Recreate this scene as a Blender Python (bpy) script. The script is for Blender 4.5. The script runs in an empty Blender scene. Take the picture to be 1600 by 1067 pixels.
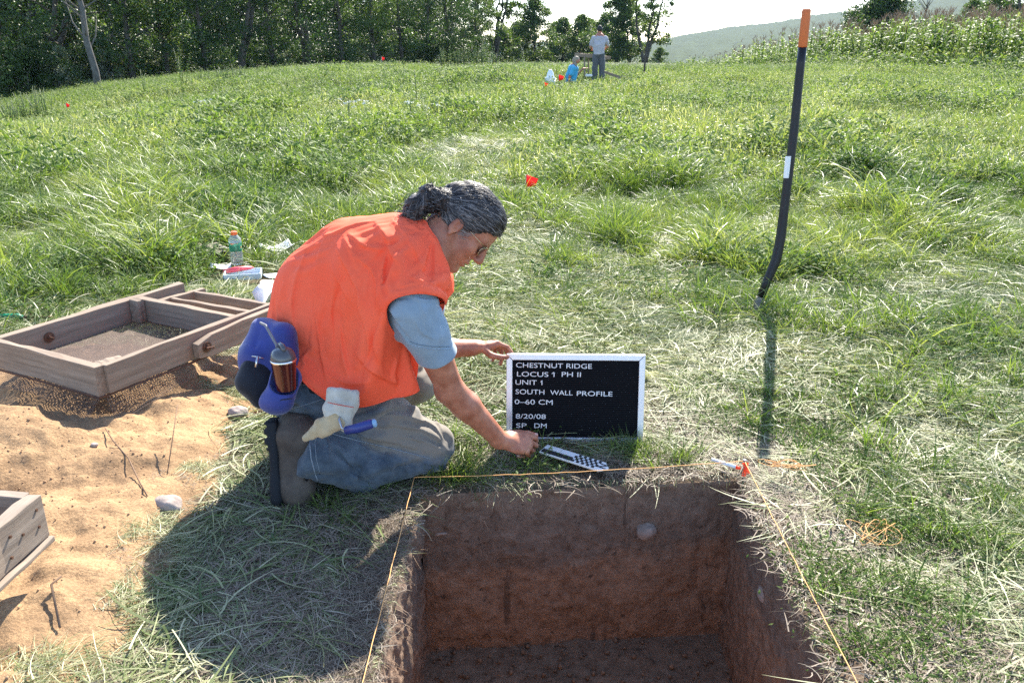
import bpy, bmesh, math, random
import numpy as np
from mathutils import Vector, Matrix, Euler

# ------------------------------------------------------------------ scene, camera, light
scene = bpy.context.scene
COL = scene.collection
CAM_H = 1.34
PITCH = math.radians(20.0)
FPX = 1300.0                      # focal length in units of a 1600 px wide frame

cam_data = bpy.data.cameras.new("camera")
cam = bpy.data.objects.new("camera", cam_data)
COL.objects.link(cam)
cam.location = (0, 0, CAM_H)
cam.rotation_euler = (math.radians(90) - PITCH, 0, 0)
cam_data.sensor_width = 36.0
cam_data.lens = FPX / 1600.0 * 36.0
cam_data.clip_start = 0.05
cam_data.clip_end = 12000.0
scene.camera = cam

SUN_EL = math.radians(40.0)
SUN_AZ = math.atan2(0.30, 0.954)          # measured from +Y towards +X : the sun stands beyond the field
world = bpy.data.worlds.new("World")
scene.world = world
world.use_nodes = True
wn = world.node_tree
bg = wn.nodes["Background"]
sky = wn.nodes.new("ShaderNodeTexSky")
sky.sky_type = 'NISHITA'
sky.sun_disc = False
sky.sun_elevation = SUN_EL
sky.sun_rotation = SUN_AZ
sky.air_density = 0.75
sky.dust_density = 0.3
sky.ozone_density = 1.3
wn.links.new(sky.outputs[0], bg.inputs[0])
bg.inputs[1].default_value = 0.15

sun_d = bpy.data.lights.new("sun", 'SUN')
sun_d.energy = 5.0
sun_d.angle = math.radians(0.53)
sun_d.color = (1.0, 0.94, 0.82)
sun = bpy.data.objects.new("sun", sun_d)
COL.objects.link(sun)
sd = Vector((math.sin(SUN_AZ) * math.cos(SUN_EL), math.cos(SUN_AZ) * math.cos(SUN_EL), math.sin(SUN_EL)))
sun.rotation_euler = sd.to_track_quat('Z', 'Y').to_euler()
sun.location = (3, 8, 8)

scene.view_settings.view_transform = 'Standard'
scene.view_settings.look = 'None'
scene.view_settings.gamma = 1.0
scene.view_settings.use_curve_mapping = False
scene.view_settings.exposure = 1.66
scene.render.engine = 'CYCLES'
scene.cycles.max_bounces = 6
scene.cycles.diffuse_bounces = 3
scene.cycles.glossy_bounces = 2
scene.cycles.transmission_bounces = 5
scene.cycles.transparent_max_bounces = 8
scene.cycles.volume_bounces = 0
scene.cycles.sample_clamp_indirect = 4.0
scene.cycles.adaptive_threshold = 0.008
scene.cycles.caustics_reflective = False
scene.cycles.caustics_refractive = False
scene.cycles.use_denoising = False

rng = np.random.default_rng(7)
random.seed(7)
PI = math.pi

CF = np.array([0, math.cos(PITCH), -math.sin(PITCH)])
CU = np.array([0, math.sin(PITCH), math.cos(PITCH)])
CR = np.array([1.0, 0, 0])
CP = np.array([0, 0, CAM_H])

def at(px, py, z):
    """a point measured in the photograph, at distance z along the viewing direction"""
    return CP + z * (CF + (px - 800) / FPX * CR - (py - 533) / FPX * CU)

def ground_at(px, py, zw=0.0):
    d = CF + (px - 800) / FPX * CR - (py - 533) / FPX * CU
    t = (zw - CAM_H) / d[2]
    return CP + t * d

# ------------------------------------------------------------------ noise
class Noise2:
    def __init__(s, seed, n=64):
        s.g = np.random.default_rng(seed).random((n, n)).astype(np.float64); s.n = n
    def __call__(s, x, y):
        x = np.asarray(x, float); y = np.asarray(y, float)
        xi = np.floor(x); yi = np.floor(y); fx = x - xi; fy = y - yi
        fx = fx * fx * (3 - 2 * fx); fy = fy * fy * (3 - 2 * fy)
        xi = xi.astype(int) % s.n; yi = yi.astype(int) % s.n
        x1 = (xi + 1) % s.n; y1 = (yi + 1) % s.n
        return ((s.g[xi, yi] * (1 - fx) + s.g[x1, yi] * fx) * (1 - fy) +
                (s.g[xi, y1] * (1 - fx) + s.g[x1, y1] * fx) * fy)
    def fbm(s, x, y, o=4):
        v = 0; a = .5; t = 0
        for k in range(o):
            v = v + a * s(x * 2 ** k + 17 * k, y * 2 ** k + 5 * k); t += a; a *= .5
        return v / t
class Noise3:
    def __init__(s, seed, n=32):
        s.g = np.random.default_rng(seed).random((n, n, n)); s.n = n
    def __call__(s, p):
        i = np.floor(p).astype(int); f = p - i; f = f * f * (3 - 2 * f); n = s.n
        i0 = i % n; i1 = (i + 1) % n; g = s.g
        x0, y0, z0 = i0[..., 0], i0[..., 1], i0[..., 2]; x1, y1, z1 = i1[..., 0], i1[..., 1], i1[..., 2]
        a, b, c = f[..., 0], f[..., 1], f[..., 2]
        return (((g[x0, y0, z0] * (1 - a) + g[x1, y0, z0] * a) * (1 - b) + (g[x0, y1, z0] * (1 - a) + g[x1, y1, z0] * a) * b) * (1 - c) +
                ((g[x0, y0, z1] * (1 - a) + g[x1, y0, z1] * a) * (1 - b) + (g[x0, y1, z1] * (1 - a) + g[x1, y1, z1] * a) * b) * c)
N1, N2, N3, N4 = Noise2(1), Noise2(2), Noise2(3), Noise2(4)
V1, V2 = Noise3(5), Noise3(6)
def sstep(a, b, x):
    t = np.clip((x - a) / (b - a), 0, 1); return t * t * (3 - 2 * t)

# ------------------------------------------------------------------ materials
def mat(name, base=(.5, .5, .5), rough=.6, spec=.5, metal=0.0, noise=None, bump=None, trans=0.0, coat=0.0):
    """procedural material; noise = (scale, colour2, amount), bump = (scale, strength, distance)"""
    m = bpy.data.materials.new(name); m.use_nodes = True
    t = m.node_tree; b = t.nodes["Principled BSDF"]
    b.inputs["Base Color"].default_value = (*base, 1)
    b.inputs["Roughness"].default_value = rough
    b.inputs["Specular IOR Level"].default_value = spec
    b.inputs["Metallic"].default_value = metal
    if coat: b.inputs["Coat Weight"].default_value = coat
    tc = t.nodes.new("ShaderNodeTexCoord")
    if noise:
        n = t.nodes.new("ShaderNodeTexNoise"); n.inputs["Scale"].default_value = noise[0]
        n.inputs["Detail"].default_value = 6; n.inputs["Roughness"].default_value = .65
        t.links.new(tc.outputs["Object"], n.inputs["Vector"])
        r = t.nodes.new("ShaderNodeMapRange"); r.inputs[1].default_value = .35; r.inputs[2].default_value = .65
        t.links.new(n.outputs[0], r.inputs[0])
        mu = t.nodes.new("ShaderNodeMath"); mu.operation = 'MULTIPLY'; mu.inputs[1].default_value = noise[2]
        t.links.new(r.outputs[0], mu.inputs[0])
        x = t.nodes.new("ShaderNodeMix"); x.data_type = 'RGBA'
        x.inputs[6].default_value = (*base, 1); x.inputs[7].default_value = (*noise[1], 1)
        t.links.new(mu.outputs[0], x.inputs[0]); t.links.new(x.outputs[2], b.inputs["Base Color"])
    if bump:
        n2 = t.nodes.new("ShaderNodeTexNoise"); n2.inputs["Scale"].default_value = bump[0]; n2.inputs["Detail"].default_value = 5
        t.links.new(tc.outputs["Object"], n2.inputs["Vector"])
        bp = t.nodes.new("ShaderNodeBump"); bp.inputs["Strength"].default_value = bump[1]; bp.inputs["Distance"].default_value = bump[2]
        t.links.new(n2.outputs[0], bp.inputs["Height"]); t.links.new(bp.outputs[0], b.inputs["Normal"])
    if trans:
        out = t.nodes["Material Output"]
        tr = t.nodes.new("ShaderNodeBsdfTranslucent"); tr.inputs[0].default_value = (*base, 1)
        if noise: t.links.new(x.outputs[2], tr.inputs[0])
        ms = t.nodes.new("ShaderNodeMixShader"); ms.inputs[0].default_value = trans
        t.links.new(b.outputs[0], ms.inputs[1]); t.links.new(tr.outputs[0], ms.inputs[2]); t.links.new(ms.outputs[0], out.inputs[0])
    return m

def leaf_mat(name, ramp, trans=.35, rough=.4, spec=.5, tcol=1.4, inst=0.5):
    """foliage: colour from a per-blade tint attribute plus a per-plant one; light shines through the blade"""
    m = bpy.data.materials.new(name); m.use_nodes = True
    t = m.node_tree; b = t.nodes["Principled BSDF"]; out = t.nodes["Material Output"]
    a = t.nodes.new("ShaderNodeAttribute"); a.attribute_name = "tint"
    c = t.nodes.new("ShaderNodeAttribute"); c.attribute_name = "dry"; c.attribute_type = 'INSTANCER'
    ad = t.nodes.new("ShaderNodeMath"); ad.operation = 'MULTIPLY_ADD'; ad.inputs[1].default_value = inst
    t.links.new(c.outputs["Fac"], ad.inputs[0]); t.links.new(a.outputs["Fac"], ad.inputs[2])
    cr = t.nodes.new("ShaderNodeValToRGB")
    e = cr.color_ramp.elements
    while len(e) < len(ramp): e.new(.5)
    for k, (p, q) in enumerate(ramp):
        e[k].position = p; e[k].color = (*q, 1)
    t.links.new(ad.outputs[0], cr.inputs[0])
    t.links.new(cr.outputs[0], b.inputs["Base Color"])
    b.inputs["Roughness"].default_value = rough; b.inputs["Specular IOR Level"].default_value = spec
    tr = t.nodes.new("ShaderNodeBsdfTranslucent")
    br = t.nodes.new("ShaderNodeMix"); br.data_type = 'RGBA'; br.blend_type = 'MULTIPLY'; br.inputs[0].default_value = 1
    br.inputs[7].default_value = (tcol, tcol * 1.05, tcol * .62, 1)
    t.links.new(cr.outputs[0], br.inputs[6]); t.links.new(br.outputs[2], tr.inputs[0])
    ms = t.nodes.new("ShaderNodeMixShader"); ms.inputs[0].default_value = trans
    t.links.new(b.outputs[0], ms.inputs[1]); t.links.new(tr.outputs[0], ms.inputs[2]); t.links.new(ms.outputs[0], out.inputs[0])
    return m

# ------------------------------------------------------------------ objects
def tag(o, label=None, cat=None, group=None, kind=None):
    if label: o["label"] = label
    if cat: o["category"] = cat
    if group: o["group"] = group
    if kind: o["kind"] = kind
    return o
def empty(name, loc=(0, 0, 0), rz=0.0, label=None, cat=None, group=None):
    o = bpy.data.objects.new(name, None); COL.objects.link(o)
    o.location = loc; o.rotation_euler = (0, 0, rz); o.empty_display_size = .1
    return tag(o, label, cat, group)
def link(name, me, m=None, parent=None, smooth=True, keep=True):
    """keep: mesh is in world coordinates and stays where it is when parented"""
    o = bpy.data.objects.new(name, me); COL.objects.link(o)
    if m is not None and not me.materials: me.materials.append(m)
    if smooth and len(me.polygons): me.polygons.foreach_set("use_smooth", [True] * len(me.polygons))
    if parent is not None:
        o.parent = parent
        if keep:
            o.matrix_parent_inverse = (Matrix.LocRotScale(parent.location, parent.rotation_euler, parent.scale)).inverted()
    return o
def mesh_np(name, v, f, attrs=None):
    """fast mesh from arrays; f is (n,3) or (n,4)"""
    me = bpy.data.meshes.new(name)
    v = np.asarray(v, np.float32); f = np.asarray(f, np.int32)
    me.vertices.add(len(v)); me.vertices.foreach_set("co", v.ravel())
    k = f.shape[1]
    me.loops.add(f.size); me.loops.foreach_set("vertex_index", f.ravel())
    me.polygons.add(len(f)); me.polygons.foreach_set("loop_start", np.arange(0, f.size, k, dtype=np.int32))
    me.update(calc_edges=True)
    if attrs:
        for an, av in attrs.items():
            av = np.asarray(av, np.float32)
            if av.ndim == 1:
                a = me.attributes.new(an, 'FLOAT', 'POINT'); a.data.foreach_set("value", av)
            else:
                a = me.attributes.new(an, 'FLOAT_COLOR', 'POINT')
                a.data.foreach_set("color", np.hstack([av, np.ones((len(av), 1))]).astype(np.float32).ravel())
    return me
class MB:
    """collects simple solids in plain lists"""
    def __init__(s): s.v = []; s.f = []
    def add(s, v, f):
        n = len(s.v); s.v += [tuple(p) for p in v]; s.f += [tuple(i + n for i in q) for q in f]; return s
    def box(s, c, sz, M=None, bev=0.0):
        sx, sy, sz_ = [k / 2 for k in sz]
        bm = bmesh.new(); bmesh.ops.create_cube(bm, size=1)
        for w in bm.verts: w.co = Vector((w.co.x * 2 * sx, w.co.y * 2 * sy, w.co.z * 2 * sz_))
        if bev: bmesh.ops.bevel(bm, geom=list(bm.edges), offset=bev, segments=2, affect='EDGES', profile=.5)
        bm.verts.index_update()
        vs = [w.co.copy() for w in bm.verts]; fs = [[w.index for w in q.verts] for q in bm.faces]; bm.free()
        c = Vector(c)
        vs = [(M @ w if M is not None else w) + c for w in vs]
        return s.add(vs, fs)
    def tube(s, pts, r, n=8, cap=True):
        pts = [Vector(p) for p in pts]; m = len(pts)
        rs = r if hasattr(r, '__len__') else [r] * m
        v = []; f = []; up = None
        for i, p in enumerate(pts):
            d = (pts[min(i + 1, m - 1)] - pts[max(i - 1, 0)]).normalized()
            if up is None: up = d.orthogonal().normalized()
            up = (up - d * up.dot(d)).normalized(); w = d.cross(up)
            for k in range(n):
                a = 2 * PI * k / n
                v.append(p + (up * math.cos(a) + w * math.sin(a)) * rs[i])
        for i in range(m - 1):
            for k in range(n):
                k2 = (k + 1) % n
                f.append((i * n + k, i * n + k2, (i + 1) * n + k2, (i + 1) * n + k))
        if cap:
            f.append(tuple(range(n - 1, -1, -1))); f.append(tuple((m - 1) * n + k for k in range(n)))
        return s.add(v, f)
    def lathe(s, prof, M=None, c=(0, 0, 0), n=20):
        v = []; f = []; m = len(prof); c = Vector(c)
        for (r, z) in prof:
            for k in range(n):
                a = 2 * PI * k / n; p = Vector((r * math.cos(a), r * math.sin(a), z))
                v.append((M @ p if M is not None else p) + c)
        for i in range(m - 1):
            for k in range(n):
                k2 = (k + 1) % n; f.append((i * n + k, i * n + k2, (i + 1) * n + k2, (i + 1) * n + k))
        f.append(tuple(range(n - 1, -1, -1))); f.append(tuple((m - 1) * n + k for k in range(n)))
        return s.add(v, f)
    def prism(s, poly, z0, z1, M=None, c=(0, 0, 0)):
        n = len(poly); c = Vector(c)
        v = [Vector((x, y, z0)) for x, y in poly] + [Vector((x, y, z1)) for x, y in poly]
        f = [tuple(range(n - 1, -1, -1)), tuple(range(n, 2 * n))] + [(k, (k + 1) % n, n + (k + 1) % n, n + k) for k in range(n)]
        return s.add([(M @ p if M is not None else p) + c for p in v], f)
    def mesh(s, name):
        me = bpy.data.meshes.new(name); me.from_pydata(s.v, [], s.f); me.update(); return me
    def build(s, name, m, parent=None, smooth=False, keep=True):
        o = link(name, s.mesh(name), m, parent, smooth, keep)
        return o
def smooth_by_angle(o, deg=35):
    me = o.data
    bm = bmesh.new(); bm.from_mesh(me)
    for e in bm.edges: e.smooth = (len(e.link_faces) == 2 and e.calc_face_angle(0) < math.radians(deg))
    for q in bm.faces: q.smooth = True
    bm.to_mesh(me); bm.free()
    return o
def copy_tree(o, parent=None, deep=True):
    c = o.copy(); COL.objects.link(c)
    if parent is not None: c.parent = parent
    if deep:
        for ch in list(o.children): copy_tree(ch, c)
    return c
# ------------------------------------------------------------------ pit frame (an excavation unit, about a metre square, 60 cm deep)
PO = np.array([-0.31, 1.30]); PU = np.array([1.025, 0.09]); PV = np.array([0.02, 1.0])
PMI = np.linalg.inv(np.array([PU, PV]).T)
def pit_uv(x, y):
    x = np.asarray(x, float) - PO[0]; y = np.asarray(y, float) - PO[1]
    return PMI[0, 0] * x + PMI[0, 1] * y, PMI[1, 0] * x + PMI[1, 1] * y
def pit_xy(u, v):
    return PO[0] + u * PU[0] + v * PV[0], PO[1] + u * PU[1] + v * PV[1]

def heap_h(x, y):
    """height of the sifted spoil above the grass"""
    x = np.asarray(x, float); y = np.asarray(y, float)
    wob = (N1.fbm(x * 2.2 + 3, y * 2.2, 3) - .5) * .34
    edge = -0.93 + .10 * sstep(2.6, 3.3, y) + wob * .6             # right-hand margin
    a = edge - x
    b = 3.60 + wob * .5 - y                                        # far margin
    a = np.minimum(a, 9); t = np.minimum(a, b * .9)
    base = .150 * (1 - np.exp(-np.clip(t, 0, 9) / .42)) - .03 * (t < 0) * np.clip(-t * 10, 0, 1) 
    lump = np.exp(-(((x + 1.75) / .38) ** 2 + ((y - 2.35) / .25) ** 2)) * .07
    lump += np.exp(-(((x + 1.72) / .30) ** 2 + ((y - 3.12) / .28) ** 2)) * .07 - np.exp(-(((x + 1.75) / .55) ** 2 + ((y - 2.70) / .14) ** 2)) * .05
    lump += np.exp(-(((x + 1.25) / .16) ** 2 + ((y - 2.05) / .12) ** 2)) * .035
    lump -= np.exp(-(((x + 1.50) / .16) ** 2 + ((y - 2.14) / .10) ** 2)) * .05
    far = sstep(2.5, 1.2, y) * .10
    n = (N2.fbm(x * 4, y * 4, 5) - .5) * .13 + (N3.fbm(x * 15, y * 15, 4) - .5) * .036
    return base * (1 - far * 4 * .5) + (lump + n) * sstep(0, .25, t) * 1.0

def ground_h(x, y):
    x = np.asarray(x, float); y = np.asarray(y, float)
    r = np.hypot(x, y)
    h = (N1.fbm(x * .9, y * .9, 3) - .5) * .05 * sstep(.5, 3, r) + (N2.fbm(x * .13 + 9, y * .13, 3) - .5) * .7 * sstep(6, 25, r) * sstep(400, 60, r)
    left = np.clip(-x / np.maximum(y, 1.0) - .22, 0, 1.5)
    h = h - left * 3.5 * sstep(8, 30, y)                           # the field falls away to the left
    h = h - 1.15 * sstep(38, 66, y) * sstep(.62, .20, x / np.maximum(y, 1.0))   # and dips beyond its crest
    h = h - 14 * sstep(90, 260, r) - 0.0
    u, v = pit_uv(x, y)
    d = np.maximum(np.maximum(-u, u - 1), np.maximum(-v, v - 1))
    h = h * sstep(0, .5, d) - .012 * sstep(.06, 0, np.abs(d))      # flat and slightly crumbled at the pit's lip
    return h

def axis(segs):
    out = []
    for a, b, st in segs: out += list(np.arange(a, b - 1e-9, st))
    return np.array(sorted(set(np.round(out, 5))))
def geo(a, b, n): return list(np.geomspace(a, b, n))
us = np.array(sorted([-k for k in geo(4.6, 2500, 70)] + list(np.arange(-4.6, -.12, .045)) + list(np.arange(-.12, -.001, .015)) + list(np.linspace(0, 1, 56))
                     + list(np.arange(1.015, 1.15, .015)) + list(np.arange(1.15, 4.6, .045)) + geo(4.6, 2500, 70)))
vs = np.array(sorted([-40, -20, -10, -5, -3, -2] + list(np.arange(-1.6, -.05, .1)) + list(np.linspace(0, 1, 56)) + list(np.arange(1.015, 1.15, .015))
                     + list(np.arange(1.15, 5.5, .045)) + geo(5.5, 4000, 110)))
us[np.abs(us) < 1e-9] = 0
U, Vv = np.meshgrid(us, vs, indexing='ij')
X, Y = pit_xy(U, Vv)
# ragged lip
inside = (U > -1e-6) & (U < 1 + 1e-6) & (Vv > -1e-6) & (Vv < 1 + 1e-6)
rim = inside & ((np.abs(U) < 1e-6) | (np.abs(U - 1) < 1e-6) | (np.abs(Vv) < 1e-6) | (np.abs(Vv - 1) < 1e-6))
Z = ground_h(X, Y)
Z = np.where(rim, -.012, Z)
nu, nv = U.shape
idx = np.arange(nu * nv).reshape(nu, nv)
quad = np.stack([idx[:-1, :-1], idx[1:, :-1], idx[1:, 1:], idx[:-1, 1:]], -1)
cu = (us[:-1] + us[1:]) / 2; cv = (vs[:-1] + vs[1:]) / 2
hole = (cu[:, None] > 0) & (cu[:, None] < 1) & (cv[None] > 0) & (cv[None] < 1)
quad = quad[~hole]

def soil_ground_mat():
    m = bpy.data.materials.new("field_soil"); m.use_nodes = True
    t = m.node_tree; b = t.nodes["Principled BSDF"]; b.inputs["Roughness"].default_value = .95; b.inputs["Specular IOR Level"].default_value = .15
    g = t.nodes.new("ShaderNodeNewGeometry")
    n = t.nodes.new("ShaderNodeTexNoise"); n.inputs["Scale"].default_value = 9; n.inputs["Detail"].default_value = 8; n.inputs["Roughness"].default_value = .7
    t.links.new(g.outputs["Position"], n.inputs["Vector"])
    r = t.nodes.new("ShaderNodeValToRGB"); e = r.color_ramp.elements
    e[0].position = .34; e[0].color = (.060, .042, .028, 1); e[1].position = .62; e[1].color = (.19, .135, .095, 1)
    t.links.new(n.outputs[0], r.inputs[0])
    n3 = t.nodes.new("ShaderNodeTexNoise"); n3.inputs["Scale"].default_value = 2.1; n3.inputs["Detail"].default_value = 6
    t.links.new(g.outputs["Position"], n3.inputs["Vector"])
    r3 = t.nodes.new("ShaderNodeValToRGB"); e = r3.color_ramp.elements
    e[0].position = .4; e[0].color = (.030, .045, .014, 1); e[1].position = .65; e[1].color = (.075, .09, .032, 1)
    t.links.new(n3.outputs[0], r3.inputs[0])
    ln = t.nodes.new("ShaderNodeVectorMath"); ln.operation = 'LENGTH'; t.links.new(g.outputs["Position"], ln.inputs[0])
    mr = t.nodes.new("ShaderNodeMapRange"); mr.inputs[1].default_value = 3.0; mr.inputs[2].default_value = 9.0
    t.links.new(ln.outputs["Value"], mr.inputs[0])
    x = t.nodes.new("ShaderNodeMix"); x.data_type = 'RGBA'
    t.links.new(mr.outputs[0], x.inputs[0]); t.links.new(r.outputs[0], x.inputs[6]); t.links.new(r3.outputs[0], x.inputs[7])
    t.links.new(x.outputs[2], b.inputs["Base Color"])
    bp = t.nodes.new("ShaderNodeBump"); bp.inputs["Strength"].default_value = .7; bp.inputs["Distance"].default_value = .03
    t.links.new(n.outputs[0], bp.inputs["Height"]); t.links.new(bp.outputs[0], b.inputs["Normal"])
    return m
ground = link("ground", mesh_np("ground", np.stack([X.ravel(), Y.ravel(), Z.ravel()], 1), quad.reshape(-1, 4)), soil_ground_mat())
tag(ground, kind="structure")

# ------------------------------------------------------------------ pit walls and floor
def profile_mat(name, floor=False):
    """dark topsoil over orange-brown subsoil with an uneven boundary, trowel scrapes, roots and specks"""
    m = bpy.data.materials.new(name); m.use_nodes = True
    t = m.node_tree; b = t.nodes["Principled BSDF"]; b.inputs["Roughness"].default_value = .95; b.inputs["Specular IOR Level"].default_value = .2
    L = t.links.new
    g = t.nodes.new("ShaderNodeNewGeometry"); sp = t.nodes.new("ShaderNodeSeparateXYZ"); L(g.outputs["Position"], sp.inputs[0])
    n = t.nodes.new("ShaderNodeTexNoise"); n.inputs["Scale"].default_value = 3.2; n.inputs["Detail"].default_value = 5; L(g.outputs["Position"], n.inputs["Vector"])
    mu = t.nodes.new("ShaderNodeMath"); mu.operation = 'MULTIPLY_ADD'; mu.inputs[1].default_value = .26; L(n.outputs[0], mu.inputs[0]); L(sp.outputs[2], mu.inputs[2])
    tilt = t.nodes.new("ShaderNodeMath"); tilt.operation = 'MULTIPLY_ADD'; tilt.inputs[1].default_value = -.085; L(sp.outputs[0], tilt.inputs[0]); L(mu.outputs[0], tilt.inputs[2])
    mr = t.nodes.new("ShaderNodeMapRange"); mr.inputs[1].default_value = -.195; mr.inputs[2].default_value = -.150; L(tilt.outputs[0], mr.inputs[0])
    n2 = t.nodes.new("ShaderNodeTexNoise"); n2.inputs["Scale"].default_value = 22; n2.inputs["Detail"].default_value = 9; n2.inputs["Roughness"].default_value = .72
    L(g.outputs["Position"], n2.inputs["Vector"])
    ra = t.nodes.new("ShaderNodeValToRGB"); e = ra.color_ramp.elements
    e[0].position = .33; e[0].color = (.225, .125, .078, 1); e[1].position = .66; e[1].color = (.46, .275, .175, 1)
    rb = t.nodes.new("ShaderNodeValToRGB"); e = rb.color_ramp.elements
    e[0].position = .33; e[0].color = (.155, .100, .070, 1); e[1].position = .66; e[1].color = (.31, .21, .150, 1)
    if floor:
        ra.color_ramp.elements[0].color = (.20, .125, .080, 1); ra.color_ramp.elements[1].color = (.38, .25, .165, 1)
    L(n2.outputs[0], ra.inputs[0]); L(n2.outputs[0], rb.inputs[0])
    x = t.nodes.new("ShaderNodeMix"); x.data_type = 'RGBA'; L(mr.outputs[0], x.inputs[0]); L(ra.outputs[0], x.inputs[6]); L(rb.outputs[0], x.inputs[7])
    # vertical root casts
    mp = t.nodes.new("ShaderNodeMapping"); mp.inputs["Scale"].default_value = (26, 26, 2.6); L(g.outputs["Position"], mp.inputs[0])
    n4 = t.nodes.new("ShaderNodeTexNoise"); n4.inputs["Scale"].default_value = 1; n4.inputs["Detail"].default_value = 2; L(mp.outputs[0], n4.inputs["Vector"])
    m4 = t.nodes.new("ShaderNodeMapRange"); m4.inputs[1].default_value = .63; m4.inputs[2].default_value = .72; m4.inputs[4].default_value = .55; L(n4.outputs[0], m4.inputs[0])
    n5 = t.nodes.new("ShaderNodeTexNoise"); n5.inputs["Scale"].default_value = 60; n5.inputs["Detail"].default_value = 3; L(g.outputs["Position"], n5.inputs["Vector"])
    m5 = t.nodes.new("ShaderNodeMapRange"); m5.inputs[1].default_value = .64; m5.inputs[2].default_value = .72; m5.inputs[4].default_value = .7; L(n5.outputs[0], m5.inputs[0])
    mx = t.nodes.new("ShaderNodeMath"); mx.operation = 'MAXIMUM'; L(m4.outputs[0], mx.inputs[0]); L(m5.outputs[0], mx.inputs[1])
    y = t.nodes.new("ShaderNodeMix"); y.data_type = 'RGBA'; y.inputs[7].default_value = (.050, .031, .021, 1)
    L(mx.outputs[0], y.inputs[0]); L(x.outputs[2], y.inputs[6]); L(y.outputs[2], b.inputs["Base Color"])
    bp = t.nodes.new("ShaderNodeBump"); bp.inputs["Strength"].default_value = 1.0; bp.inputs["Distance"].default_value = .02
    L(n2.outputs[0], bp.inputs["Height"]); L(bp.outputs[0], b.inputs["Normal"])
    return m
PM, PFM = profile_mat("soil_profile"), profile_mat("pit_floor_soil", True)
def pit_wall(pu0, pv0, pu1, pv1, inx, iny, amp=.010):
    n, k = 150, 100
    s = np.linspace(0, 1, n)[:, None]; t = np.linspace(0, 1, k)[None]
    u = pu0 + (pu1 - pu0) * s + 0 * t; v = pv0 + (pv1 - pv0) * s + 0 * t
    x, y = pit_xy(u, v); z = -.012 - t * .60 + 0 * s
    q = np.stack([x * 9, y * 9, z * 9], -1)
    d = (V1(q) - .5) * amp * 2.2 + (V2(q * 3.7) - .5) * amp * 1.0 + (V1(q * 11) - .5) * amp * .5
    d = d * sstep(0, .06, t) + .014 * t                            # walls come in a little towards the floor
    # the turf edge sticks out and is crumbled below
    d = d + .012 * np.exp(-(t / .05) ** 2) * (V1(np.stack([x * 25, y * 25, z * 0], -1)) - .3) * sstep(0, .012, t)
    x = x + inx * d; y = y + iny * d
    i = np.arange(n * k).reshape(n, k)
    f = np.stack([i[:-1, :-1], i[:-1, 1:], i[1:, 1:], i[1:, :-1]], -1).reshape(-1, 4)
    o = link("pit_wall", mesh_np("pit_wall", np.stack([x.ravel(), y.ravel(), z.ravel()], 1), f), PM)
    return tag(o, kind="structure")
pit_wall(0, 1, 1, 1, 0, -1)
pit_wall(1, 1, 1, 0, -1, 0)
pit_wall(0, 0, 0, 1, 1, 0, .016)
pit_wall(1, 0, 0, 0, 0, 1)
a = np.linspace(-.02, 1.02, 110); gu, gv = np.meshgrid(a, a, indexing='ij'); fx, fy = pit_xy(gu, gv)
fz = -.605 + (N2.fbm(fx * 9, fy * 9, 4) - .5) * .018
i = np.arange(110 * 110).reshape(110, 110)
fl = link("pit_floor", mesh_np("pit_floor", np.stack([fx.ravel(), fy.ravel(), fz.ravel()], 1),
          np.stack([i[:-1, :-1], i[1:, :-1], i[1:, 1:], i[:-1, 1:]], -1).reshape(-1, 4)), PFM)
tag(fl, kind="structure")

# ------------------------------------------------------------------ the heap of sifted sand
def sand_mat():
    m = bpy.data.materials.new("sifted_sand"); m.use_nodes = True
    t = m.node_tree; b = t.nodes["Principled BSDF"]; b.inputs["Roughness"].default_value = .95; b.inputs["Specular IOR Level"].default_value = .1
    L = t.links.new; g = t.nodes.new("ShaderNodeNewGeometry")
    n = t.nodes.new("ShaderNodeTexNoise"); n.inputs["Scale"].default_value = 5; n.inputs["Detail"].default_value = 9; n.inputs["Roughness"].default_value = .62; L(g.outputs["Position"], n.inputs["Vector"])
    r = t.nodes.new("ShaderNodeValToRGB"); e = r.color_ramp.elements
    e[0].position = .36; e[0].color = (.265, .168, .096, 1); e[1].position = .60; e[1].color = (.43, .275, .150, 1)
    L(n.outputs[0], r.inputs[0])
    n2 = t.nodes.new("ShaderNodeTexNoise"); n2.inputs["Scale"].default_value = 140; n2.inputs["Detail"].default_value = 4; L(g.outputs["Position"], n2.inputs["Vector"])
    mr = t.nodes.new("ShaderNodeMapRange"); mr.inputs[1].default_value = .3; mr.inputs[2].default_value = .7; mr.inputs[3].default_value = .72; mr.inputs[4].default_value = 1.22; L(n2.outputs[0], mr.inputs[0])
    x = t.nodes.new("ShaderNodeMix"); x.data_type = 'RGBA'; x.blend_type = 'MULTIPLY'; x.inputs[0].default_value = 1
    L(r.outputs[0], x.inputs[6]); L(mr.outputs[0], x.inputs[7]); L(x.outputs[2], b.inputs["Base Color"])
    n3 = t.nodes.new("ShaderNodeTexNoise"); n3.inputs["Scale"].default_value = 55; n3.inputs["Detail"].default_value = 8; n3.inputs["Roughness"].default_value = .75; L(g.outputs["Position"], n3.inputs["Vector"])
    bp = t.nodes.new("ShaderNodeBump"); bp.inputs["Strength"].default_value = .8; bp.inputs["Distance"].default_value = .012
    L(n3.outputs[0], bp.inputs["Height"]); L(bp.outputs[0], b.inputs["Normal"])
    return m
SAND = sand_mat()
hx = np.arange(-3.4, -.72, .0105); hy = np.arange(1.0, 3.9, .0105)
HX, HY = np.meshgrid(hx, hy, indexing='ij')
HZ = heap_h(HX, HY)
gz = ground_h(HX, HY)
HZ = np.where(HZ > .002, gz + HZ, gz - .04)
i = np.arange(HZ.size).reshape(HZ.shape)
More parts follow.
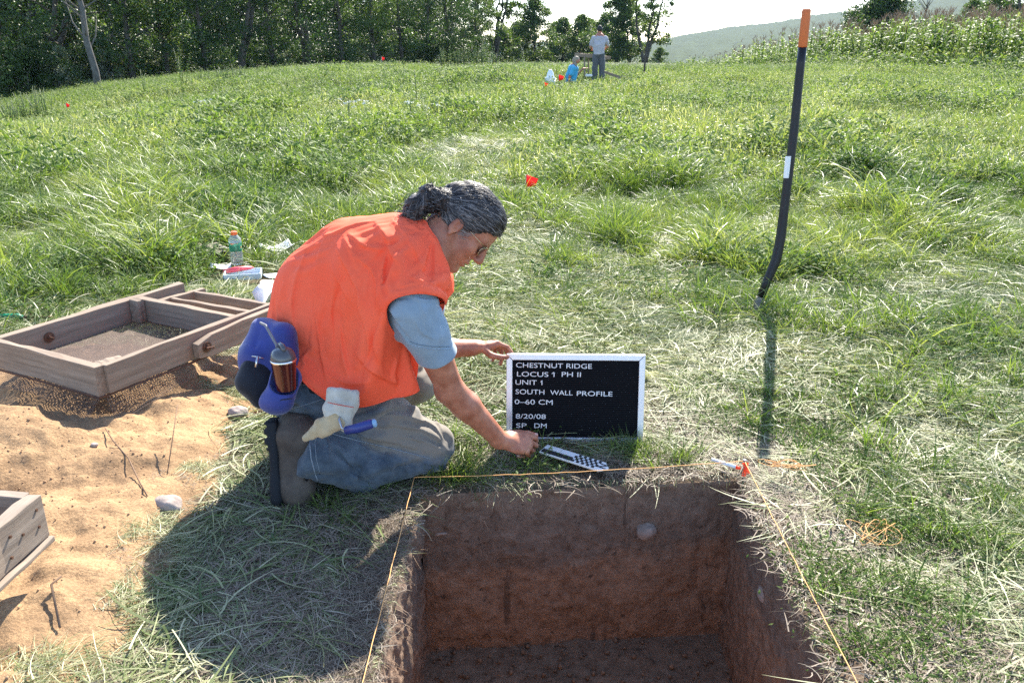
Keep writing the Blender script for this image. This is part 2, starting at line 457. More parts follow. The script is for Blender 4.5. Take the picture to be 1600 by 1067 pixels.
qh = np.stack([i[:-1, :-1], i[1:, :-1], i[1:, 1:], i[:-1, 1:]], -1)
keep = (HZ[:-1, :-1] > gz[:-1, :-1]) | (HZ[1:, 1:] > gz[1:, 1:]) | (HZ[1:, :-1] > gz[1:, :-1]) | (HZ[:-1, 1:] > gz[:-1, 1:])
heap = link("sand_heap", mesh_np("sand_heap", np.stack([HX.ravel(), HY.ravel(), HZ.ravel()], 1), qh[keep].reshape(-1, 4)), SAND)
tag(heap, "low heap of sifted orange sand under the wooden screens at the left", "sand heap", kind="stuff")
def surf_h(x, y):
    """top of whatever lies there, sand or ground"""
    h = heap_h(x, y); return float(ground_h(x, y) + (h if h > .002 else 0))
# ------------------------------------------------------------------ grass: tufts scattered by geometry nodes
def blades(n, length, width, lie, spread, seed, bend=1.0, segs=5, tint=(0, 1), droop=.0, comb=None, hmax=.05):
    """one tuft of n bent, folded blades; lie 0 = upright, 1 = pressed flat; comb = preferred direction"""
    r = np.random.default_rng(seed); V = []; F = []; T = []
    for k in range(n):
        L_ = length * r.uniform(.5, 1.2); w = width * r.uniform(.5, 1.3)
        az = r.uniform(0, 2 * PI) if comb is None else comb + r.normal(0, .75)
        p = np.array([r.uniform(-spread, spread), r.uniform(-spread, spread), 0.])
        el = (1 - lie) * r.uniform(.9, 1.5) + lie * r.uniform(0.0, .20)
        curl = r.normal(0, .5) * bend; dr = r.uniform(.5, 1.6) * bend * (1 - .75 * lie) + droop
        z0 = r.uniform(0.0, hmax) if lie > .5 else 0.0
        p[2] = z0
        tw = r.uniform(-.9, .9)
        tn = r.uniform(*tint)
        base = len(V); st = L_ / segs
        for s in range(segs + 1):
            f = s / segs
            d = np.array([math.cos(el) * math.cos(az), math.cos(el) * math.sin(az), math.sin(el)])
            side = np.array([-math.sin(az), math.cos(az), 0.]); up = np.cross(d, side)
            sv = side * math.cos(tw) + up * math.sin(tw)
            ww = w * (1 - f ** 1.8) * .5 + .0002
            V.append(p - sv * ww); V.append(p + sv * ww); T += [tn, tn]
            if s < segs:
                a = base + 2 * s; F.append((a, a + 1, a + 3, a + 2))
            p = p + d * st
            if p[2] < .002 and d[2] < 0: el = abs(el) * .3
            else: el -= dr / segs * (.4 + f)
            az += curl / segs
            if lie > .5: el = max(el, -.25)
            p[2] = max(p[2], .001)
    return V, F, T
def broadleaf(n, size, h, spread, seed, tint=(0, 1)):
    r = np.random.default_rng(seed); V = []; F = []; T = []
    for k in range(n):
        az = r.uniform(0, 2 * PI); el = r.uniform(-.1, .9); tn = r.uniform(*tint)
        p = np.array([r.normal(0, spread), r.normal(0, spread), r.uniform(.15, 1) * h])
        L_ = size * r.uniform(.6, 1.3); w = L_ * r.uniform(.28, .5)
        d = np.array([math.cos(el) * math.cos(az), math.cos(el) * math.sin(az), math.sin(el)])
        s = np.array([-math.sin(az), math.cos(az), 0.]); u = np.cross(d, s) * .12
        b = len(V)
        V += [p, p + d * L_ * .45 + s * w * .5 + u * L_ * -1, p + d * L_ * .5, p + d * L_ * .45 - s * w * .5 + u * L_ * -1, p + d * L_ * .98 + u * L_ * -1.5]
        T += [tn] * 5
        F += [(b, b + 1, b + 2, b + 2), (b, b + 2, b + 3, b + 3), (b + 1, b + 4, b + 2, b + 2), (b + 2, b + 4, b + 3, b + 3)]
    return V, F, T
def seedheads(n, h, seed):
    r = np.random.default_rng(seed); V = []; F = []; T = []
    for k in range(n):
        az = r.uniform(0, 2 * PI); L_ = h * r.uniform(.7, 1.2); x, y = r.normal(0, .05, 2); lean = r.uniform(.05, .5)
        pts = [np.array([x + math.cos(az) * lean * L_ * f ** 2 * .6, y + math.sin(az) * lean * L_ * f ** 2 * .6, L_ * f]) for f in (0, .4, .8, 1.)]
        for q in range(3):
            w = (.0016, .0014, .006)[q]; b = len(V); s = np.array([math.sin(az) * w, -math.cos(az) * w, 0])
            V += [pts[q] - s, pts[q] + s, pts[q + 1] + s * .6, pts[q + 1] - s * .6]; F.append((b, b + 1, b + 2, b + 3)); T += [.55] * 4
    return V, F, T
def fix(F): return [q if len(set(q)) == 4 else tuple(dict.fromkeys(q)) for q in F]
def proto(name, parts, m, coll):
    V = []; F = []; T = []
    for (v, f, t) in parts:
        n = len(V); V += list(v); F += [tuple(i + n for i in q) for q in f]; T += t
    me = bpy.data.meshes.new(name); me.from_pydata([tuple(p) for p in V], [], fix(F)); me.update()
    a = me.attributes.new("tint", 'FLOAT', 'POINT'); a.data.foreach_set("value", np.array(T, np.float32))
    me.materials.append(m)
    o = bpy.data.objects.new(name, me); coll.objects.link(o); return o

def scatter(name, pts, rot, scl, idx, dry, protos_coll, label, cat):
    me = bpy.data.meshes.new(name); n = len(pts)
    me.vertices.add(n); me.vertices.foreach_set("co", np.asarray(pts, np.float32).ravel())
    a = me.attributes.new("rot", 'FLOAT_VECTOR', 'POINT'); a.data.foreach_set("vector", np.asarray(rot, np.float32).ravel())
    a = me.attributes.new("scl", 'FLOAT_VECTOR', 'POINT'); a.data.foreach_set("vector", np.asarray(scl, np.float32).ravel())
    a = me.attributes.new("pick", 'INT', 'POINT'); a.data.foreach_set("value", np.asarray(idx, np.int32))
    a = me.attributes.new("dry", 'FLOAT', 'POINT'); a.data.foreach_set("value", np.asarray(dry, np.float32))
    o = bpy.data.objects.new(name, me); COL.objects.link(o)
    ng = bpy.data.node_groups.new(name + "_nodes", 'GeometryNodeTree')
    ng.interface.new_socket("Geometry", in_out='INPUT', socket_type='NodeSocketGeometry')
    ng.interface.new_socket("Geometry", in_out='OUTPUT', socket_type='NodeSocketGeometry')
    gi = ng.nodes.new("NodeGroupInput"); go = ng.nodes.new("NodeGroupOutput")
    ci = ng.nodes.new("GeometryNodeCollectionInfo"); ci.inputs["Collection"].default_value = protos_coll
    ci.inputs["Separate Children"].default_value = True; ci.inputs["Reset Children"].default_value = True
    ip = ng.nodes.new("GeometryNodeInstanceOnPoints"); ip.inputs["Pick Instance"].default_value = True
    def named(nm, ty):
        q = ng.nodes.new("GeometryNodeInputNamedAttribute"); q.data_type = ty; q.inputs[0].default_value = nm
        return [s for s in q.outputs if s.enabled and s.name == "Attribute"][0]
    L = ng.links.new
    L(gi.outputs[0], ip.inputs["Points"]); L(ci.outputs[0], ip.inputs["Instance"])
    L(named("pick", 'INT'), ip.inputs["Instance Index"])
    er = ng.nodes.new("FunctionNodeEulerToRotation"); L(named("rot", 'FLOAT_VECTOR'), er.inputs[0]); L(er.outputs[0], ip.inputs["Rotation"])
    L(named("scl", 'FLOAT_VECTOR'), ip.inputs["Scale"])
    L(ip.outputs[0], go.inputs[0])
    md = o.modifiers.new("scatter", 'NODES'); md.node_group = ng
    tag(o, label, cat, kind="stuff")
    return o

GREEN = leaf_mat("grass_blade", [(0.0, (.055, .105, .018)), (.35, (.140, .200, .036)), (.62, (.25, .285, .075)), (.85, (.38, .36, .17)), (1.0, (.47, .42, .25))], trans=.38, rough=.42, spec=.55)
HAY = leaf_mat("cut_grass", [(0.0, (.070, .115, .028)), (.35, (.19, .225, .080)), (.7, (.40, .39, .225)), (1.0, (.58, .54, .38))], trans=.25, rough=.5, spec=.42)
THATCH = leaf_mat("dry_thatch", [(0.0, (.12, .085, .06)), (.5, (.24, .185, .14)), (1.0, (.40, .34, .26))], trans=.2, rough=.6, spec=.3)

LEAFG = leaf_mat("clover_leaf", [(0.0, (.055, .105, .018)), (.5, (.135, .20, .040)), (1.0, (.27, .30, .10))], trans=.36, rough=.6, spec=.25)
gc = bpy.data.collections.new("tuft_prototypes")
P = []
def ap(n_, parts, m): P.append(proto("tuft_%02d" % len(P), parts, m, gc)); return len(P) - 1
flat = [ap(0, [blades(64, .15, .0032, .93, .085, 100 + k, .9, 5, (.0, .85), comb=0, hmax=.035)], HAY) for k in range(5)]
flatw = [ap(0, [blades(11, .19, .0058, .88, .10, 120 + k, 1.8, 7, (.0, .8), comb=0, hmax=.05)], HAY) for k in range(3)]
litter = [ap(0, [blades(70, .060, .0020, .93, .09, 140 + k, 2.2, 4, (.0, .9), hmax=.014)], THATCH) for k in range(3)]
upr = [ap(0, [blades(40, .24, .0060, .14, .055, 160 + k, 1.0, 5, (.0, .55))], GREEN) for k in range(4)]
arch = [ap(0, [blades(32, .32, .0068, .35, .06, 180 + k, 1.35, 6, (.0, .62), droop=.4)], GREEN) for k in range(4)]
broad = [ap(0, [broadleaf(60, .038, .13, .07, 200 + k, (.0, .45)), blades(12, .2, .005, .2, .06, 210 + k, 1., 4, (.1, .6))], LEAFG) for k in range(3)]
small = [ap(0, [broadleaf(60, .018, .05, .06, 220 + k, (.1, .6)), blades(24, .10, .003, .3, .06, 230 + k, 1., 4, (.0, .6))], LEAFG) for k in range(2)]
farg = [ap(0, [blades(34, .27, .011, .38, .17, 240 + k, 1.7, 4, (.0, .48)), broadleaf(14, .04, .15, .15, 242 + k, (.1, .7)), seedheads(1, .32, 245 + k)], GREEN) for k in range(4)]
farb = [ap(0, [broadleaf(50, .085, .26, .15, 260 + k, (.1, .65)), blades(14, .34, .011, .2, .15, 265 + k, 1.1, 3, (.1, .8))], LEAFG) for k in range(3)]
farf = [ap(0, [blades(30, .34, .020, .35, .38, 280 + k, 1.5, 3, (.0, .62)), broadleaf(30, .08, .26, .34, 285 + k, (.1, .8))], LEAFG) for k in range(3)]

S_p, S_r, S_s, S_i, S_d = [], [], [], [], []
def put(x, y, z, pick, sc, dry, az=None, tilt=.10, zs=None):
    n = len(x)
    if n == 0: return
    S_p.append(np.stack([x, y, z], 1)); az = rng.uniform(0, 2 * PI, n) if az is None else az
    S_r.append(np.stack([rng.normal(0, tilt, n), rng.normal(0, tilt, n), az], 1))
    sc = np.broadcast_to(sc, (n,)); S_s.append(np.stack([sc, sc, sc * (1 if zs is None else zs)], 1))
    S_i.append(np.array(pick)[rng.integers(0, len(pick), n)]); S_d.append(np.broadcast_to(dry, (n,)))
def field(n, x0, x1, y0, y1):
    return rng.uniform(x0, x1, n), rng.uniform(y0, y1, n)
def wedge(n, r0, r1, amax=.72, off=0.35):
    y = np.sqrt(rng.uniform(r0 ** 2, r1 ** 2, n)); x = rng.uniform(-1, 1, n) * (y * amax + off); return x, y
def clear(x, y, m=.0, lip=True):
    """outside pit, sand and the things that press the grass down"""
    u, v = pit_uv(x, y)
    inp = (u > -m) & (u < 1 + m) & (v > -m) & (v < 1 + m)
    bare = (u > -.13) & (u < .5) & (v < .84) & (v > -.3) & (N4.fbm(x * 9, y * 9, 2) > (.30 if lip else 9))
    return ~inp & ~bare & (heap_h(x, y) < .004) & avoid(x, y) & ~((v < .02) & (u > -.22) & (u < 1.16))
_gp = lambda px_, py_: ground_at(px_, py_, .03)[:2]
KEEP = [*[(*ground_at(px_, 696, .0)[:2], .045) for px_ in range(800, 990, 22)], (*_gp(900, 716), .065), (*_gp(860, 702), .05), (*_gp(940, 732), .04), (*_gp(1130, 724), .05), (*_gp(815, 705), .06), (*_gp(265, 800), .045), (*_gp(373, 655), .035), (*_gp(371, 414), .11), (*_gp(378, 432), .17), (*_gp(350, 420), .13),
        (*_gp(430, 440), .20), (*_gp(432, 465), .16), (*_gp(430, 392), .13), (*_gp(322, 398), .18), (*_gp(15, 500), .10), (*_gp(822, 296), .10), (*_gp(1368, 840), .05), (*_gp(1205, 735), .04)]
def avoid(x, y):
    k = np.ones(len(x), bool)
    for cx, cy, r_ in KEEP: k &= (x - cx) ** 2 + ((y - cy) * .8) ** 2 > r_ * r_
    return k
def low(x, y):
    """how flat the mat is pressed, least beside the pit and the board"""
    u, v = pit_uv(x, y); d = np.hypot(np.maximum(np.abs(u - .5) - .5, 0), np.maximum(np.abs(v - .5) - .5, 0))
    return .24 + .76 * sstep(.10, 1.2, d)
def swirl(x, y): return N3(x * 1.3, y * 1.3) * 9 + (N4(x * 4, y * 4) - .5) * 2.5
def lush(x, y):
    """0 = trodden and cut, 1 = standing grass"""
    p = N2.fbm(x * .75 + 4, y * .75 + 2, 3)
    right = sstep(.9, 2.2, x) * sstep(2.3, 3.6, y)
    l = sstep(3.1, 6.0, y + 1.6 * (p - .5)) * .85 + right * .55 * sstep(.35, .6, p) + sstep(-1.2, -2.4, x) * sstep(3.4, 4.2, y) * .8
    path = np.exp(-((x + .15 + .06 * (y - 4)) / (.35 + .03 * y)) ** 2) * sstep(13, 7, y)     # a trodden line leading up the field
    l = l * (1 - .75 * path)
    return np.clip(l, 0, 1)

# trampled mat, 1.2 - 7 m
x, y = wedge(23000, 1.15, 6.2, .78, .5)
k = clear(x, y, .092) & ~((pit_uv(x, y)[0] > 1) & (pit_uv(x, y)[0] < 1.12) & (pit_uv(x, y)[1] < 1.0)) & (rng.random(len(x)) > lush(x, y) * .85)
x, y = x[k], y[k]; z = ground_h(x, y)
dry = np.clip((N1.fbm(x * 1.6, y * 1.6, 3) - .42) * 1.5 - .02 + .05 * sstep(4, 1.5, y), -.35, .6)
lw = low(x, y); put(x, y, z, flat, rng.uniform(.6, 1.15, len(x)) * (.55 + .45 * lw), dry, swirl(x, y) + rng.normal(0, .9, len(x)), .10, lw)
x, y = wedge(8500, 1.15, 6.5, .78, .5); k = clear(x, y, .10) & (rng.random(len(x)) > lush(x, y) * .7); x, y = x[k], y[k]
put(x, y, ground_h(x, y) + .006 * low(x, y), flatw, rng.uniform(.6, 1.2, len(x)), (N1.fbm(x * 1.6, y * 1.6, 3) - .45) * 1.2 + .05, swirl(x, y) + rng.normal(0, 1.2, len(x)), .12, low(x, y))
# dry thatch underneath, thickest about the pit's lip
x, y = wedge(5500, 1.15, 4.2, .8, .5); k = clear(x, y, .065); x, y = x[k], y[k]
put(x, y, ground_h(x, y) + .002, litter, rng.uniform(.8, 1.5, len(x)), rng.uniform(-.1, .25, len(x)), tilt=.04, zs=.5 + .5 * low(x, y))
u = rng.uniform(-.125, -.045, 420); v = rng.uniform(-.1, .86, 420); x, y = pit_xy(u, v)
put(x, y, ground_h(x, y) + .001, litter, rng.uniform(.35, .7, 420), rng.uniform(-.5, -.1, 420), tilt=.12, zs=.8)
u = rng.uniform(-.09, 1.09, 500); v = rng.uniform(-.02, 1.08, 500); d = np.maximum(np.maximum(-u, u - 1), v - 1); k = (d > .055) & (d < .085); u, v = u[k], v[k]
x, y = pit_xy(u, v); put(x, y, ground_h(x, y) + .004, litter, rng.uniform(.5, .9, len(x)), rng.uniform(-.1, .3, len(x)), tilt=.12, zs=.7)
# a few tall green tufts by the knee, round the shovel and the board's corner
for (px_, py_, n_, r_, s0, s1) in ((655, 725, 5, .03, .55, .8), (575, 768, 6, .07, .3, .5), (1185, 500, 46, .17, .6, 1.0), (1150, 480, 14, .12, .5, .8), (985, 690, 12, .05, .3, .5), (1040, 720, 14, .07, .3, .45), (1420, 520, 30, .25, .7, 1.0), (1490, 640, 24, .16, .5, .8),
        (1130, 350, 26, .25, .6, 1), (905, 470, 16, .15, .4, .7), (1540, 820, 10, .1, .4, .6), (880, 175, 40, .7, 1.0, 1.6), (870, 290, 30, .3, .7, 1.0), (10, 605, 6, .05, .4, .6), (140, 360, 26, .3, .7, 1), (60, 450, 26, .25, .7, 1), (240, 440, 16, .15, .6, .9), (735, 748, 10, .06, .3, .45), (690, 742, 6, .04, .4, .6)):
    g_ = ground_at(px_, py_, .0); x = g_[0] + rng.normal(0, r_, n_); y = g_[1] + rng.normal(0, r_, n_); k = clear(x, y, .03); x, y = x[k], y[k]
    put(x, y, ground_h(x, y), upr + arch[:2], rng.uniform(s0, s1, len(x)), rng.uniform(-.2, .05, len(x)), tilt=.2)
# standing grass, 2 - 9 m
x, y = wedge(15000, 2.2, 9.5, .74, .5); l = lush(x, y)
k = clear(x, y, .05) & (rng.random(len(x)) < l * .95 + .02) & (N4.fbm(x * 1.9, y * 1.9, 3) > .28); x, y, l = x[k], y[k], l[k]; z = ground_h(x, y)
cl = N4.fbm(x * 1.4 + 7, y * 1.4, 3)
t = rng.random(len(x)); dry = (N1.fbm(x * .8, y * .8, 3) - .5) * 1.1 + .08
pa = N3.fbm(x * .9 + 3, y * .9, 3)
for sel, pk, s0, s1 in (((pa < .44), upr + arch[:2], .55, 1.0), ((pa >= .44) & (pa < .56), arch, .6, 1.05), ((pa >= .56), broad + upr[:1], .7, 1.2)):
    put(x[sel], y[sel], z[sel], pk, (rng.uniform(s0, s1, sel.sum()) * (.42 + 2.6 * np.clip(cl[sel] - .30, 0, 1) ** 1.1)) * (.6 + .4 * l[sel]), dry[sel], tilt=.22)
# small leafy cover that shows green through the hay
x, y = wedge(3800, 1.2, 5.5, .78, .5); k = clear(x, y, .05) & (N4.fbm(x * 2.3, y * 2.3, 3) > .46 + .06 * (y < 2.7)) & ~((x < -.25) & (y < 2.45)); x, y = x[k], y[k]
put(x, y, ground_h(x, y), small, rng.uniform(.6, 1.2, len(x)), rng.uniform(-.1, .2, len(x)))
x, y = wedge(620, 1.9, 5.0, .78, .5); k = clear(x, y, .10) & (N4.fbm(x * 2.3, y * 2.3, 3) > .5) & ~((x < -.25) & (y < 2.5)); x, y = x[k], y[k]
put(x, y, ground_h(x, y), arch + upr, rng.uniform(.35, .7, len(x)), rng.uniform(-.15, .1, len(x)), tilt=.3)
# middle field 8 - 26 m
x, y = wedge(42000, 8.0, 33, .72, 1); z = ground_h(x, y)
dry = (N1.fbm(x * .35, y * .35, 4) - .5) * 1.1 + .30; cl = N2.fbm(x * .6, y * .6, 3)
b = rng.random(len(x)) < sstep(.42, .66, N3.fbm(x * .8, y * .8, 4)) * .6
path = np.exp(-((x + .5 + .06 * (y - 4)) / (.4 + .03 * y)) ** 2) * sstep(14, 9, y)
hs = (.40 + 1.5 * np.clip(cl - .25, 0, 1)) * (1 - .5 * path)
for sel, pk in ((~b, farg), (b, farb)):
    put(x[sel], y[sel], z[sel], pk, rng.uniform(.6, 1.25, sel.sum()) * hs[sel], dry[sel], tilt=.3)
x, y = wedge(19000, 22, 75, .74, 2); z = ground_h(x, y)
k = ~((x / y > .15) & (y > 62)); x, y, z = x[k], y[k], z[k]
dry = (N1.fbm(x * .15, y * .15, 4) - .5) * 1.0 + .34
put(x, y, z, farf, rng.uniform(.7, 1.2, len(x)) * (.6 + .7 * N2.fbm(x * .3, y * .3, 3)), dry, tilt=.12)
x, y = wedge(1500, 5.5, 12, .2, .3); x = x - .15 - .05 * (y - 4) ; z = ground_h(x, y); k = rng.random(len(x)) < np.exp(-((x + .15 + .05 * (y - 4)) / (.35 + .03 * y)) ** 2)
put(x[k], y[k], z[k] + .01, flat + flatw, rng.uniform(.9, 1.5, k.sum()), rng.uniform(-.1, .4, k.sum()), tilt=.2)
# rank weeds along the edge of the corn
n = 900; s_ = rng.uniform(0, 1, n); x = 12.2 + 11.1 * s_ + rng.normal(-.8, .9, n); y = 60 - 33 * s_ + rng.normal(0, 1, n)
put(x, y, ground_h(x, y), farb + farg, rng.uniform(1.2, 3.0, n) * (.6 + .8 * N2.fbm(x * .5, y * .5, 3)), rng.uniform(-.1, .5, n), tilt=.2)
# grass creeping over the sand's margin, and the odd blade on the sand
x, y = field(2600, -2.2, -.7, 1.2, 3.8); hh = heap_h(x, y); k = (hh > .0) & (hh < .05) & (N4.fbm(x * 5, y * 5, 3) > .45); x, y, hh = x[k], y[k], hh[k]
put(x, y, ground_h(x, y) + hh, flat + litter, rng.uniform(.3, .6, len(x)), rng.uniform(0, .5, len(x)), tilt=.1, zs=.6)

grass = scatter("grass", np.concatenate(S_p), np.concatenate(S_r), np.concatenate(S_s), np.concatenate(S_i), np.concatenate(S_d), gc,
                "field of long grass, trampled and cut pale around the pit", "grass")
# ------------------------------------------------------------------ distance-field modelling
def _n(v): v = np.asarray(v, float); return v / np.linalg.norm(v)
class Vol:
    """signed distance grid; shapes are blended in, then meshed with surface nets"""
    def __init__(s, lo, hi, h):
        s.lo = np.array(lo, float); s.h = h
        s.n = np.ceil((np.array(hi, float) - s.lo) / h).astype(int) + 1
        s.g = np.full(s.n, 1.0, np.float32)
    def _sub(s, lo, hi, m):
        a = np.clip(np.floor((np.asarray(lo) - m - s.lo) / s.h).astype(int), 0, s.n - 1)
        b = np.clip(np.ceil((np.asarray(hi) + m - s.lo) / s.h).astype(int) + 1, 1, s.n)
        if np.any(b - a < 1): return None, None
        sl = tuple(slice(i, j) for i, j in zip(a, b))
        ax = [(s.lo[k] + s.h * np.arange(a[k], b[k])).astype(np.float32) for k in range(3)]
        return sl, (ax[0][:, None, None], ax[1][None, :, None], ax[2][None, None, :])
    def put(s, fn, lo, hi, k=.01, op='add'):
        sl, q = s._sub(lo, hi, k * 1.2 + 3 * s.h)
        if sl is None: return s
        d = fn(*q); g = s.g[sl]
        if op == 'sub': d = -d; g2 = -g; d2 = -d
        if op == 'add':
            h = np.clip(.5 + .5 * (g - d) / k, 0, 1); s.g[sl] = g * (1 - h) + d * h - k * h * (1 - h)
        elif op == 'sub':
            h = np.clip(.5 - .5 * (g - d) / k, 0, 1); s.g[sl] = g * (1 - h) + d * h + k * h * (1 - h)
        elif op == 'and':
            h = np.clip(.5 - .5 * (g - d) / k, 0, 1); s.g[sl] = g * (1 - h) + d * h + k * h * (1 - h)
        return s
    def cone(s, a, b, ra, rb, k=.01, op='add'):
        a = np.asarray(a, float); b = np.asarray(b, float); ab = b - a; L2 = float(ab @ ab)
        def f(x, y, z):
            px, py, pz = x - a[0], y - a[1], z - a[2]
            t = np.clip((px * ab[0] + py * ab[1] + pz * ab[2]) / L2, 0, 1)
            return np.sqrt((px - t * ab[0]) ** 2 + (py - t * ab[1]) ** 2 + (pz - t * ab[2]) ** 2) - (ra + (rb - ra) * t)
        r = max(ra, rb)
        return s.put(f, np.minimum(a, b) - r, np.maximum(a, b) + r, k, op)
    def chain(s, pts, rs, k=.01, op='add'):
        for i in range(len(pts) - 1): s.cone(pts[i], pts[i + 1], rs[i], rs[i + 1], k, op)
        return s
    def ell(s, c, r, R=None, k=.01, op='add'):
        c = np.asarray(c, float); r = np.asarray(r, float); R = np.eye(3) if R is None else np.asarray(R, float)
        def f(x, y, z):
            px, py, pz = x - c[0], y - c[1], z - c[2]
            q = [px * R[i, 0] + py * R[i, 1] + pz * R[i, 2] for i in range(3)]
            k0 = np.sqrt(sum((q[i] / r[i]) ** 2 for i in range(3))); k1 = np.sqrt(sum((q[i] / r[i] ** 2) ** 2 for i in range(3))) + 1e-9
            return k0 * (k0 - 1) / k1
        e = np.sqrt(((R * r[:, None]) ** 2).sum(0))
        return s.put(f, c - e, c + e, k, op)
    def box(s, c, r, R=None, rd=.01, k=.01, op='add'):
        c = np.asarray(c, float); r = np.asarray(r, float) - rd; R = np.eye(3) if R is None else np.asarray(R, float)
        def f(x, y, z):
            px, py, pz = x - c[0], y - c[1], z - c[2]
            q = [np.abs(px * R[i, 0] + py * R[i, 1] + pz * R[i, 2]) - r[i] for i in range(3)]
            return np.sqrt(sum(np.maximum(t, 0) ** 2 for t in q)) + np.minimum(np.maximum(np.maximum(q[0], q[1]), q[2]), 0) - rd
        e = np.sqrt(((R * (r + rd)[:, None]) ** 2).sum(0)) + .001
        return s.put(f, c - e, c + e, k, op)
    def plane(s, p, nrm, k=.004):
        """keeps the side the normal points away from"""
        p = np.asarray(p, float); nrm = _n(nrm)
        return s.put(lambda x, y, z: (x - p[0]) * nrm[0] + (y - p[1]) * nrm[1] + (z - p[2]) * nrm[2], s.lo, s.lo + s.n * s.h, k, 'and')
    def disp(s, fn, lo=None, hi=None):
        lo = s.lo if lo is None else lo; hi = s.lo + s.n * s.h if hi is None else hi
        sl, (x, y, z) = s._sub(lo, hi, 0)
        g = s.g[sl]; m = np.abs(g) < .03
        ix = np.nonzero(m)
        p = np.stack([x[:, 0, 0][ix[0]], y[0, :, 0][ix[1]], z[0, 0, :][ix[2]]], -1).astype(float)
        g[ix] = g[ix] + fn(p).astype(np.float32)
        s.g[sl] = g
        return s
    def mesh(s, name, smooth=1):
        g = s.g; ins = g < 0
        c = np.zeros(tuple(s.n - 1), np.uint8)
        cor = [(i, j, k) for i in (0, 1) for j in (0, 1) for k in (0, 1)]
        N = s.n
        def v(a, i, j, k): return a[i:N[0] - 1 + i, j:N[1] - 1 + j, k:N[2] - 1 + k]
        for (i, j, k) in cor: c += v(ins, i, j, k)
        act = (c > 0) & (c < 8); ci = np.argwhere(act)
        vid = np.full(act.shape, -1, np.int64); vid[act] = np.arange(len(ci))
        acc = np.zeros((len(ci), 3)); cnt = np.zeros(len(ci))
        gv = {q: g[ci[:, 0] + q[0], ci[:, 1] + q[1], ci[:, 2] + q[2]].astype(float) for q in cor}
        for q in cor:
            for ax in range(3):
                if q[ax]: continue
                r = list(q); r[ax] = 1; r = tuple(r); a, b = gv[q], gv[r]
                m = (a < 0) != (b < 0); t = np.where(m, a / np.where(m, a - b, 1), 0)
                p = np.array(q, float)[None] + 0 * t[:, None]; p[:, ax] += t
                acc[m] += p[m]; cnt[m] += 1
        V = (ci + acc / cnt[:, None]) * s.h + s.lo
        F = []
        for ax in range(3):
            o = [k for k in range(3) if k != ax]
            a = [slice(1, -1)] * 3; b = [slice(1, -1)] * 3
            a[ax] = slice(0, -1); b[ax] = slice(1, None)
            sa = ins[tuple(a)]; sb = ins[tuple(b)]
            e = np.argwhere(sa != sb); e2 = e.copy(); e2[:, o[0]] += 1; e2[:, o[1]] += 1
            fl = sa[tuple(e.T)]
            def cell(d0, d1):
                q = e2.copy(); q[:, o[0]] -= d0; q[:, o[1]] -= d1; return vid[tuple(q.T)]
            Q = np.stack([cell(1, 1), cell(0, 1), cell(0, 0), cell(1, 0)], 1)
            flip = ~fl if ax != 1 else fl
            Q[flip] = Q[flip][:, ::-1]
            F.append(Q)
        F = np.concatenate(F); F = F[(F >= 0).all(1)]
        for _ in range(smooth):
            A = np.zeros_like(V); C = np.zeros(len(V))
            for i in range(4):
                np.add.at(A, F[:, i], V[F[:, (i + 1) % 4]]); np.add.at(C, F[:, i], 1)
                np.add.at(A, F[:, i], V[F[:, (i - 1) % 4]]); np.add.at(C, F[:, i], 1)
            V = V * .5 + .5 * A / np.maximum(C, 1)[:, None]
        s.V, s.F = V, F
        return mesh_np(name, V, F)

# ------------------------------------------------------------------ the kneeling man
def skin_mat():
    m = bpy.data.materials.new("tanned_skin"); m.use_nodes = True
    t = m.node_tree; b = t.nodes["Principled BSDF"]; L = t.links.new
    g = t.nodes.new("ShaderNodeNewGeometry")
    n = t.nodes.new("ShaderNodeTexNoise"); n.inputs["Scale"].default_value = 28; n.inputs["Detail"].default_value = 6; L(g.outputs["Position"], n.inputs["Vector"])
    r = t.nodes.new("ShaderNodeValToRGB"); e = r.color_ramp.elements
    e[0].position = .32; e[0].color = (.33, .115, .065, 1); e[1].position = .68; e[1].color = (.50, .215, .13, 1)
    L(n.outputs[0], r.inputs[0]); L(r.outputs[0], b.inputs["Base Color"])
    b.inputs["Roughness"].default_value = .5; b.inputs["Specular IOR Level"].default_value = .4
    b.inputs["Subsurface Weight"].default_value = .12; b.inputs["Subsurface Radius"].default_value = (.02, .006, .003); b.inputs["Subsurface Scale"].default_value = .4
    n2 = t.nodes.new("ShaderNodeTexNoise"); n2.inputs["Scale"].default_value = 260; n2.inputs["Detail"].default_value = 3; L(g.outputs["Position"], n2.inputs["Vector"])
    bp = t.nodes.new("ShaderNodeBump"); bp.inputs["Strength"].default_value = .15; bp.inputs["Distance"].default_value = .002
    L(n2.outputs[0], bp.inputs["Height"]); L(bp.outputs[0], b.inputs["Normal"])
    return m
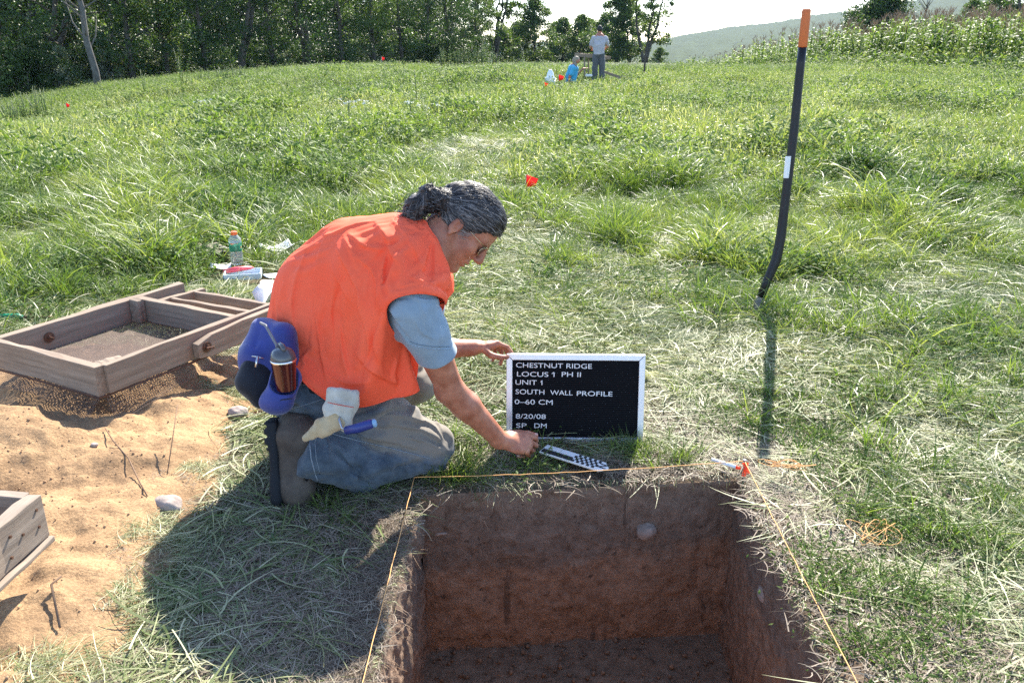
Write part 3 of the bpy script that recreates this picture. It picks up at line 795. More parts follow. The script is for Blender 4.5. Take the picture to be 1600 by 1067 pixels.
def cloth_mat(name, c1, c2, rough=.8, weave=900, trans=0.0, nscale=9, sheen=.3, bumpd=.0012):
    m = bpy.data.materials.new(name); m.use_nodes = True
    t = m.node_tree; b = t.nodes["Principled BSDF"]; L = t.links.new
    g = t.nodes.new("ShaderNodeNewGeometry")
    n = t.nodes.new("ShaderNodeTexNoise"); n.inputs["Scale"].default_value = nscale; n.inputs["Detail"].default_value = 7; n.inputs["Roughness"].default_value = .65; L(g.outputs["Position"], n.inputs["Vector"])
    r = t.nodes.new("ShaderNodeValToRGB"); e = r.color_ramp.elements
    e[0].position = .36; e[0].color = (*c1, 1); e[1].position = .64; e[1].color = (*c2, 1)
    L(n.outputs[0], r.inputs[0]); L(r.outputs[0], b.inputs["Base Color"])
    b.inputs["Roughness"].default_value = rough; b.inputs["Specular IOR Level"].default_value = .25
    b.inputs["Sheen Weight"].default_value = sheen; b.inputs["Sheen Roughness"].default_value = .5
    n2 = t.nodes.new("ShaderNodeTexNoise"); n2.inputs["Scale"].default_value = weave; n2.inputs["Detail"].default_value = 2; L(g.outputs["Position"], n2.inputs["Vector"])
    bp = t.nodes.new("ShaderNodeBump"); bp.inputs["Strength"].default_value = .15; bp.inputs["Distance"].default_value = bumpd * .6
    L(n2.outputs[0], bp.inputs["Height"]); L(bp.outputs[0], b.inputs["Normal"])
    if trans:
        out = t.nodes["Material Output"]; tr = t.nodes.new("ShaderNodeBsdfTranslucent"); L(r.outputs[0], tr.inputs[0])
        ms = t.nodes.new("ShaderNodeMixShader"); ms.inputs[0].default_value = trans
        L(b.outputs[0], ms.inputs[1]); L(tr.outputs[0], ms.inputs[2]); L(ms.outputs[0], out.inputs[0])
    return m
SKIN = skin_mat()
VEST = cloth_mat("orange_vest_cloth", (1.0, .115, .048), (1.0, .145, .064), .7, 700, 0.0, 5, .0)
SHIRT = cloth_mat("blue_grey_cotton", (.21, .29, .36), (.26, .35, .43), .9, 800)
HAIRM = mat("greying_hair", (.016, .012, .012), .5, .3, noise=(40, (.09, .075, .07), .7))
HAIRS = bpy.data.materials.new("hair_strands"); HAIRS.use_nodes = True
_t = HAIRS.node_tree; _b = _t.nodes["Principled BSDF"]; _a = _t.nodes.new("ShaderNodeAttribute"); _a.attribute_name = "tint"
_r = _t.nodes.new("ShaderNodeValToRGB"); _e = _r.color_ramp.elements
_e[0].position = .25; _e[0].color = (.018, .014, .014, 1); _e[1].position = .95; _e[1].color = (.27, .235, .22, 1)
_t.links.new(_a.outputs["Fac"], _r.inputs[0]); _t.links.new(_r.outputs[0], _b.inputs["Base Color"]); _b.inputs["Roughness"].default_value = .5

# skeleton (world metres)
pelvis = at(492, 582, 2.72); belly = at(520, 500, 2.66); chest = at(585, 425, 2.56); neck0 = at(655, 398, 2.50)
shR = at(648, 478, 2.40); elR = at(703, 606, 2.57); wrR = at(781, 687, 2.72)
shL = at(668, 440, 2.72); elL = at(655, 546, 2.79); wrL = at(737, 543, 2.875)
hipR = at(480, 610, 2.62); knR = at(668, 694, 2.69); anR = at(466, 702, 2.57)
hipL = at(505, 600, 2.86); knL = at(640, 596, 2.95); anL = at(500, 640, 2.98)

HC = at(712, 357, 2.485)                       # centre of the ear axis
Hf = _n([.575, -.20, -.79]); Hu = _n(np.array([.82, .16, .56]) - Hf * (np.array([.82, .16, .56]) @ Hf)); Hs = np.cross(Hf, Hu)
if Hs[1] > 0: Hs = -Hs
RH = np.array([Hf, Hu, Hs])
def H(f, u, s=0.0): return HC + Hf * f + Hu * u + Hs * s * 1.0 - Hs * .075
lo = np.array([-.83, 2.06, .02]); hi = np.array([.16, 2.98, .98])
B = Vol(lo, hi, .0031)
# torso and limbs
B.chain([pelvis, belly, chest, neck0], [.10, .09, .09, .060], .04)
B.chain([shL, chest, shR], [.05, .07, .046], .03)
B.chain([shR, shR * .5 + elR * .5, elR], [.046, .051, .041], .02)
B.chain([elR, elR * .68 + wrR * .32, wrR], [.041, .043, .029], .015)
B.cone(elR + [-.012, -.005, -.01], elR * .55 + wrR * .45 + [-.012, -.004, -.004], .033, .024, .02)
B.chain([shL, shL * .5 + elL * .5, elL], [.055, .048, .040], .02)
B.chain([elL, elL * .68 + wrL * .32, wrL], [.040, .041, .027], .015)
B.chain([hipR, knR], [.085, .06], .03); B.chain([knR, anR], [.055, .032], .02)
B.chain([hipL, knL], [.085, .06], .03); B.chain([knL, anL], [.055, .04], .02)
# neck and head
B.cone(neck0, H(-.028, -.018, 0.0), .062, .058, .02)
B.cone(neck0 + [.02, 0, -.02], H(.02, -.05, 0), .052, .045, .02)
B.ell(H(-.012, .050), (.098, .090, .077), RH, .01)
B.ell(H(.035, .055), (.062, .072, .068), RH, .02)
B.ell(H(.048, -.012), (.052, .078, .058), RH, .02)
for sg in (-1, 1):
    B.cone(H(.005, -.035, sg * .052), H(.078, -.082, sg * .018), .019, .018, .018)     # jaw
    B.ell(H(.070, .005, sg * .042), (.020, .022, .018), RH, .015)                      # cheekbone
    B.cone(H(.090, .047, sg * .012), H(.078, .050, sg * .045), .009, .009, .012)       # brow
    B.ell(H(.094, .026, sg * .031), (.014, .012, .017), RH, .010, 'sub')               # socket
    B.ell(H(.079, .027, sg * .031), (.013, .012, .013), RH, .002)                      # eye
    B.cone(H(.088, .033, sg * .022), H(.084, .034, sg * .044), .0045, .004, .003)      # lid
    B.ell(H(.108, -.006, sg * .011), (.010, .008, .008), RH, .005)                     # nostril wing
    B.ell(H(-.006, .010, sg * .079), (.018, .032, .009), RH, .004)                     # ear
    B.ell(H(-.002, .012, sg * .089), (.009, .020, .006), RH, .003, 'sub')
    B.ell(H(.004, .000, sg * .088), (.006, .008, .008), RH, .003, 'sub')
    B.ell(H(.0, -.022, sg * .078), (.007, .009, .007), RH, .004)
    B.cone(H(.100, -.012, sg * .017), H(.088, -.040, sg * .030), .0022, .0022, .006, 'sub')   # fold beside the mouth
B.cone(H(.094, .036), H(.119, .002), .0085, .0105, .010)
B.cone(H(.098, .040), H(.114, .014), .006, .006, .008)
B.ell(H(.115, -.001), (.011, .0095, .011), RH, .005)
B.ell(H(.096, -.032), (.012, .0075, .022), RH, .006)
B.ell(H(.093, -.047), (.012, .0075, .019), RH, .006)
B.ell(H(.107, -.0395), (.010, .0020, .024), RH, .003, 'sub')
B.ell(H(.086, -.076), (.019, .019, .021), RH, .012)
for kk in range(4):                                                                       # creases in the bent neck
    B.cone(H(-.035 + .018 * kk, -.045 - .004 * kk, .058), H(-.055 + .024 * kk, -.085, .052), .0018, .0018, .006, 'sub')

def hand(V, wrist, d, nrm, thumb, curls, spread, size=1.0, thumb_to=None, cup=.0, straight=None):
    """wrist, finger direction, back-of-hand normal, which side the thumb is on"""
    d = _n(d); nrm = _n(np.asarray(nrm) - d * (np.asarray(nrm) @ d)); t = np.cross(nrm, d)
    if t @ np.asarray(thumb) < 0: t = -t
    S = size; J = {}
    R = np.array([d, t, nrm])
    V.cone(wrist - d * .02 * S, wrist + d * .02 * S, .026 * S, .025 * S, .014)
    V.ell(wrist + d * .050 * S, (.056 * S, .041 * S, .0165 * S), R, .012)
    V.ell(wrist + d * .040 * S + t * .024 * S - nrm * .006 * S, (.036 * S, .016 * S, .015 * S), R, .012)
    L = [(.040, .026, .021), (.045, .029, .022), (.042, .027, .021), (.032, .021, .019)]
    rr = [.0088, .0092, .0088, .0078]
    for k in range(4):
        off = (.0285 - .019 * k) * S; kn = wrist + d * (.088 - .0045 * abs(k - 1.2)) * S + t * off + nrm * .002
        a = spread * (1.2 - k); dd = _n(d + t * a); ang = 0; p = kn; pts = [wrist + d * .045 * S + t * off * .8 + nrm * .004, kn]; rs = [.010 * S, (rr[k] + .0016) * S]
        for q in range(3):
            ang += curls[k][q]; v = dd * math.cos(ang) - nrm * math.sin(ang)
            p = p + v * L[k][q] * S; pts.append(p); rs.append((rr[k] - .0009 * (q + 1) + .0003) * S)
        V.chain(pts[:2], rs[:2], .009)
        V.chain(pts[1:], rs[1:], .0022)
        V.ell(kn + nrm * .0035, (.0095, .0095, .008), R, .004)
        J[k] = pts
    b = wrist + d * .022 * S + t * .026 * S - nrm * .006 * S
    th = thumb_to if thumb_to is not None else [_n(t * .8 + d * .6 - nrm * .2), _n(t * .35 + d * .9 - nrm * .25), _n(d * 1 - nrm * .35)]
    pts = [b]; 
    for v, l in zip(th, (.042, .034, .027)): pts.append(pts[-1] + np.asarray(v) * l * S)
    V.chain(pts, [.0150 * S, .0115 * S, .0100 * S, .0082 * S], .005)
    J['t'] = pts; J['R'] = R
    return J
# right hand: lower left corner of the board, fingers wrapped over the frame
dR = _n([.93, .24, -.26])
JR = hand(B, wrR + dR * .012, dR, [.12, -.62, .77], [.1, 1, .1], [(.35, .7, .45), (.55, .95, .6), (.75, 1.1, .7), (.95, 1.15, .75)], .05, 1.0,
          thumb_to=[_n([.75, .60, -.15]), _n([.93, .30, -.2]), _n([.97, .0, -.2])])
# left hand: upper left corner, thumb in front, fingers closing behind the frame
dL = _n([.86, .44, -.02])
JL = hand(B, wrL + dL * .008, dL, [-.05, .35, .93], [0, -1, 0], [(.45, .55, .45), (.65, .7, .4), (.85, .75, .4), (1.0, .8, .45)], .06, .95,
          thumb_to=[_n([.62, -.42, -.40]), _n([.93, -.05, -.20]), _n([.96, .22, -.05])])
me = B.mesh("body", 1)
man = empty("person", (float(pelvis[0]), float(pelvis[1]), 0), 0, "man with grey ponytail in orange vest kneeling beside the pit and holding the letter board", "person")
body = link("body", me, SKIN, man)
del B

# fingernails and sunglasses
nm = mat("fingernail", (.62, .36, .28), .35)
for JJ in (JR, JL):
    for k in (0, 1, 2, 3, 't'):
        p = JJ[k]; d = _n(np.asarray(p[-1]) - p[-2]); n_ = JJ['R'][2]; n_ = _n(n_ - d * (n_ @ d)); s_ = np.cross(d, n_)
        mb = MB(); c = np.asarray(p[-1]) + n_ * (.0064 if k != 't' else .0074)
        mb.box(c, (.011, .0085, .0022), Matrix([list(r) for r in np.array([d, s_, n_]).T]), .0009)
        mb.build("fingernail", nm, man, True)
gl = MB(); lens = mat("dark_lens", (.02, .015, .015), .08, .8); wire = mat("gold_wire", (.55, .45, .30), .3, .5, 1.0)
for sg in (-1, 1):
    gl.tube([H(.098, .040, sg * .052), H(.060, .034, sg * .072), H(.0, .028, sg * .081), H(-.012, .012, sg * .081)], .0013, 6)
    ring = [H(.103 - .010 * abs(math.cos(a)) * (1 if math.cos(a) > 0 else .2), .026 + .018 * math.sin(a), sg * (.031 + .023 * math.cos(a))) for a in np.linspace(0, 2 * PI, 17)]
    gl.tube(ring, .0011, 5)
    lm = MB(); lm.add([ring[q] for q in range(16)] + [ring[q] - Hf * .0015 for q in range(16)],
                      [tuple(range(16)), tuple(range(31, 15, -1))] + [(q, 16 + q, 16 + (q + 1) % 16, (q + 1) % 16) for q in range(16)])
    if sg == -1: glasses = gl
    L_ = lm.build("sunglass_lens", lens, man)
gl.tube([H(.106, .034, -.009), H(.108, .037, 0), H(.106, .034, .009)], .0012, 5)
gl.build("sunglass_frame", wire, man, True)

# hair: a cap, wavy strands drawn back, and a curly ponytail
hv = Vol(HC - .30, HC + .22, .0036)
hv.ell(H(-.012, .052), (.108, .100, .0855), RH, .006)
hv.ell(H(.020, .075), (.076, .076, .074), RH, .01)
pn = H(.036, .036) ; hv.plane(pn, Hf * 1.0 - Hu * .98, .006)
hv.plane(H(-.06, -.035), -Hu * 1.0 + Hf * .25, .01)
hv.disp(lambda p: (V1(((p - HC) @ RH.T) * np.array([16, 60, 60])) - .5) * .009)
PT = [at(692, 312, 2.50), at(670, 309, 2.50), at(654, 322, 2.50), at(646, 338, 2.50), at(640, 350, 2.50)]
hv.chain(PT, [.030, .034, .034, .026, .012], .012)
hv.disp(lambda p: (V1((p - HC) * 70) - .5) * .022 + (V2((p - HC) * 160) - .5) * .010, PT[2] - .085, PT[2] + .085)
hair = link("hair", hv.mesh("hair", 1), HAIRM, man)
from mathutils.bvhtree import BVHTree
_bvh = BVHTree.FromPolygons([tuple(p) for p in hv.V], [tuple(int(i) for i in q) for q in hv.F])
def on_cap(p, off):
    loc, nr, ix, ds = _bvh.find_nearest(Vector(p))
    if nr.dot(loc - Vector(H(-.01, .05))) < 0: nr = -nr
    return np.array(loc + nr * off)
def ribbons(paths, w, tints, name, m, parent):
    V = []; F = []; T = []
    for pth, tn in zip(paths, tints):
        pth = np.asarray(pth); n = len(pth); b = len(V)
        for i in range(n):
            d = _n(pth[min(i + 1, n - 1)] - pth[max(i - 1, 0)]); o = _n(pth[i] - H(-.02, .03)); s_ = _n(np.cross(d, o)); ww = w * (1 - abs(2 * i / (n - 1) - 1) ** 3)
            V += [pth[i] - s_ * ww, pth[i] + o * ww * .7, pth[i] + s_ * ww]; T += [tn] * 3
        for i in range(n - 1):
            a = b + 3 * i; F += [(a, a + 1, a + 4, a + 3), (a + 1, a + 2, a + 5, a + 4)]
    return link(name, mesh_np(name, V, F, {"tint": T}), m, parent)
hr = np.random.default_rng(3); paths = []; tn = []
_hn = len(hv.V)
for k in range(2600):
    p = hv.V[hr.integers(0, _hn)]
    q0 = (p - HC); 
    if np.linalg.norm(p - PT[2]) < .06 and (q0 @ Hf) < -.10: continue
    if abs(q0 @ Hf) > .2: continue
    pts = []; ph = hr.uniform(0, 6); am = hr.uniform(.0005, .0022); fr_ = hr.uniform(55, 110); cur = np.array(p); sdw = None
    for i in range(10):
        to = PT[0] - cur; ds = np.linalg.norm(to)
        if ds < .022: break
        d = to / ds; o = _n(cur - H(-.01, .05)); d = _n(d - o * (d @ o)); sdw = np.cross(o, d)
        pts.append(on_cap(cur + sdw * am * 2.2 * math.sin(ph + i * .0075 * fr_), .0007 + am * (1 + math.cos(ph * 2 + i * .0075 * fr_))))
        cur = on_cap(cur + d * .0075, 0)
    if len(pts) > 4: paths.append(pts); tn.append(np.clip(hr.beta(1.2, 1.9) + .25 * (V1(p * 30) - .5), 0, 1))
for k in range(420):
    i0 = hr.integers(0, 3); f = hr.random(); c = PT[i0] * (1 - f) + PT[i0 + 1] * f; r = hr.uniform(.018, .038)
    o = _n(hr.normal(0, 1, 3)); p = c + o * r; pts = []; dr = _n(PT[4] - PT[1] + hr.normal(0, .03, 3)); s_ = _n(np.cross(dr, o)); ph = hr.uniform(0, 6); rad = hr.uniform(.004, .010); tw = hr.uniform(9, 17)
    for i in range(12):
        t_ = i / 11; pts.append(p + dr * t_ * hr.uniform(.036, .040) + (o * math.cos(ph + tw * t_) + s_ * math.sin(ph + tw * t_)) * rad * (1 + t_ * .5))
    paths.append(pts); tn.append(hr.beta(1.5, 1.3))
for k in range(46):                                    # temple and sideburn grey
    p = H(.030 + hr.uniform(-.02, .022), .035 + hr.uniform(-.028, .02), .073); pts = [p + Hf * (-.004 * i) + Hu * (-.0034 * i) + Hs * .0006 * math.sin(i) + hr.normal(0, .0005, 3) for i in range(6)]
    paths.append(pts); tn.append(hr.uniform(.6, 1))
for k in range(260):                                   # flyaway hairs
    p = hv.V[hr.integers(0, _hn)]; o = _n(p - H(-.01, .05)); d = _n(np.cross(o, hr.normal(0, 1, 3)) + o * .5); pts = [p]
    for i in range(6): d = _n(d + hr.normal(0, .35, 3)); pts.append(pts[-1] + d * .0045)
    if (p - HC) @ Hu > .0: paths.append(pts); tn.append(hr.uniform(.2, .9))
ribbons(paths, .0010, tn, "hair_strands", HAIRS, man)
tie = MB(); tie.tube([PT[0] + (_n(np.cross(Hf, Hs)) * math.cos(a) + Hs * math.sin(a)) * .021 for a in np.linspace(0, 2 * PI, 15)], .004, 6)
tie.build("hair_tie", mat("black_elastic", (.02, .02, .02), .7), man, True)
for sg in (-1, 1):                                      # eyebrows
    mb = MB()
    for q in range(16):
        f = q / 15; p = H(.099 - .018 * f, .048 + .006 * math.sin(f * PI), sg * (.012 + .036 * f)); mb.tube([p, p + Hf * .004 + Hs * sg * .004], [.0014, .0004], 4)
    mb.build("eyebrow", HAIRM, man)

from mathutils.bvhtree import BVHTree as _BT
def on_mesh(bvh_, px_, py_, off=.0008):
    """a line on cloth is laid where it is seen in the photograph"""
    d = Vector(CF + (px_ - 800) / FPX * CR - (py_ - 533) / FPX * CU).normalized(); h_ = bvh_.ray_cast(Vector(CP), d)
    return None if h_[0] is None else np.array(h_[0] - d * off)
def press_folds(VV, VN, bvh_, folds):
    """folds steep on one side of their line (w1), easy on the other (w2), fading to both ends"""
    nv_ = len(VV); DH = np.zeros(nv_)
    for pts, A, w1, w2 in folds:
        pts = np.array(pts, float); n = 20; t = np.linspace(0, len(pts) - 1, n); q = np.stack([np.interp(t, range(len(pts)), pts[:, c]) for c in (0, 1)], 1)
        for _ in range(5): q[1:-1] = (q[:-2] + 2 * q[1:-1] + q[2:]) / 4
        L3 = [on_mesh(bvh_, *p, 0) for p in q]; L3 = np.array([p for p in L3 if p is not None])
        if len(L3) < 5: continue
        c_ = L3.mean(0); near = np.nonzero(((VV - c_) ** 2).sum(1) < (np.linalg.norm(L3 - c_, axis=1).max() + .06) ** 2)[0]; W = VV[near]
        best = np.full(len(W), 9.); sgn = np.ones(len(W)); fe = np.zeros(len(W)); m_ = len(L3) - 1
        for i in range(m_):
            ab = L3[i + 1] - L3[i]; tt_ = np.clip(((W - L3[i]) @ ab) / (ab @ ab + 1e-12), 0, 1); dv = W - L3[i] - tt_[:, None] * ab; d_ = np.linalg.norm(dv, axis=1); k_ = d_ < best
            sd_ = np.cross(ab, -CF); best[k_] = d_[k_]; sgn[k_] = np.sign(dv[k_] @ sd_); fe[k_] = (i + tt_[k_]) / m_
        w_ = np.where(sgn > 0, w1, w2); h_ = np.clip(1 - best / w_, 0, 1); DH[near] += A * h_ ** 1.6 * np.sin(PI * np.clip(fe * .92 + .06, 0, 1)) ** .7
    return VV + VN * DH[:, None]
def vnormals(V, F):
    a = V[F[:, 2]] - V[F[:, 0]]; b = V[F[:, 3]] - V[F[:, 1]]; n = np.cross(a, b); N = np.zeros_like(V)
    for i in range(4): np.add.at(N, F[:, i], n)
    N /= np.linalg.norm(N, axis=1)[:, None] + 1e-12
    return N if ((V - V.mean(0)) * N).sum(1).mean() > 0 else -N
def fold_vol(v_, folds):
    b_ = _BT.FromPolygons([tuple(p) for p in v_.V], [tuple(int(i) for i in q) for q in v_.F]); v_.V = press_folds(v_.V, vnormals(v_.V, v_.F), b_, folds)
def crease(V, pts, r=.006, k=.018, op='sub'):
    V.chain([np.asarray(p) for p in pts], [r] * len(pts), k, op)
# T-shirt: sleeves, side panel and collar
sv = Vol([-.62, 2.06, .24], [.02, 2.95, .90], .0036)
sa = shR + _n(shR - elR) * .0; se = shR + (elR - shR) * .58
sv.chain([sa, shR * .5 + se * .5, se], [.070, .067, .0625], .02)
sv.ell(shR + [-.010, .03, .0], (.062, .062, .062), None, .02)
sv.ell(at(622, 498, 2.47), (.050, .05, .07), None, .03)
sv.chain([at(600, 440, 2.58), at(590, 520, 2.58)], [.10, .09], .03)
sv.chain([shL, shL + (elL - shL) * .55], [.070, .062], .02)
sv.cone(neck0 + [-.02, 0, -.04], neck0 + [-.012, 0, -.012], .070, .064, .02)
nrm = _n(elR - shR); se2 = se + nrm * .004
sv.put(lambda x, y, z: np.where((x - (shR[0] + .02)) + (z - shR[2]) * -.2 > -.16, (x - se2[0]) * nrm[0] + (y - se2[1]) * nrm[1] + (z - se2[2]) * nrm[2], -1).astype(np.float32), shR - [.14, .12, .34], shR + [.2, .12, .1], .004, 'and')
sv.disp(lambda p: (V1(p * np.array([14, 14, 9])) - .5) * .013 + (V2(p * 30) - .5) * .005)
crease(sv, [at(603, 478, 2.40), at(622, 505, 2.36), at(636, 540, 2.38)], .004, .016)
crease(sv, [at(612, 466, 2.36), at(650, 462, 2.33), at(690, 468, 2.37)], .003, .012)
crease(sv, [at(640, 536, 2.42), at(668, 543, 2.42), at(703, 540, 2.44)], .0015, .004)
sv.mesh("tmp", 1)
fold_vol(sv, [([(606, 478), (624, 500), (642, 528)], .009, .010, .026), ([(612, 500), (630, 520), (640, 540)], .008, .010, .02), ([(650, 458), (664, 490), (668, 525)], .006, .010, .024),
    ([(690, 470), (684, 500), (690, 532)], .006, .014, .010), ([(640, 462), (660, 470), (690, 468)], .006, .010, .016), ([(648, 500), (660, 520), (680, 530)], .005, .008, .018)])
shirt = link("t_shirt", mesh_np("t_shirt", sv.V, sv.F), SHIRT, man)
SV_, SF_ = sv.V, sv.F
del sv

# jeans: belt line, two folded legs with creases; the near thigh is muddied
jv = Vol([-.86, 2.02, -.01], [-.10, 3.12, .50], .0042)
jv.ell(pelvis + [.0, 0.02, .0], (.135, .17, .135), None, .02)
jv.ell(at(482, 618, 2.64), (.098, .12, .105), None, .04)
jv.chain([hipR, hipR * .5 + knR * .5 + [0, 0, .01], knR], [.112, .106, .080], .03)
jv.ell(knR + [.0, 0, -.005], (.085, .078, .085), None, .03)
sh1 = at(560, 725, 2.60); cuff = at(487, 706, 2.545)
jv.chain([knR + [-.02, 0, -.02], sh1 + [0, 0, .0], cuff], [.074, .080, .088], .022)
jv.chain([hipL, knL], [.12, .085], .03); jv.chain([knL, anL], [.075, .07], .03)
cn = _n(cuff - sh1)
jv.put(lambda x, y, z: ((x - cuff[0]) * cn[0] + (y - cuff[1]) * cn[1] + (z - cuff[2]) * cn[2] - .03).astype(np.float32), cuff - [.20, .16, .13], cuff + [.10, .16, .055], .004, 'and')
for pts in ([at(470, 655, 2.50), at(540, 680, 2.50), at(620, 700, 2.56), at(690, 716, 2.62)], [at(480, 662, 2.50), at(560, 690, 2.50), at(640, 712, 2.57)]):
    crease(jv, pts, .008, .02)
for pts, r in (([at(612, 655, 2.50), at(660, 668, 2.57), at(688, 690, 2.63)], .005), ([at(628, 640, 2.52), at(668, 655, 2.58), at(694, 680, 2.64)], .004),
            ([at(640, 628, 2.54), at(676, 648, 2.60)], .003), ([at(540, 640, 2.46), at(585, 655, 2.48), at(640, 680, 2.55)], .004), ([at(470, 645, 2.50), at(500, 640, 2.46), at(540, 660, 2.46)], .005),
            ([at(520, 700, 2.49), at(560, 735, 2.53), at(570, 755, 2.55)], .005), ([at(600, 705, 2.52), at(615, 735, 2.56)], .004), ([at(640, 715, 2.56), at(620, 745, 2.6)], .004)):
    crease(jv, pts, r, .016)
jv.disp(lambda p: (V1(p * np.array([11, 11, 20])) - .5) * .014 - np.abs(V1(p * np.array([13, 13, 26]) + V2(p * 6)[:, None] * 2.5) - .5) * .036 + .007 + (V2(p * 34) - .5) * .007)
jv.mesh("tmp", 1)
fold_vol(jv, [([(600, 648), (640, 652), (676, 664), (694, 690)], .011, .010, .026), ([(610, 664), (650, 668), (684, 684), (697, 704)], .011, .008, .022), ([(622, 682), (655, 686), (686, 700)], .009, .008, .018),
    ([(560, 650), (600, 640), (640, 632)], .008, .012, .024), ([(470, 652), (500, 668), (540, 676), (600, 684), (660, 704)], .014, .012, .03), ([(498, 640), (520, 655), (556, 660)], .008, .010, .022),
    ([(520, 690), (540, 715), (560, 740), (590, 756)], .012, .010, .03), ([(556, 690), (572, 715), (574, 745)], .010, .010, .024), ([(600, 700), (612, 725), (606, 752)], .010, .010, .022),
    ([(636, 712), (634, 735), (650, 750)], .008, .010, .02), ([(505, 672), (512, 700), (510, 735)], .008, .010, .02), ([(540, 690), (600, 712), (640, 728)], .007, .010, .02),
    ([(455, 622), (480, 640), (500, 650)], .007, .010, .02), ([(660, 640), (680, 655), (690, 672)], .006, .008, .014), ([(655, 720), (675, 725), (690, 716)], .006, .008, .014)])
jme = mesh_np("jeans", jv.V, jv.F)
def jeans_mat():
    m = cloth_mat("worn_denim", (.048, .066, .088), (.095, .122, .150), .88, 1000, 0, 22, .2)
    t = m.node_tree; b = t.nodes["Principled BSDF"]; src = b.inputs["Base Color"].links[0].from_socket
    a = t.nodes.new("ShaderNodeAttribute"); a.attribute_name = "mud"
    n = t.nodes.new("ShaderNodeTexNoise"); n.inputs["Scale"].default_value = 14; n.inputs["Detail"].default_value = 7
    g = t.nodes.new("ShaderNodeNewGeometry"); t.links.new(g.outputs["Position"], n.inputs["Vector"])
    ad = t.nodes.new("ShaderNodeMath"); ad.operation = 'MULTIPLY_ADD'; ad.inputs[1].default_value = .9; t.links.new(n.outputs[0], ad.inputs[0]); t.links.new(a.outputs["Fac"], ad.inputs[2])
    mr = t.nodes.new("ShaderNodeMapRange"); mr.inputs[1].default_value = .75; mr.inputs[2].default_value = 1.15; mr.inputs[4].default_value = .9; t.links.new(ad.outputs[0], mr.inputs[0])
    x = t.nodes.new("ShaderNodeMix"); x.data_type = 'RGBA'; x.inputs[7].default_value = (.215, .185, .150, 1)
    t.links.new(mr.outputs[0], x.inputs[0]); t.links.new(src, x.inputs[6]); t.links.new(x.outputs[2], b.inputs["Base Color"])
    return m
ja = knR - hipR; tt = ((jv.V - hipR) @ ja) / (ja @ ja); dd = np.linalg.norm(jv.V - (hipR + np.clip(tt, 0, 1)[:, None] * ja), axis=1)
mud = np.clip((tt - .0) * 1.5, 0, .9) * np.clip((.165 - dd) * 14, 0, 1) * np.clip((jv.V[:, 2] - .04) * 9, 0, 1)
mud = np.where(jv.V[:, 1] > 2.62, .9, mud)
aa = jme.attributes.new("mud", 'FLOAT', 'POINT'); aa.data.foreach_set("value", mud.astype(np.float32))
jeans = link("jeans", jme, jeans_mat(), man)
JV_, JF_ = jv.V, jv.F
del jv
def stitch(bvh_, pts, r_, name, m):
    pts = np.array(pts, float); t = np.linspace(0, len(pts) - 1, 6 * len(pts)); q = [on_mesh(bvh_, np.interp(v, range(len(pts)), pts[:, 0]), np.interp(v, range(len(pts)), pts[:, 1])) for v in t]
    q = [p for p in q if p is not None]
    if len(q) > 2:
        mb = MB(); mb.tube(q, r_, 5); mb.build(name, m, man, True)
THREAD = mat("denim_seam", (.19, .22, .25), .9)
_jb = _BT.FromPolygons([tuple(p) for p in JV_], [tuple(int(i) for i in q) for q in JF_])
stitch(_jb, [(494, 664), (484, 690), (486, 715), (492, 738), (497, 752)], .0024, "hem_seam", THREAD)
stitch(_jb, [(502, 662), (492, 690), (494, 715), (500, 740)], .0012, "hem_seam", THREAD)
stitch(_jb, [(446, 610), (470, 600), (492, 602)], .0024, "waistband_seam", THREAD)
stitch(_jb, [(448, 640), (480, 631), (508, 622)], .0014, "pocket_seam", THREAD)
stitch(_jb, [(450, 650), (500, 672), (560, 688), (620, 702), (672, 716)], .0018, "inseam", THREAD)
_sb = _BT.FromPolygons([tuple(p) for p in SV_], [tuple(int(i) for i in q) for q in SF_])
stitch(_sb, [(640, 533), (655, 538), (675, 541), (704, 541)], .0012, "sleeve_hem", mat("shirt_thread", (.13, .18, .23), .9))
stitch(_sb, [(640, 537), (655, 542), (675, 545), (704, 545)], .0012, "sleeve_hem", mat("shirt_thread_light", (.30, .38, .46), .9))

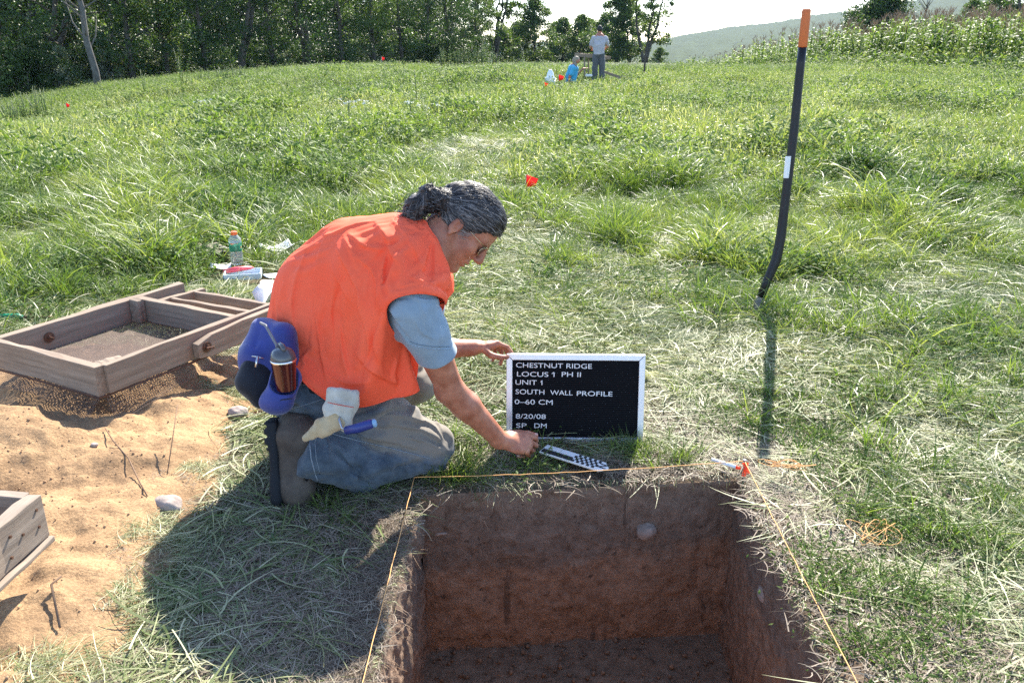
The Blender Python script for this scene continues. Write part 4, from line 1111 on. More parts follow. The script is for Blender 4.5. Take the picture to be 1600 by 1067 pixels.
# boots
BOOT = mat("brown_leather_boot", (.060, .045, .036), .75, .4, noise=(20, (.115, .09, .07), .8), bump=(90, .5, .003))
SOLE = mat("black_rubber_sole", (.016, .018, .022), .8, .3)
def boot(toe, heel, top, flat_n, nm_):
    """toe, heel = ends of the sole; top = ankle opening; flat_n = direction the sole faces"""
    toe, heel, top = map(lambda p: np.asarray(p, float), (toe, heel, top))
    ax = _n(heel - toe); fn = _n(np.asarray(flat_n) - ax * (np.asarray(flat_n) @ ax)); sd = np.cross(ax, fn); L_ = np.linalg.norm(heel - toe)
    R = np.array([ax, fn, sd]); c = (toe + heel) / 2
    bv = Vol(np.minimum(np.minimum(toe, heel), top) - .10, np.maximum(np.maximum(toe, heel), top) + .10, .0036)
    bv.ell(toe + ax * .066 - fn * .052, (.070, .056, .054), R, .02)
    bv.box(c - fn * .042 + ax * .0, (L_ * .40, .044, .044), R, .03, .02)
    bv.ell(heel - ax * .045 - fn * .045, (.052, .05, .044), R, .02)
    bv.chain([heel - ax * .045 - fn * .055, top], [.054, .056], .03)
    bv.cone(toe + ax * .12 - fn * .060, heel - ax * .05 - fn * .085, .038, .042, .03)
    bv.plane(c + fn * .001, fn, .004)
    for q in range(5):
        f = toe + ax * (.095 + .016 * q) - fn * (.085 + .006 * q); bv.cone(f - sd * .04 - fn * .0, f + sd * .04, .004, .004, .008, 'sub')
    bv.disp(lambda p: (V1(p * 26) - .5) * .007)
    r = empty(nm_, tuple(c)); r.parent = man
    r.matrix_parent_inverse = Matrix.Translation(man.location).inverted()
    up = link("upper", bv.mesh("upper", 1), BOOT); up.parent = r; up.matrix_parent_inverse = Matrix.Translation(Vector(c)).inverted()
    so = Vol(np.minimum(toe, heel) - .07, np.maximum(toe, heel) + .07, .0036)
    so.ell(toe + ax * .060 + fn * .006, (.064, .020, .055), R, .01); so.box(c + fn * .006, (L_ * .40, .014, .046), R, .012, .02)
    so.box(heel - ax * .042 + fn * .012, (.044, .020, .044), R, .010, .004)
    for q in range(9):
        p = toe + ax * (.02 + .030 * q) + fn * .028; so.cone(p - sd * .06, p + sd * .06, .007, .007, .003, 'sub')
    sole = link("sole", so.mesh("sole", 0), SOLE); sole.parent = r; sole.matrix_parent_inverse = Matrix.Translation(Vector(c)).inverted()
    return r
boot(at(440, 793, 2.545), at(432, 655, 2.52), at(462, 668, 2.54), [-.98, -.05, .05], "boot")
boot(at(470, 690, 3.02), at(462, 610, 3.02), at(500, 630, 2.99), [-.98, .1, .1], "boot")
# ------------------------------------------------------------------ safety vest: a loose tabard, settled on the bent body as cloth
CH = .0125
cb = Vol([-.90, 1.98, .0], [.05, 3.10, .92], .013)                     # what the cloth rests on
cb.chain([pelvis, belly, chest + [0, 0, .0], neck0 + [-.01, 0, -.01]], [.122, .122, .126, .084], .05)
cb.chain([at(470, 520, 2.72), at(500, 450, 2.68), at(560, 405, 2.62)], [.104, .116, .124], .05)
cb.chain([shL + [0, .0, 0], chest, shR + [-.005, .01, 0]], [.070, .09, .074], .04)
cb.chain([shR, shR + (elR - shR) * .6], [.076, .068], .02); cb.chain([shL, shL + (elL - shL) * .6], [.074, .066], .02)
cb.ell(pelvis + [.0, .02, .0], (.142, .175, .142), None, .02); cb.ell(at(482, 618, 2.64), (.105, .125, .110), None, .04)
cb.chain([hipR, hipR * .5 + knR * .5 + [0, 0, .01], knR], [.118, .112, .086], .03); cb.chain([hipL, knL], [.125, .09], .03)
cb.cone(neck0, H(-.028, -.018, 0.0), .066, .062, .02)
cme = cb.mesh("cloth_support", 1)
vv = Vol([-.92, 1.98, .10], [.0, 3.10, .94], CH)
TB = [at(478, 520, 2.68), at(508, 445, 2.66), at(552, 402, 2.62), at(612, 398, 2.57), at(652, 410, 2.53)]
vv.chain(TB, [.148, .160, .160, .136, .106], .05)
vv.chain([at(520, 560, 2.62), at(560, 480, 2.56), at(596, 420, 2.53)], [.140, .145, .128], .05)
vv.chain([at(592, 600, 2.62), at(604, 520, 2.60), at(622, 450, 2.56)], [.110, .112, .110], .05)
vv.chain([at(530, 590, 2.90), at(560, 500, 2.85), at(630, 430, 2.75)], [.12, .13, .10], .05)
vv.chain([at(472, 525, 2.72), at(456, 520, 2.68)], [.134, .116], .05)
vv.chain([at(500, 600, 2.66), at(560, 630, 2.66), at(600, 640, 2.66)], [.135, .12, .10], .05)
vv.chain([at(600, 410, 2.50), at(636, 428, 2.45), at(662, 456, 2.43)], [.120, .104, .085], .045)
vv.chain([at(640, 400, 2.64), at(668, 435, 2.72)], [.09, .082], .03)
vv.chain([at(640, 388, 2.52), at(665, 430, 2.44)], [.082, .078], .04)
_pp = at(640, 455, 2.36); _pn = _n(CU * 1.0 + CR * .02)
def armhole(x, y, z):
    a_, b_ = at(655, 440, 2.385), at(652, 552, 2.41); ab = b_ - a_
    t = np.clip(((x - a_[0]) * ab[0] + (y - a_[1]) * ab[1] + (z - a_[2]) * ab[2]) / (ab @ ab), 0, 1)
    d = np.sqrt((x - a_[0] - t * ab[0]) ** 2 + (y - a_[1] - t * ab[1]) ** 2 + (z - a_[2] - t * ab[2]) ** 2) - .098
    e = (x - _pp[0]) * _pn[0] + (y - _pp[1]) * _pn[1] + (z - _pp[2]) * _pn[2] + 1.6 * (x - _pp[0]) ** 2
    return np.maximum(d, e)
def seg_d(x, y, z, a_, b_, r):
    ab = b_ - a_; t = np.clip(((x - a_[0]) * ab[0] + (y - a_[1]) * ab[1] + (z - a_[2]) * ab[2]) / (ab @ ab), 0, 1)
    return np.sqrt((x - a_[0] - t * ab[0]) ** 2 + (y - a_[1] - t * ab[1]) ** 2 + (z - a_[2] - t * ab[2]) ** 2) - r
neckhole = lambda x, y, z: seg_d(x, y, z, neck0 + [-.015, 0, -.02], H(.03, -.02) + [.06, 0, 0.02], .084)
lefthole = lambda x, y, z: seg_d(x, y, z, shL + [.03, .04, -.09], elL + [.05, .02, 0], .090)
fronth = lambda x, y, z: seg_d(x, y, z, at(672, 470, 2.60), at(690, 640, 2.68), .090)      # open front
def hem(x, y, z):
    pa_, pb_ = at(424, 488, 2.6), at(496, 585, 2.5)
    e1 = _n(pb_ - pa_); e2 = _n([.25, .95, .05]); n_ = _n(np.cross(e1, e2)); n_ = -n_ if n_[2] > 0 else n_
    a = (x - pa_[0]) * n_[0] + (y - pa_[1]) * n_[1] + (z - pa_[2]) * n_[2]
    q = at(560, 598, 2.5); n2 = _n([-.08, .05, -1.0]); b = (x - q[0]) * n2[0] + (y - q[1]) * n2[1] + (z - q[2]) * n2[2]
    return np.maximum(a, b)
V_, F_ = None, None
vv.mesh("tmp_shell", 2); V_, F_ = vv.V, vv.F
cen = V_[F_].mean(1).T
out = (armhole(*cen) < 0) | (neckhole(*cen) < 0) | (hem(*cen) > 0) | (lefthole(*cen) < 0) | (fronth(*cen) < 0)
F2_ = F_[~out]
# keep the largest connected sheet
par = np.arange(len(V_))
for _ in range(60):
    m_ = par[F2_].min(1); np.minimum.at(par, F2_.ravel(), np.repeat(m_, 4)); par = par[par]
root = par[F2_[:, 0]]; big = np.bincount(root).argmax(); F2_ = F2_[root == big]
used_, inv_ = np.unique(F2_, return_inverse=True); F2_ = inv_.reshape(-1, 4); V_ = V_[used_]
# relax the cut edges so they run smoothly
ed_ = np.concatenate([F2_[:, [0, 1]], F2_[:, [1, 2]], F2_[:, [2, 3]], F2_[:, [3, 0]]]); es = np.sort(ed_, 1); uq, ct_ = np.unique(es, axis=0, return_counts=True); bd = uq[ct_ == 1]
bn = {}
for a_, b_ in bd: bn.setdefault(a_, []).append(b_); bn.setdefault(b_, []).append(a_)
for _ in range(8):
    W_ = V_.copy()
    for k_, nb in bn.items():
        if len(nb) == 2: W_[k_] = V_[k_] * .4 + .3 * (V_[nb[0]] + V_[nb[1]])
    V_ = W_
sup = bpy.data.objects.new("cloth_support", cme); COL.objects.link(sup)
cmod = sup.modifiers.new("collision", 'COLLISION'); sup.collision.thickness_outer = .006; sup.collision.cloth_friction = 35
tri = np.concatenate([F2_[:, [0, 1, 2]], F2_[:, [0, 2, 3]]])
cl = bpy.data.objects.new("cloth_tmp", mesh_np("cloth_tmp", V_, F2_)); COL.objects.link(cl)
vg = cl.vertex_groups.new(name="pin")
nd_ = np.linalg.norm(V_ - (neck0 + [-.02, 0, .04]), axis=1); 
for k_ in np.nonzero(nd_ < .13)[0]: vg.add([int(k_)], float(.9 * (1 - nd_[k_] / .16)), 'REPLACE')
md_ = cl.modifiers.new("cloth", 'CLOTH'); cs = md_.settings
cs.quality = 6; cs.mass = .18; cs.tension_stiffness = 25; cs.compression_stiffness = 25; cs.shear_stiffness = 8; cs.bending_stiffness = .05
cs.tension_damping = 6; cs.compression_damping = 6; cs.shear_damping = 5; cs.air_damping = 2.5
cs.vertex_group_mass = "pin"; cs.shrink_min = -.09
md_.collision_settings.collision_quality = 2; md_.collision_settings.distance_min = .006; md_.collision_settings.use_self_collision = False
scene.frame_start = 1; scene.frame_end = 40; md_.point_cache.frame_start = 1; md_.point_cache.frame_end = 40
for f_ in range(1, 27): scene.frame_set(f_)
dg = bpy.context.evaluated_depsgraph_get(); ev = cl.evaluated_get(dg); tm_ = ev.to_mesh()
SV = np.empty(len(tm_.vertices) * 3, np.float32); tm_.vertices.foreach_get("co", SV); SV = SV.reshape(-1, 3).copy(); ev.to_mesh_clear()
bpy.data.objects.remove(cl); bpy.data.objects.remove(sup); scene.frame_set(1); scene.frame_end = 1
vest = link("safety_vest", mesh_np("safety_vest", SV, F2_), VEST, None)
sb_ = vest.modifiers.new("sub", 'SUBSURF'); sb_.levels = 2; sb_.render_levels = 2
dg = bpy.context.evaluated_depsgraph_get(); dg.update(); vm_ = bpy.data.meshes.new_from_object(vest.evaluated_get(dg))
nv_ = len(vm_.vertices); VV = np.empty(nv_ * 3, np.float32); vm_.vertices.foreach_get("co", VV); VV = VV.reshape(-1, 3).astype(float)
VN = np.empty(nv_ * 3, np.float32); vm_.vertices.foreach_get("normal", VN); VN = VN.reshape(-1, 3).astype(float)
VN *= np.where(((VV - (pelvis * .5 + neck0 * .5)) * VN).sum(1).mean() < 0, -1, 1)
_vb = _BT.FromPolygons([tuple(p) for p in VV], [tuple(q.vertices) for q in vm_.polygons])
DH = np.zeros(nv_); FO = []
def press(pts, A, w1, w2): FO.append((pts, A, w1, w2))
press([(512, 360), (498, 400), (493, 450), (496, 510), (506, 570), (514, 612)], .012, .010, .040)
press([(478, 398), (464, 440), (456, 480), (464, 530)], .011, .034, .012)
press([(528, 388), (548, 428), (566, 455), (562, 478), (576, 505), (578, 545), (570, 592)], .018, .012, .050)
press([(520, 418), (531, 445), (547, 470)], .008, .008, .022); press([(538, 372), (552, 396), (560, 420)], .010, .012, .03)
press([(545, 366), (570, 386), (598, 391)], .010, .010, .026); press([(587, 350), (605, 372), (612, 396), (625, 414)], .012, .010, .030)
press([(614, 346), (636, 368), (648, 394), (664, 424)], .009, .010, .026); press([(606, 392), (598, 422), (601, 452), (594, 490)], .012, .022, .012)
press([(558, 402), (582, 420), (592, 448), (588, 485)], .009, .010, .024); press([(560, 556), (592, 586), (626, 600)], .012, .012, .03)
press([(510, 585), (545, 600), (580, 596)], .008, .010, .022); press([(530, 500), (536, 550), (548, 596)], .010, .028, .012)
press([(596, 500), (588, 540), (596, 582)], .010, .012, .026); press([(445, 440), (440, 470), (448, 500)], .009, .01, .024)
press([(620, 560), (612, 585), (618, 610)], .010, .012, .022); press([(640, 430), (655, 440), (680, 446)], .006, .008, .016)
press([(500, 372), (520, 366), (548, 352), (590, 346)], .006, .012, .012); press([(625, 372), (610, 382), (585, 376)], -.008, .018, .018); press([(536, 430), (520, 480), (524, 540)], -.012, .035, .035)
VP = press_folds(VV, VN, _vb, FO)
DH += (V1(VV * np.array([16, 16, 9])) - .5) * .006 + (V2(VV * 34) - .5) * .0022
vm_.vertices.foreach_set("co", (VP + VN * DH[:, None]).astype(np.float32).ravel())
vm_.name = "safety_vest"; bpy.data.objects.remove(vest)
vest = link("safety_vest", vm_, VEST, man)
so_ = vest.modifiers.new("thick", 'SOLIDIFY'); so_.thickness = .0022; so_.offset = 0
# bound edges
mb = MB()
loops = []; seen_ = set()
for k0 in bn:
    if k0 in seen_: continue
    lp = [k0]; seen_.add(k0); cur = k0
    while True:
        nx = [q for q in bn[cur] if q not in seen_]
        if not nx: break
        cur = nx[0]; seen_.add(cur); lp.append(cur)
    if len(lp) > 12: loops.append(lp)
for lp in loops:
    P3 = SV[lp].astype(float); 
    for _ in range(2): P3[1:-1] = (P3[:-2] + 2 * P3[1:-1] + P3[2:]) / 4
    mb.tube(list(P3) + [P3[0]], .0032, 6, cap=False)
mb.build("vest_binding", VEST, man, True)
# ------------------------------------------------------------------ letter board
ALU = mat("brushed_aluminium", (.74, .75, .80), .38, .5, .55, noise=(200, (.62, .63, .68), .5))
FELT = bpy.data.materials.new("grooved_black_felt"); FELT.use_nodes = True
FELT.node_tree.nodes["Principled BSDF"].inputs["Base Color"].default_value = (.010, .010, .012, 1)
FELT.node_tree.nodes["Principled BSDF"].inputs["Roughness"].default_value = .95
FELT.node_tree.nodes["Principled BSDF"].inputs["Specular IOR Level"].default_value = .15
WHITE = mat("white_plastic", (.80, .80, .80), .45)
BLK = mat("black_plastic", (.012, .012, .014), .5)
c00, c10, c01, c11 = at(791, 690, 2.945), at(1004, 692, 2.935), at(797, 552, 2.89), at(1006, 556, 2.885)
ex = _n(c10 - c00); ez = _n((c01 - c00) - ex * ((c01 - c00) @ ex)); ey = np.cross(ez, ex)
BW, BH = float(np.linalg.norm(c10 - c00)), float(np.linalg.norm(c01 - c00))
board = empty("letter_board", (0, 0, 0), 0, "black letter board with aluminium frame and white lettering standing behind the pit", "letter board")
bM4 = Matrix([[ex[0], ey[0], ez[0], c00[0]], [ex[1], ey[1], ez[1], c00[1]], [ex[2], ey[2], ez[2], c00[2]], [0, 0, 0, 1]])
board.matrix_world = bM4
fw = .021
for a_, b_ in (((0, 0), (BW, 0)), ((BW, 0), (BW, BH)), ((BW, BH), (0, BH)), ((0, BH), (0, 0))):
    mb = MB(); dx, dz = _n(np.subtract(b_, a_)); nx, nz = -dz, dx
    L_ = math.hypot(b_[0] - a_[0], b_[1] - a_[1]); g_ = .0006
    q = [(g_, 0), (L_ - g_, 0), (L_ - fw - g_, fw), (fw + g_, fw)]
    P2 = [(a_[0] + dx * u_ + nx * w_, a_[1] + dz * u_ + nz * w_) for u_, w_ in q]
    v = [(x_, -.010, z_) for x_, z_ in P2] + [(x_, .008, z_) for x_, z_ in P2]
    mb.add(v, [(0, 1, 2, 3), (7, 6, 5, 4), (0, 4, 5, 1), (1, 5, 6, 2), (2, 6, 7, 3), (3, 7, 4, 0)])
    o = mb.build("frame_rail", ALU, board, keep=False)
    bv_ = o.modifiers.new("b", 'BEVEL'); bv_.width = .0016; bv_.segments = 2
mb = MB(); nl = int((BH - 2 * fw) / .0066)
for k in range(nl):                                      # felt ribs
    z_ = fw + (k + .5) * (BH - 2 * fw) / nl
    mb.box((BW / 2, -.0015, z_), (BW - 2 * fw + .002, .005, .0045))
mb.box((BW / 2, .003, BH / 2), (BW - 2 * fw + .002, .004, BH - 2 * fw + .002))
mb.build("felt_panel", FELT, board, keep=False)
def text(s_, x_, z_, size, parent, m, y_=-.0048, name="lettering", ext=.0006, rot=None, sx=1.0, sp=1.0):
    cu_ = bpy.data.curves.new(name, 'FONT'); cu_.body = s_; cu_.size = size; cu_.extrude = ext; cu_.space_character = sp
    tmp = bpy.data.objects.new("tmp", cu_); COL.objects.link(tmp)
    dg = bpy.context.evaluated_depsgraph_get(); me_ = bpy.data.meshes.new_from_object(tmp.evaluated_get(dg))
    bpy.data.objects.remove(tmp); me_.name = name; me_.materials.clear()
    o = link(name, me_, m, parent, smooth=False, keep=False)
    o.location = (x_, y_, z_); o.rotation_euler = rot if rot else (PI / 2, 0, 0); o.scale = (sx, 1, 1)
    return o
px2 = BW / 210.0
def line(s_, px_, py_, w_px):
    o = text(s_, 0, 0, .0242, board, WHITE, ext=.0010); bpy.context.view_layer.update()
    w = o.dimensions.x; sx = w_px * px2 / w
    o.scale = (sx, 1, 1); o.location = ((px_ - 794) * px2, -.0052, BH - (py_ - 553) * px2 * .985)
    o.rotation_euler = (PI / 2, math.radians(.6), 0)
for s_, x_, y_, w_ in (("CHESTNUT RIDGE", 808, 574, 115), ("LOCUS 1", 809, 588, 57), ("PH II", 877, 588, 29), ("UNIT 1", 807, 601, 41), ("SOUTH", 807.5, 616, 44),
                       ("WALL", 861, 617, 34), ("PROFILE", 900.5, 618, 54), ("0\u201360 CM", 806.5, 632, 58), ("8/20/08", 808, 655, 46), ("SP", 808.5, 670, 16), ("DM", 836, 670, 19)):
    line(s_, x_, y_, w_)

for x_, y_ in ((864.3, 588), (847.3, 601)):              # the slanted serif of each figure 1
    mb = MB(); mb.box((0, 0, 0), (.0075, .0020, .0022), Matrix.Rotation(-.75, 3, 'Y')); o = mb.build("lettering", WHITE, board, keep=False)
    o.location = ((x_ - 794) * px2, -.0058, BH - (y_ - 553 - 5.4) * px2 * .985)
# ------------------------------------------------------------------ scale bar with north arrow
sb0, sb1 = ground_at(849, 699, .045), ground_at(945, 729, .034)
d_ = _n(sb1 - sb0); s_ = _n(np.cross([0, 0, 1], d_)); u_ = np.cross(d_, s_)
SL = float(np.linalg.norm(sb1 - sb0)) + .012; SW = .060
sbar = empty("scale_bar", (0, 0, 0), 0, "black and white photo scale with pointed end marked N lying before the letter board", "scale bar")
o_ = sb0 + s_ * 0
sbar.matrix_world = Matrix([[d_[0], s_[0], u_[0], o_[0]], [d_[1], s_[1], u_[1], o_[1]], [d_[2], s_[2], u_[2], o_[2]], [0, 0, 0, 1]])
hw = SW / 2
mb = MB(); mb.prism([(0, -hw), (SL - .022, -hw), (SL, -hw * .15), (SL, hw * .15), (SL - .022, hw), (0, hw)], -.007, .0); o = mb.build("bar", mat("white_painted_wood", (.78, .78, .76), .5, noise=(60, (.62, .60, .55), .5)), sbar, keep=False)
o.modifiers.new("b", 'BEVEL').width = .0012
half = (SL - .022) * .52
mb = MB(); mb.box((half / 2 + .003, -hw * .48, .0006), (half - .002, hw * .80, .0012)); mb.build("black_half", BLK, sbar, keep=False)
st_ = (SL - .030 - half) / 10
for r_ in range(4):
    for q in range(5):
        xx = half + .004 + (q * 2 + (r_ % 2) * 1 + .5) * st_ * .94
        y0 = -hw * .88 + r_ * hw * .44
        mb = MB(); mb.prism([(xx - st_ * .5, y0), (xx + st_ * .5, y0), (xx + st_ * .3, y0 + hw * .44), (xx - st_ * .7, y0 + hw * .44)], .0, .0012); mb.build("tick_block", BLK, sbar, keep=False)
t_ = text("N", SL - .027, .0175, .040, sbar, BLK, name="north_mark", ext=.0006, rot=(0, 0, -PI / 2)); t_.location = (SL - .032, .016, .0009)

# ------------------------------------------------------------------ string line, pins, flagging
STR = mat("orange_twine", (.72, .34, .10), .7, noise=(60, (.80, .48, .20), .6))
def sag(a_, b_, n=24, w=.004):
    a_ = np.asarray(a_); b_ = np.asarray(b_); r_ = np.random.default_rng(2)
    return [a_ + (b_ - a_) * t - np.array([0, 0, w * 4 * t * (1 - t)]) + r_.normal(0, .0006, 3) for t in np.linspace(0, 1, n)]
kbl, kbr, kfr, kfl = [np.array([*pit_xy(u, v), .045]) for u, v in ((-.015, 1.0), (1.02, 1.015), (1.02, -.05), (-.01, -.05))]
for q_ in (kbl, kbr, kfr, kfl): q_[2] = .052
ssl = MB(); ssl.tube(sag(kbl, kbr, 30, .010), .0013, 5); ssl.tube(sag(kbr, kfr, 30), .0014, 5); ssl.tube(sag(kfl, kbl, 30, .003), .0012, 5); ssl.tube(sag(kfl, kfr), .0012, 5)
tag(ssl.build("string_line", STR, None, True), "thin orange string stretched around the edges of the square pit", "string")
NAIL = mat("steel_nail", (.45, .45, .47), .4, .5, .9)
for p, lb in ((kbr, "steel pin at the right far corner of the pit beside the white pen"),):
    mb = MB(); mb.tube([p + [0, 0, -.14], p + [0, 0, .001]], .0026, 8); mb.lathe([(.0, .001), (.006, .0015), (.006, .0035), (.0, .004)], None, p, 10)
    tag(mb.build("corner_pin", NAIL, None, True), lb, "pin")
FLAG = mat("orange_flagging", (.95, .11, .03), .5, trans=.35)
rr_ = np.random.default_rng(11)
def knot(c, n, R_, col, name, lb, cat, rad=.0011, loops=3, flat_=.35):
    pts = []; c = np.asarray(c)
    ph = rr_.uniform(0, 6, 6)
    for t in np.linspace(0, loops * 2 * PI, n):
        pts.append(c + np.array([R_ * math.cos(t + ph[0]) * (1 + .4 * math.sin(t * .37 + ph[1])), R_ * flat_ * 1.6 * math.sin(t * 1.13 + ph[2]), .006 + .010 * (1 + math.sin(t * 1.7 + ph[3]))]))
    mb = MB(); mb.tube(pts, rad, 5); return tag(mb.build(name, col, None, True), lb, cat)
g_ = ground_at(1208, 732, .05); knot(g_ + [.04, 0, .0], 90, .065, STR, "string_coil", "loose orange string coil lying right of the pit's far corner", "string", loops=4, flat_=.2)
g_ = ground_at(1368, 838, .02); knot(g_, 90, .055, STR, "string_tangle", "small tangle of orange string on the cut grass right of the pit", "string", .0011, 5, .6)
mb = MB()
for q in range(2):
    a_ = kbr + np.array([-.012 + .010 * q, -.012, .0]); b_ = a_ + np.array([rr_.uniform(-.03, .03), -.02, -.03 - .01 * q])
    mb.add([a_, a_ + [.012, 0, 0], b_ + [.014, 0, 0], b_, a_ + [.006, -.004, -.012]], [(0, 1, 4), (1, 2, 4), (2, 3, 4), (3, 0, 4)])
tag(mb.build("flagging_tape", FLAG), "scrap of bright orange flagging tape tied at the pit's right far corner", "flagging tape")
p0, p1 = ground_at(1112, 717, .045), ground_at(1150, 729, .040); dd_ = _n(p1 - p0)
pen = empty("marker_pen", tuple((p0 + p1) / 2), 0, "white marker pen with orange tip lying by the pit's right far corner", "pen")
mb = MB(); mb.tube([p0, p1], .0058, 12); mb.build("barrel", WHITE, pen, True)
mb = MB(); mb.tube([p1, p1 + dd_ * .010, p1 + dd_ * .016], [.0060, .0055, .002], 12); mb.build("pen_tip", FLAG, pen, True)

# ------------------------------------------------------------------ shovel standing in the grass (only its handle shows)
SHB = mat("black_fibreglass", (.007, .007, .008), .45, .35, noise=(30, (.020, .018, .018), .6))
SHO = mat("orange_rubber_grip", (.62, .15, .030), .55, noise=(40, (.50, .12, .03), .5))
sh = [at(1186, 470, 4.15), at(1198, 440, 4.13), at(1213, 405, 4.11), at(1220, 370, 4.09), at(1226, 320, 4.05), at(1240, 210, 3.98), at(1251, 100, 3.90), at(1254, 74, 3.88), at(1260.5, 14, 3.83)]
shv = empty("shovel", (float(sh[0][0]), float(sh[0][1]), 0), 0, "long handled black shovel with an orange grip stuck upright in the grass", "shovel")
mb = MB(); mb.tube(sh[:8], [.019, .0215, .0245, .024, .0218, .0208, .0198, .0198], 18); mb.build("shaft", SHB, shv, True)
t0, t1 = sh[7], sh[8]; dx_ = _n(t1 - t0)
mb = MB(); mb.tube([t0, t0 + dx_ * .004, t1 - dx_ * .012, t1 - dx_ * .003, t1], [.0198, .0215, .0205, .0198, .016], 18); mb.build("grip", SHO, shv, True)
a_, b_ = at(1229, 243, 4.225), at(1226, 275, 4.25); 
mb = MB(); w_ = np.array([.0085, 0, 0]); off = np.array([0, -.006, 0]); ns = []
for q in range(9):
    f = q / 8 - .5; ns.append((math.sin(f * 1.3) * .0224, -math.cos(f * 1.3) * .0224))
ca, cb_ = at(1232.5, 243, 3.996), at(1229.0, 277, 4.02)
v = [ca + [x_ - .008, y_, 0] for x_, y_ in ns] + [cb_ + [x_ - .008, y_, 0] for x_, y_ in ns]
mb.add(v, [(q, q + 1, 10 + q, 9 + q) for q in range(8)]); mb.build("paper_sticker", WHITE, shv, True)
SOCK = mat("scuffed_steel_socket", (.16, .14, .12), .5, .5, .6, noise=(40, (.36, .32, .27), .7))
base = ground_at(1180, 508, 0.0)
mb = MB(); mb.tube([sh[0] + _n(sh[1] - sh[0]) * .02, sh[0], (sh[0] + base) / 2 + [0, 0, .01], base + [0, 0, .03]], [.022, .024, .024, .018], 16); mb.build("socket", SOCK, shv, True)
mb = MB(); bl_ = []
for q in range(7):
    f = q / 6; w = .08 * (1 - f ** 3) + .012
    for k in range(7):
        g = k / 6 - .5; bl_.append(base + np.array([g * 2 * w, .02 - .05 * (g * 2) ** 2 + .05 * f, .0 - .26 * f]))
mb.add(bl_, [(q * 7 + k, q * 7 + k + 1, q * 7 + k + 8, q * 7 + k + 7) for q in range(6) for k in range(6)])
o = mb.build("blade", SOCK, shv, True); o.modifiers.new("s", 'SOLIDIFY').thickness = .003

# ------------------------------------------------------------------ wooden sifting screens
def wood_mat(name, c1, c2, c3):
    m = bpy.data.materials.new(name); m.use_nodes = True
    t = m.node_tree; b = t.nodes["Principled BSDF"]; L = t.links.new; b.inputs["Roughness"].default_value = .85; b.inputs["Specular IOR Level"].default_value = .25
    tc = t.nodes.new("ShaderNodeTexCoord"); mp = t.nodes.new("ShaderNodeMapping"); mp.inputs["Scale"].default_value = (3, 60, 60); L(tc.outputs["Object"], mp.inputs[0])
    n = t.nodes.new("ShaderNodeTexNoise"); n.inputs["Scale"].default_value = 1; n.inputs["Detail"].default_value = 8; n.inputs["Roughness"].default_value = .7; L(mp.outputs[0], n.inputs["Vector"])
    r = t.nodes.new("ShaderNodeValToRGB"); e = r.color_ramp.elements; e[0].position = .3; e[0].color = (*c1, 1); e[1].position = .7; e[1].color = (*c2, 1); L(n.outputs[0], r.inputs[0])
    n2 = t.nodes.new("ShaderNodeTexNoise"); n2.inputs["Scale"].default_value = 9; n2.inputs["Detail"].default_value = 6; L(tc.outputs["Object"], n2.inputs["Vector"])
    mr = t.nodes.new("ShaderNodeMapRange"); mr.inputs[1].default_value = .5; mr.inputs[2].default_value = .72; mr.inputs[4].default_value = .75; L(n2.outputs[0], mr.inputs[0])
    x = t.nodes.new("ShaderNodeMix"); x.data_type = 'RGBA'; x.inputs[7].default_value = (*c3, 1); L(mr.outputs[0], x.inputs[0]); L(r.outputs[0], x.inputs[6]); L(x.outputs[2], b.inputs["Base Color"])
    bp = t.nodes.new("ShaderNodeBump"); bp.inputs["Strength"].default_value = .6; bp.inputs["Distance"].default_value = .003; L(n.outputs[0], bp.inputs["Height"]); L(bp.outputs[0], b.inputs["Normal"])
    return m
WOOD = wood_mat("weathered_lumber", (.165, .122, .090), (.35, .275, .21), (.25, .18, .13))
WOODG = wood_mat("grey_weathered_lumber", (.17, .13, .10), (.34, .275, .22), (.25, .18, .13))
IRON = mat("rusty_iron", (.09, .05, .035), .7, .4, .5, noise=(50, (.20, .10, .06), .8))
MESHM = mat("rusty_hardware_cloth", (.15, .11, .095), .55, .4, .3, noise=(30, (.24, .17, .14), .8))
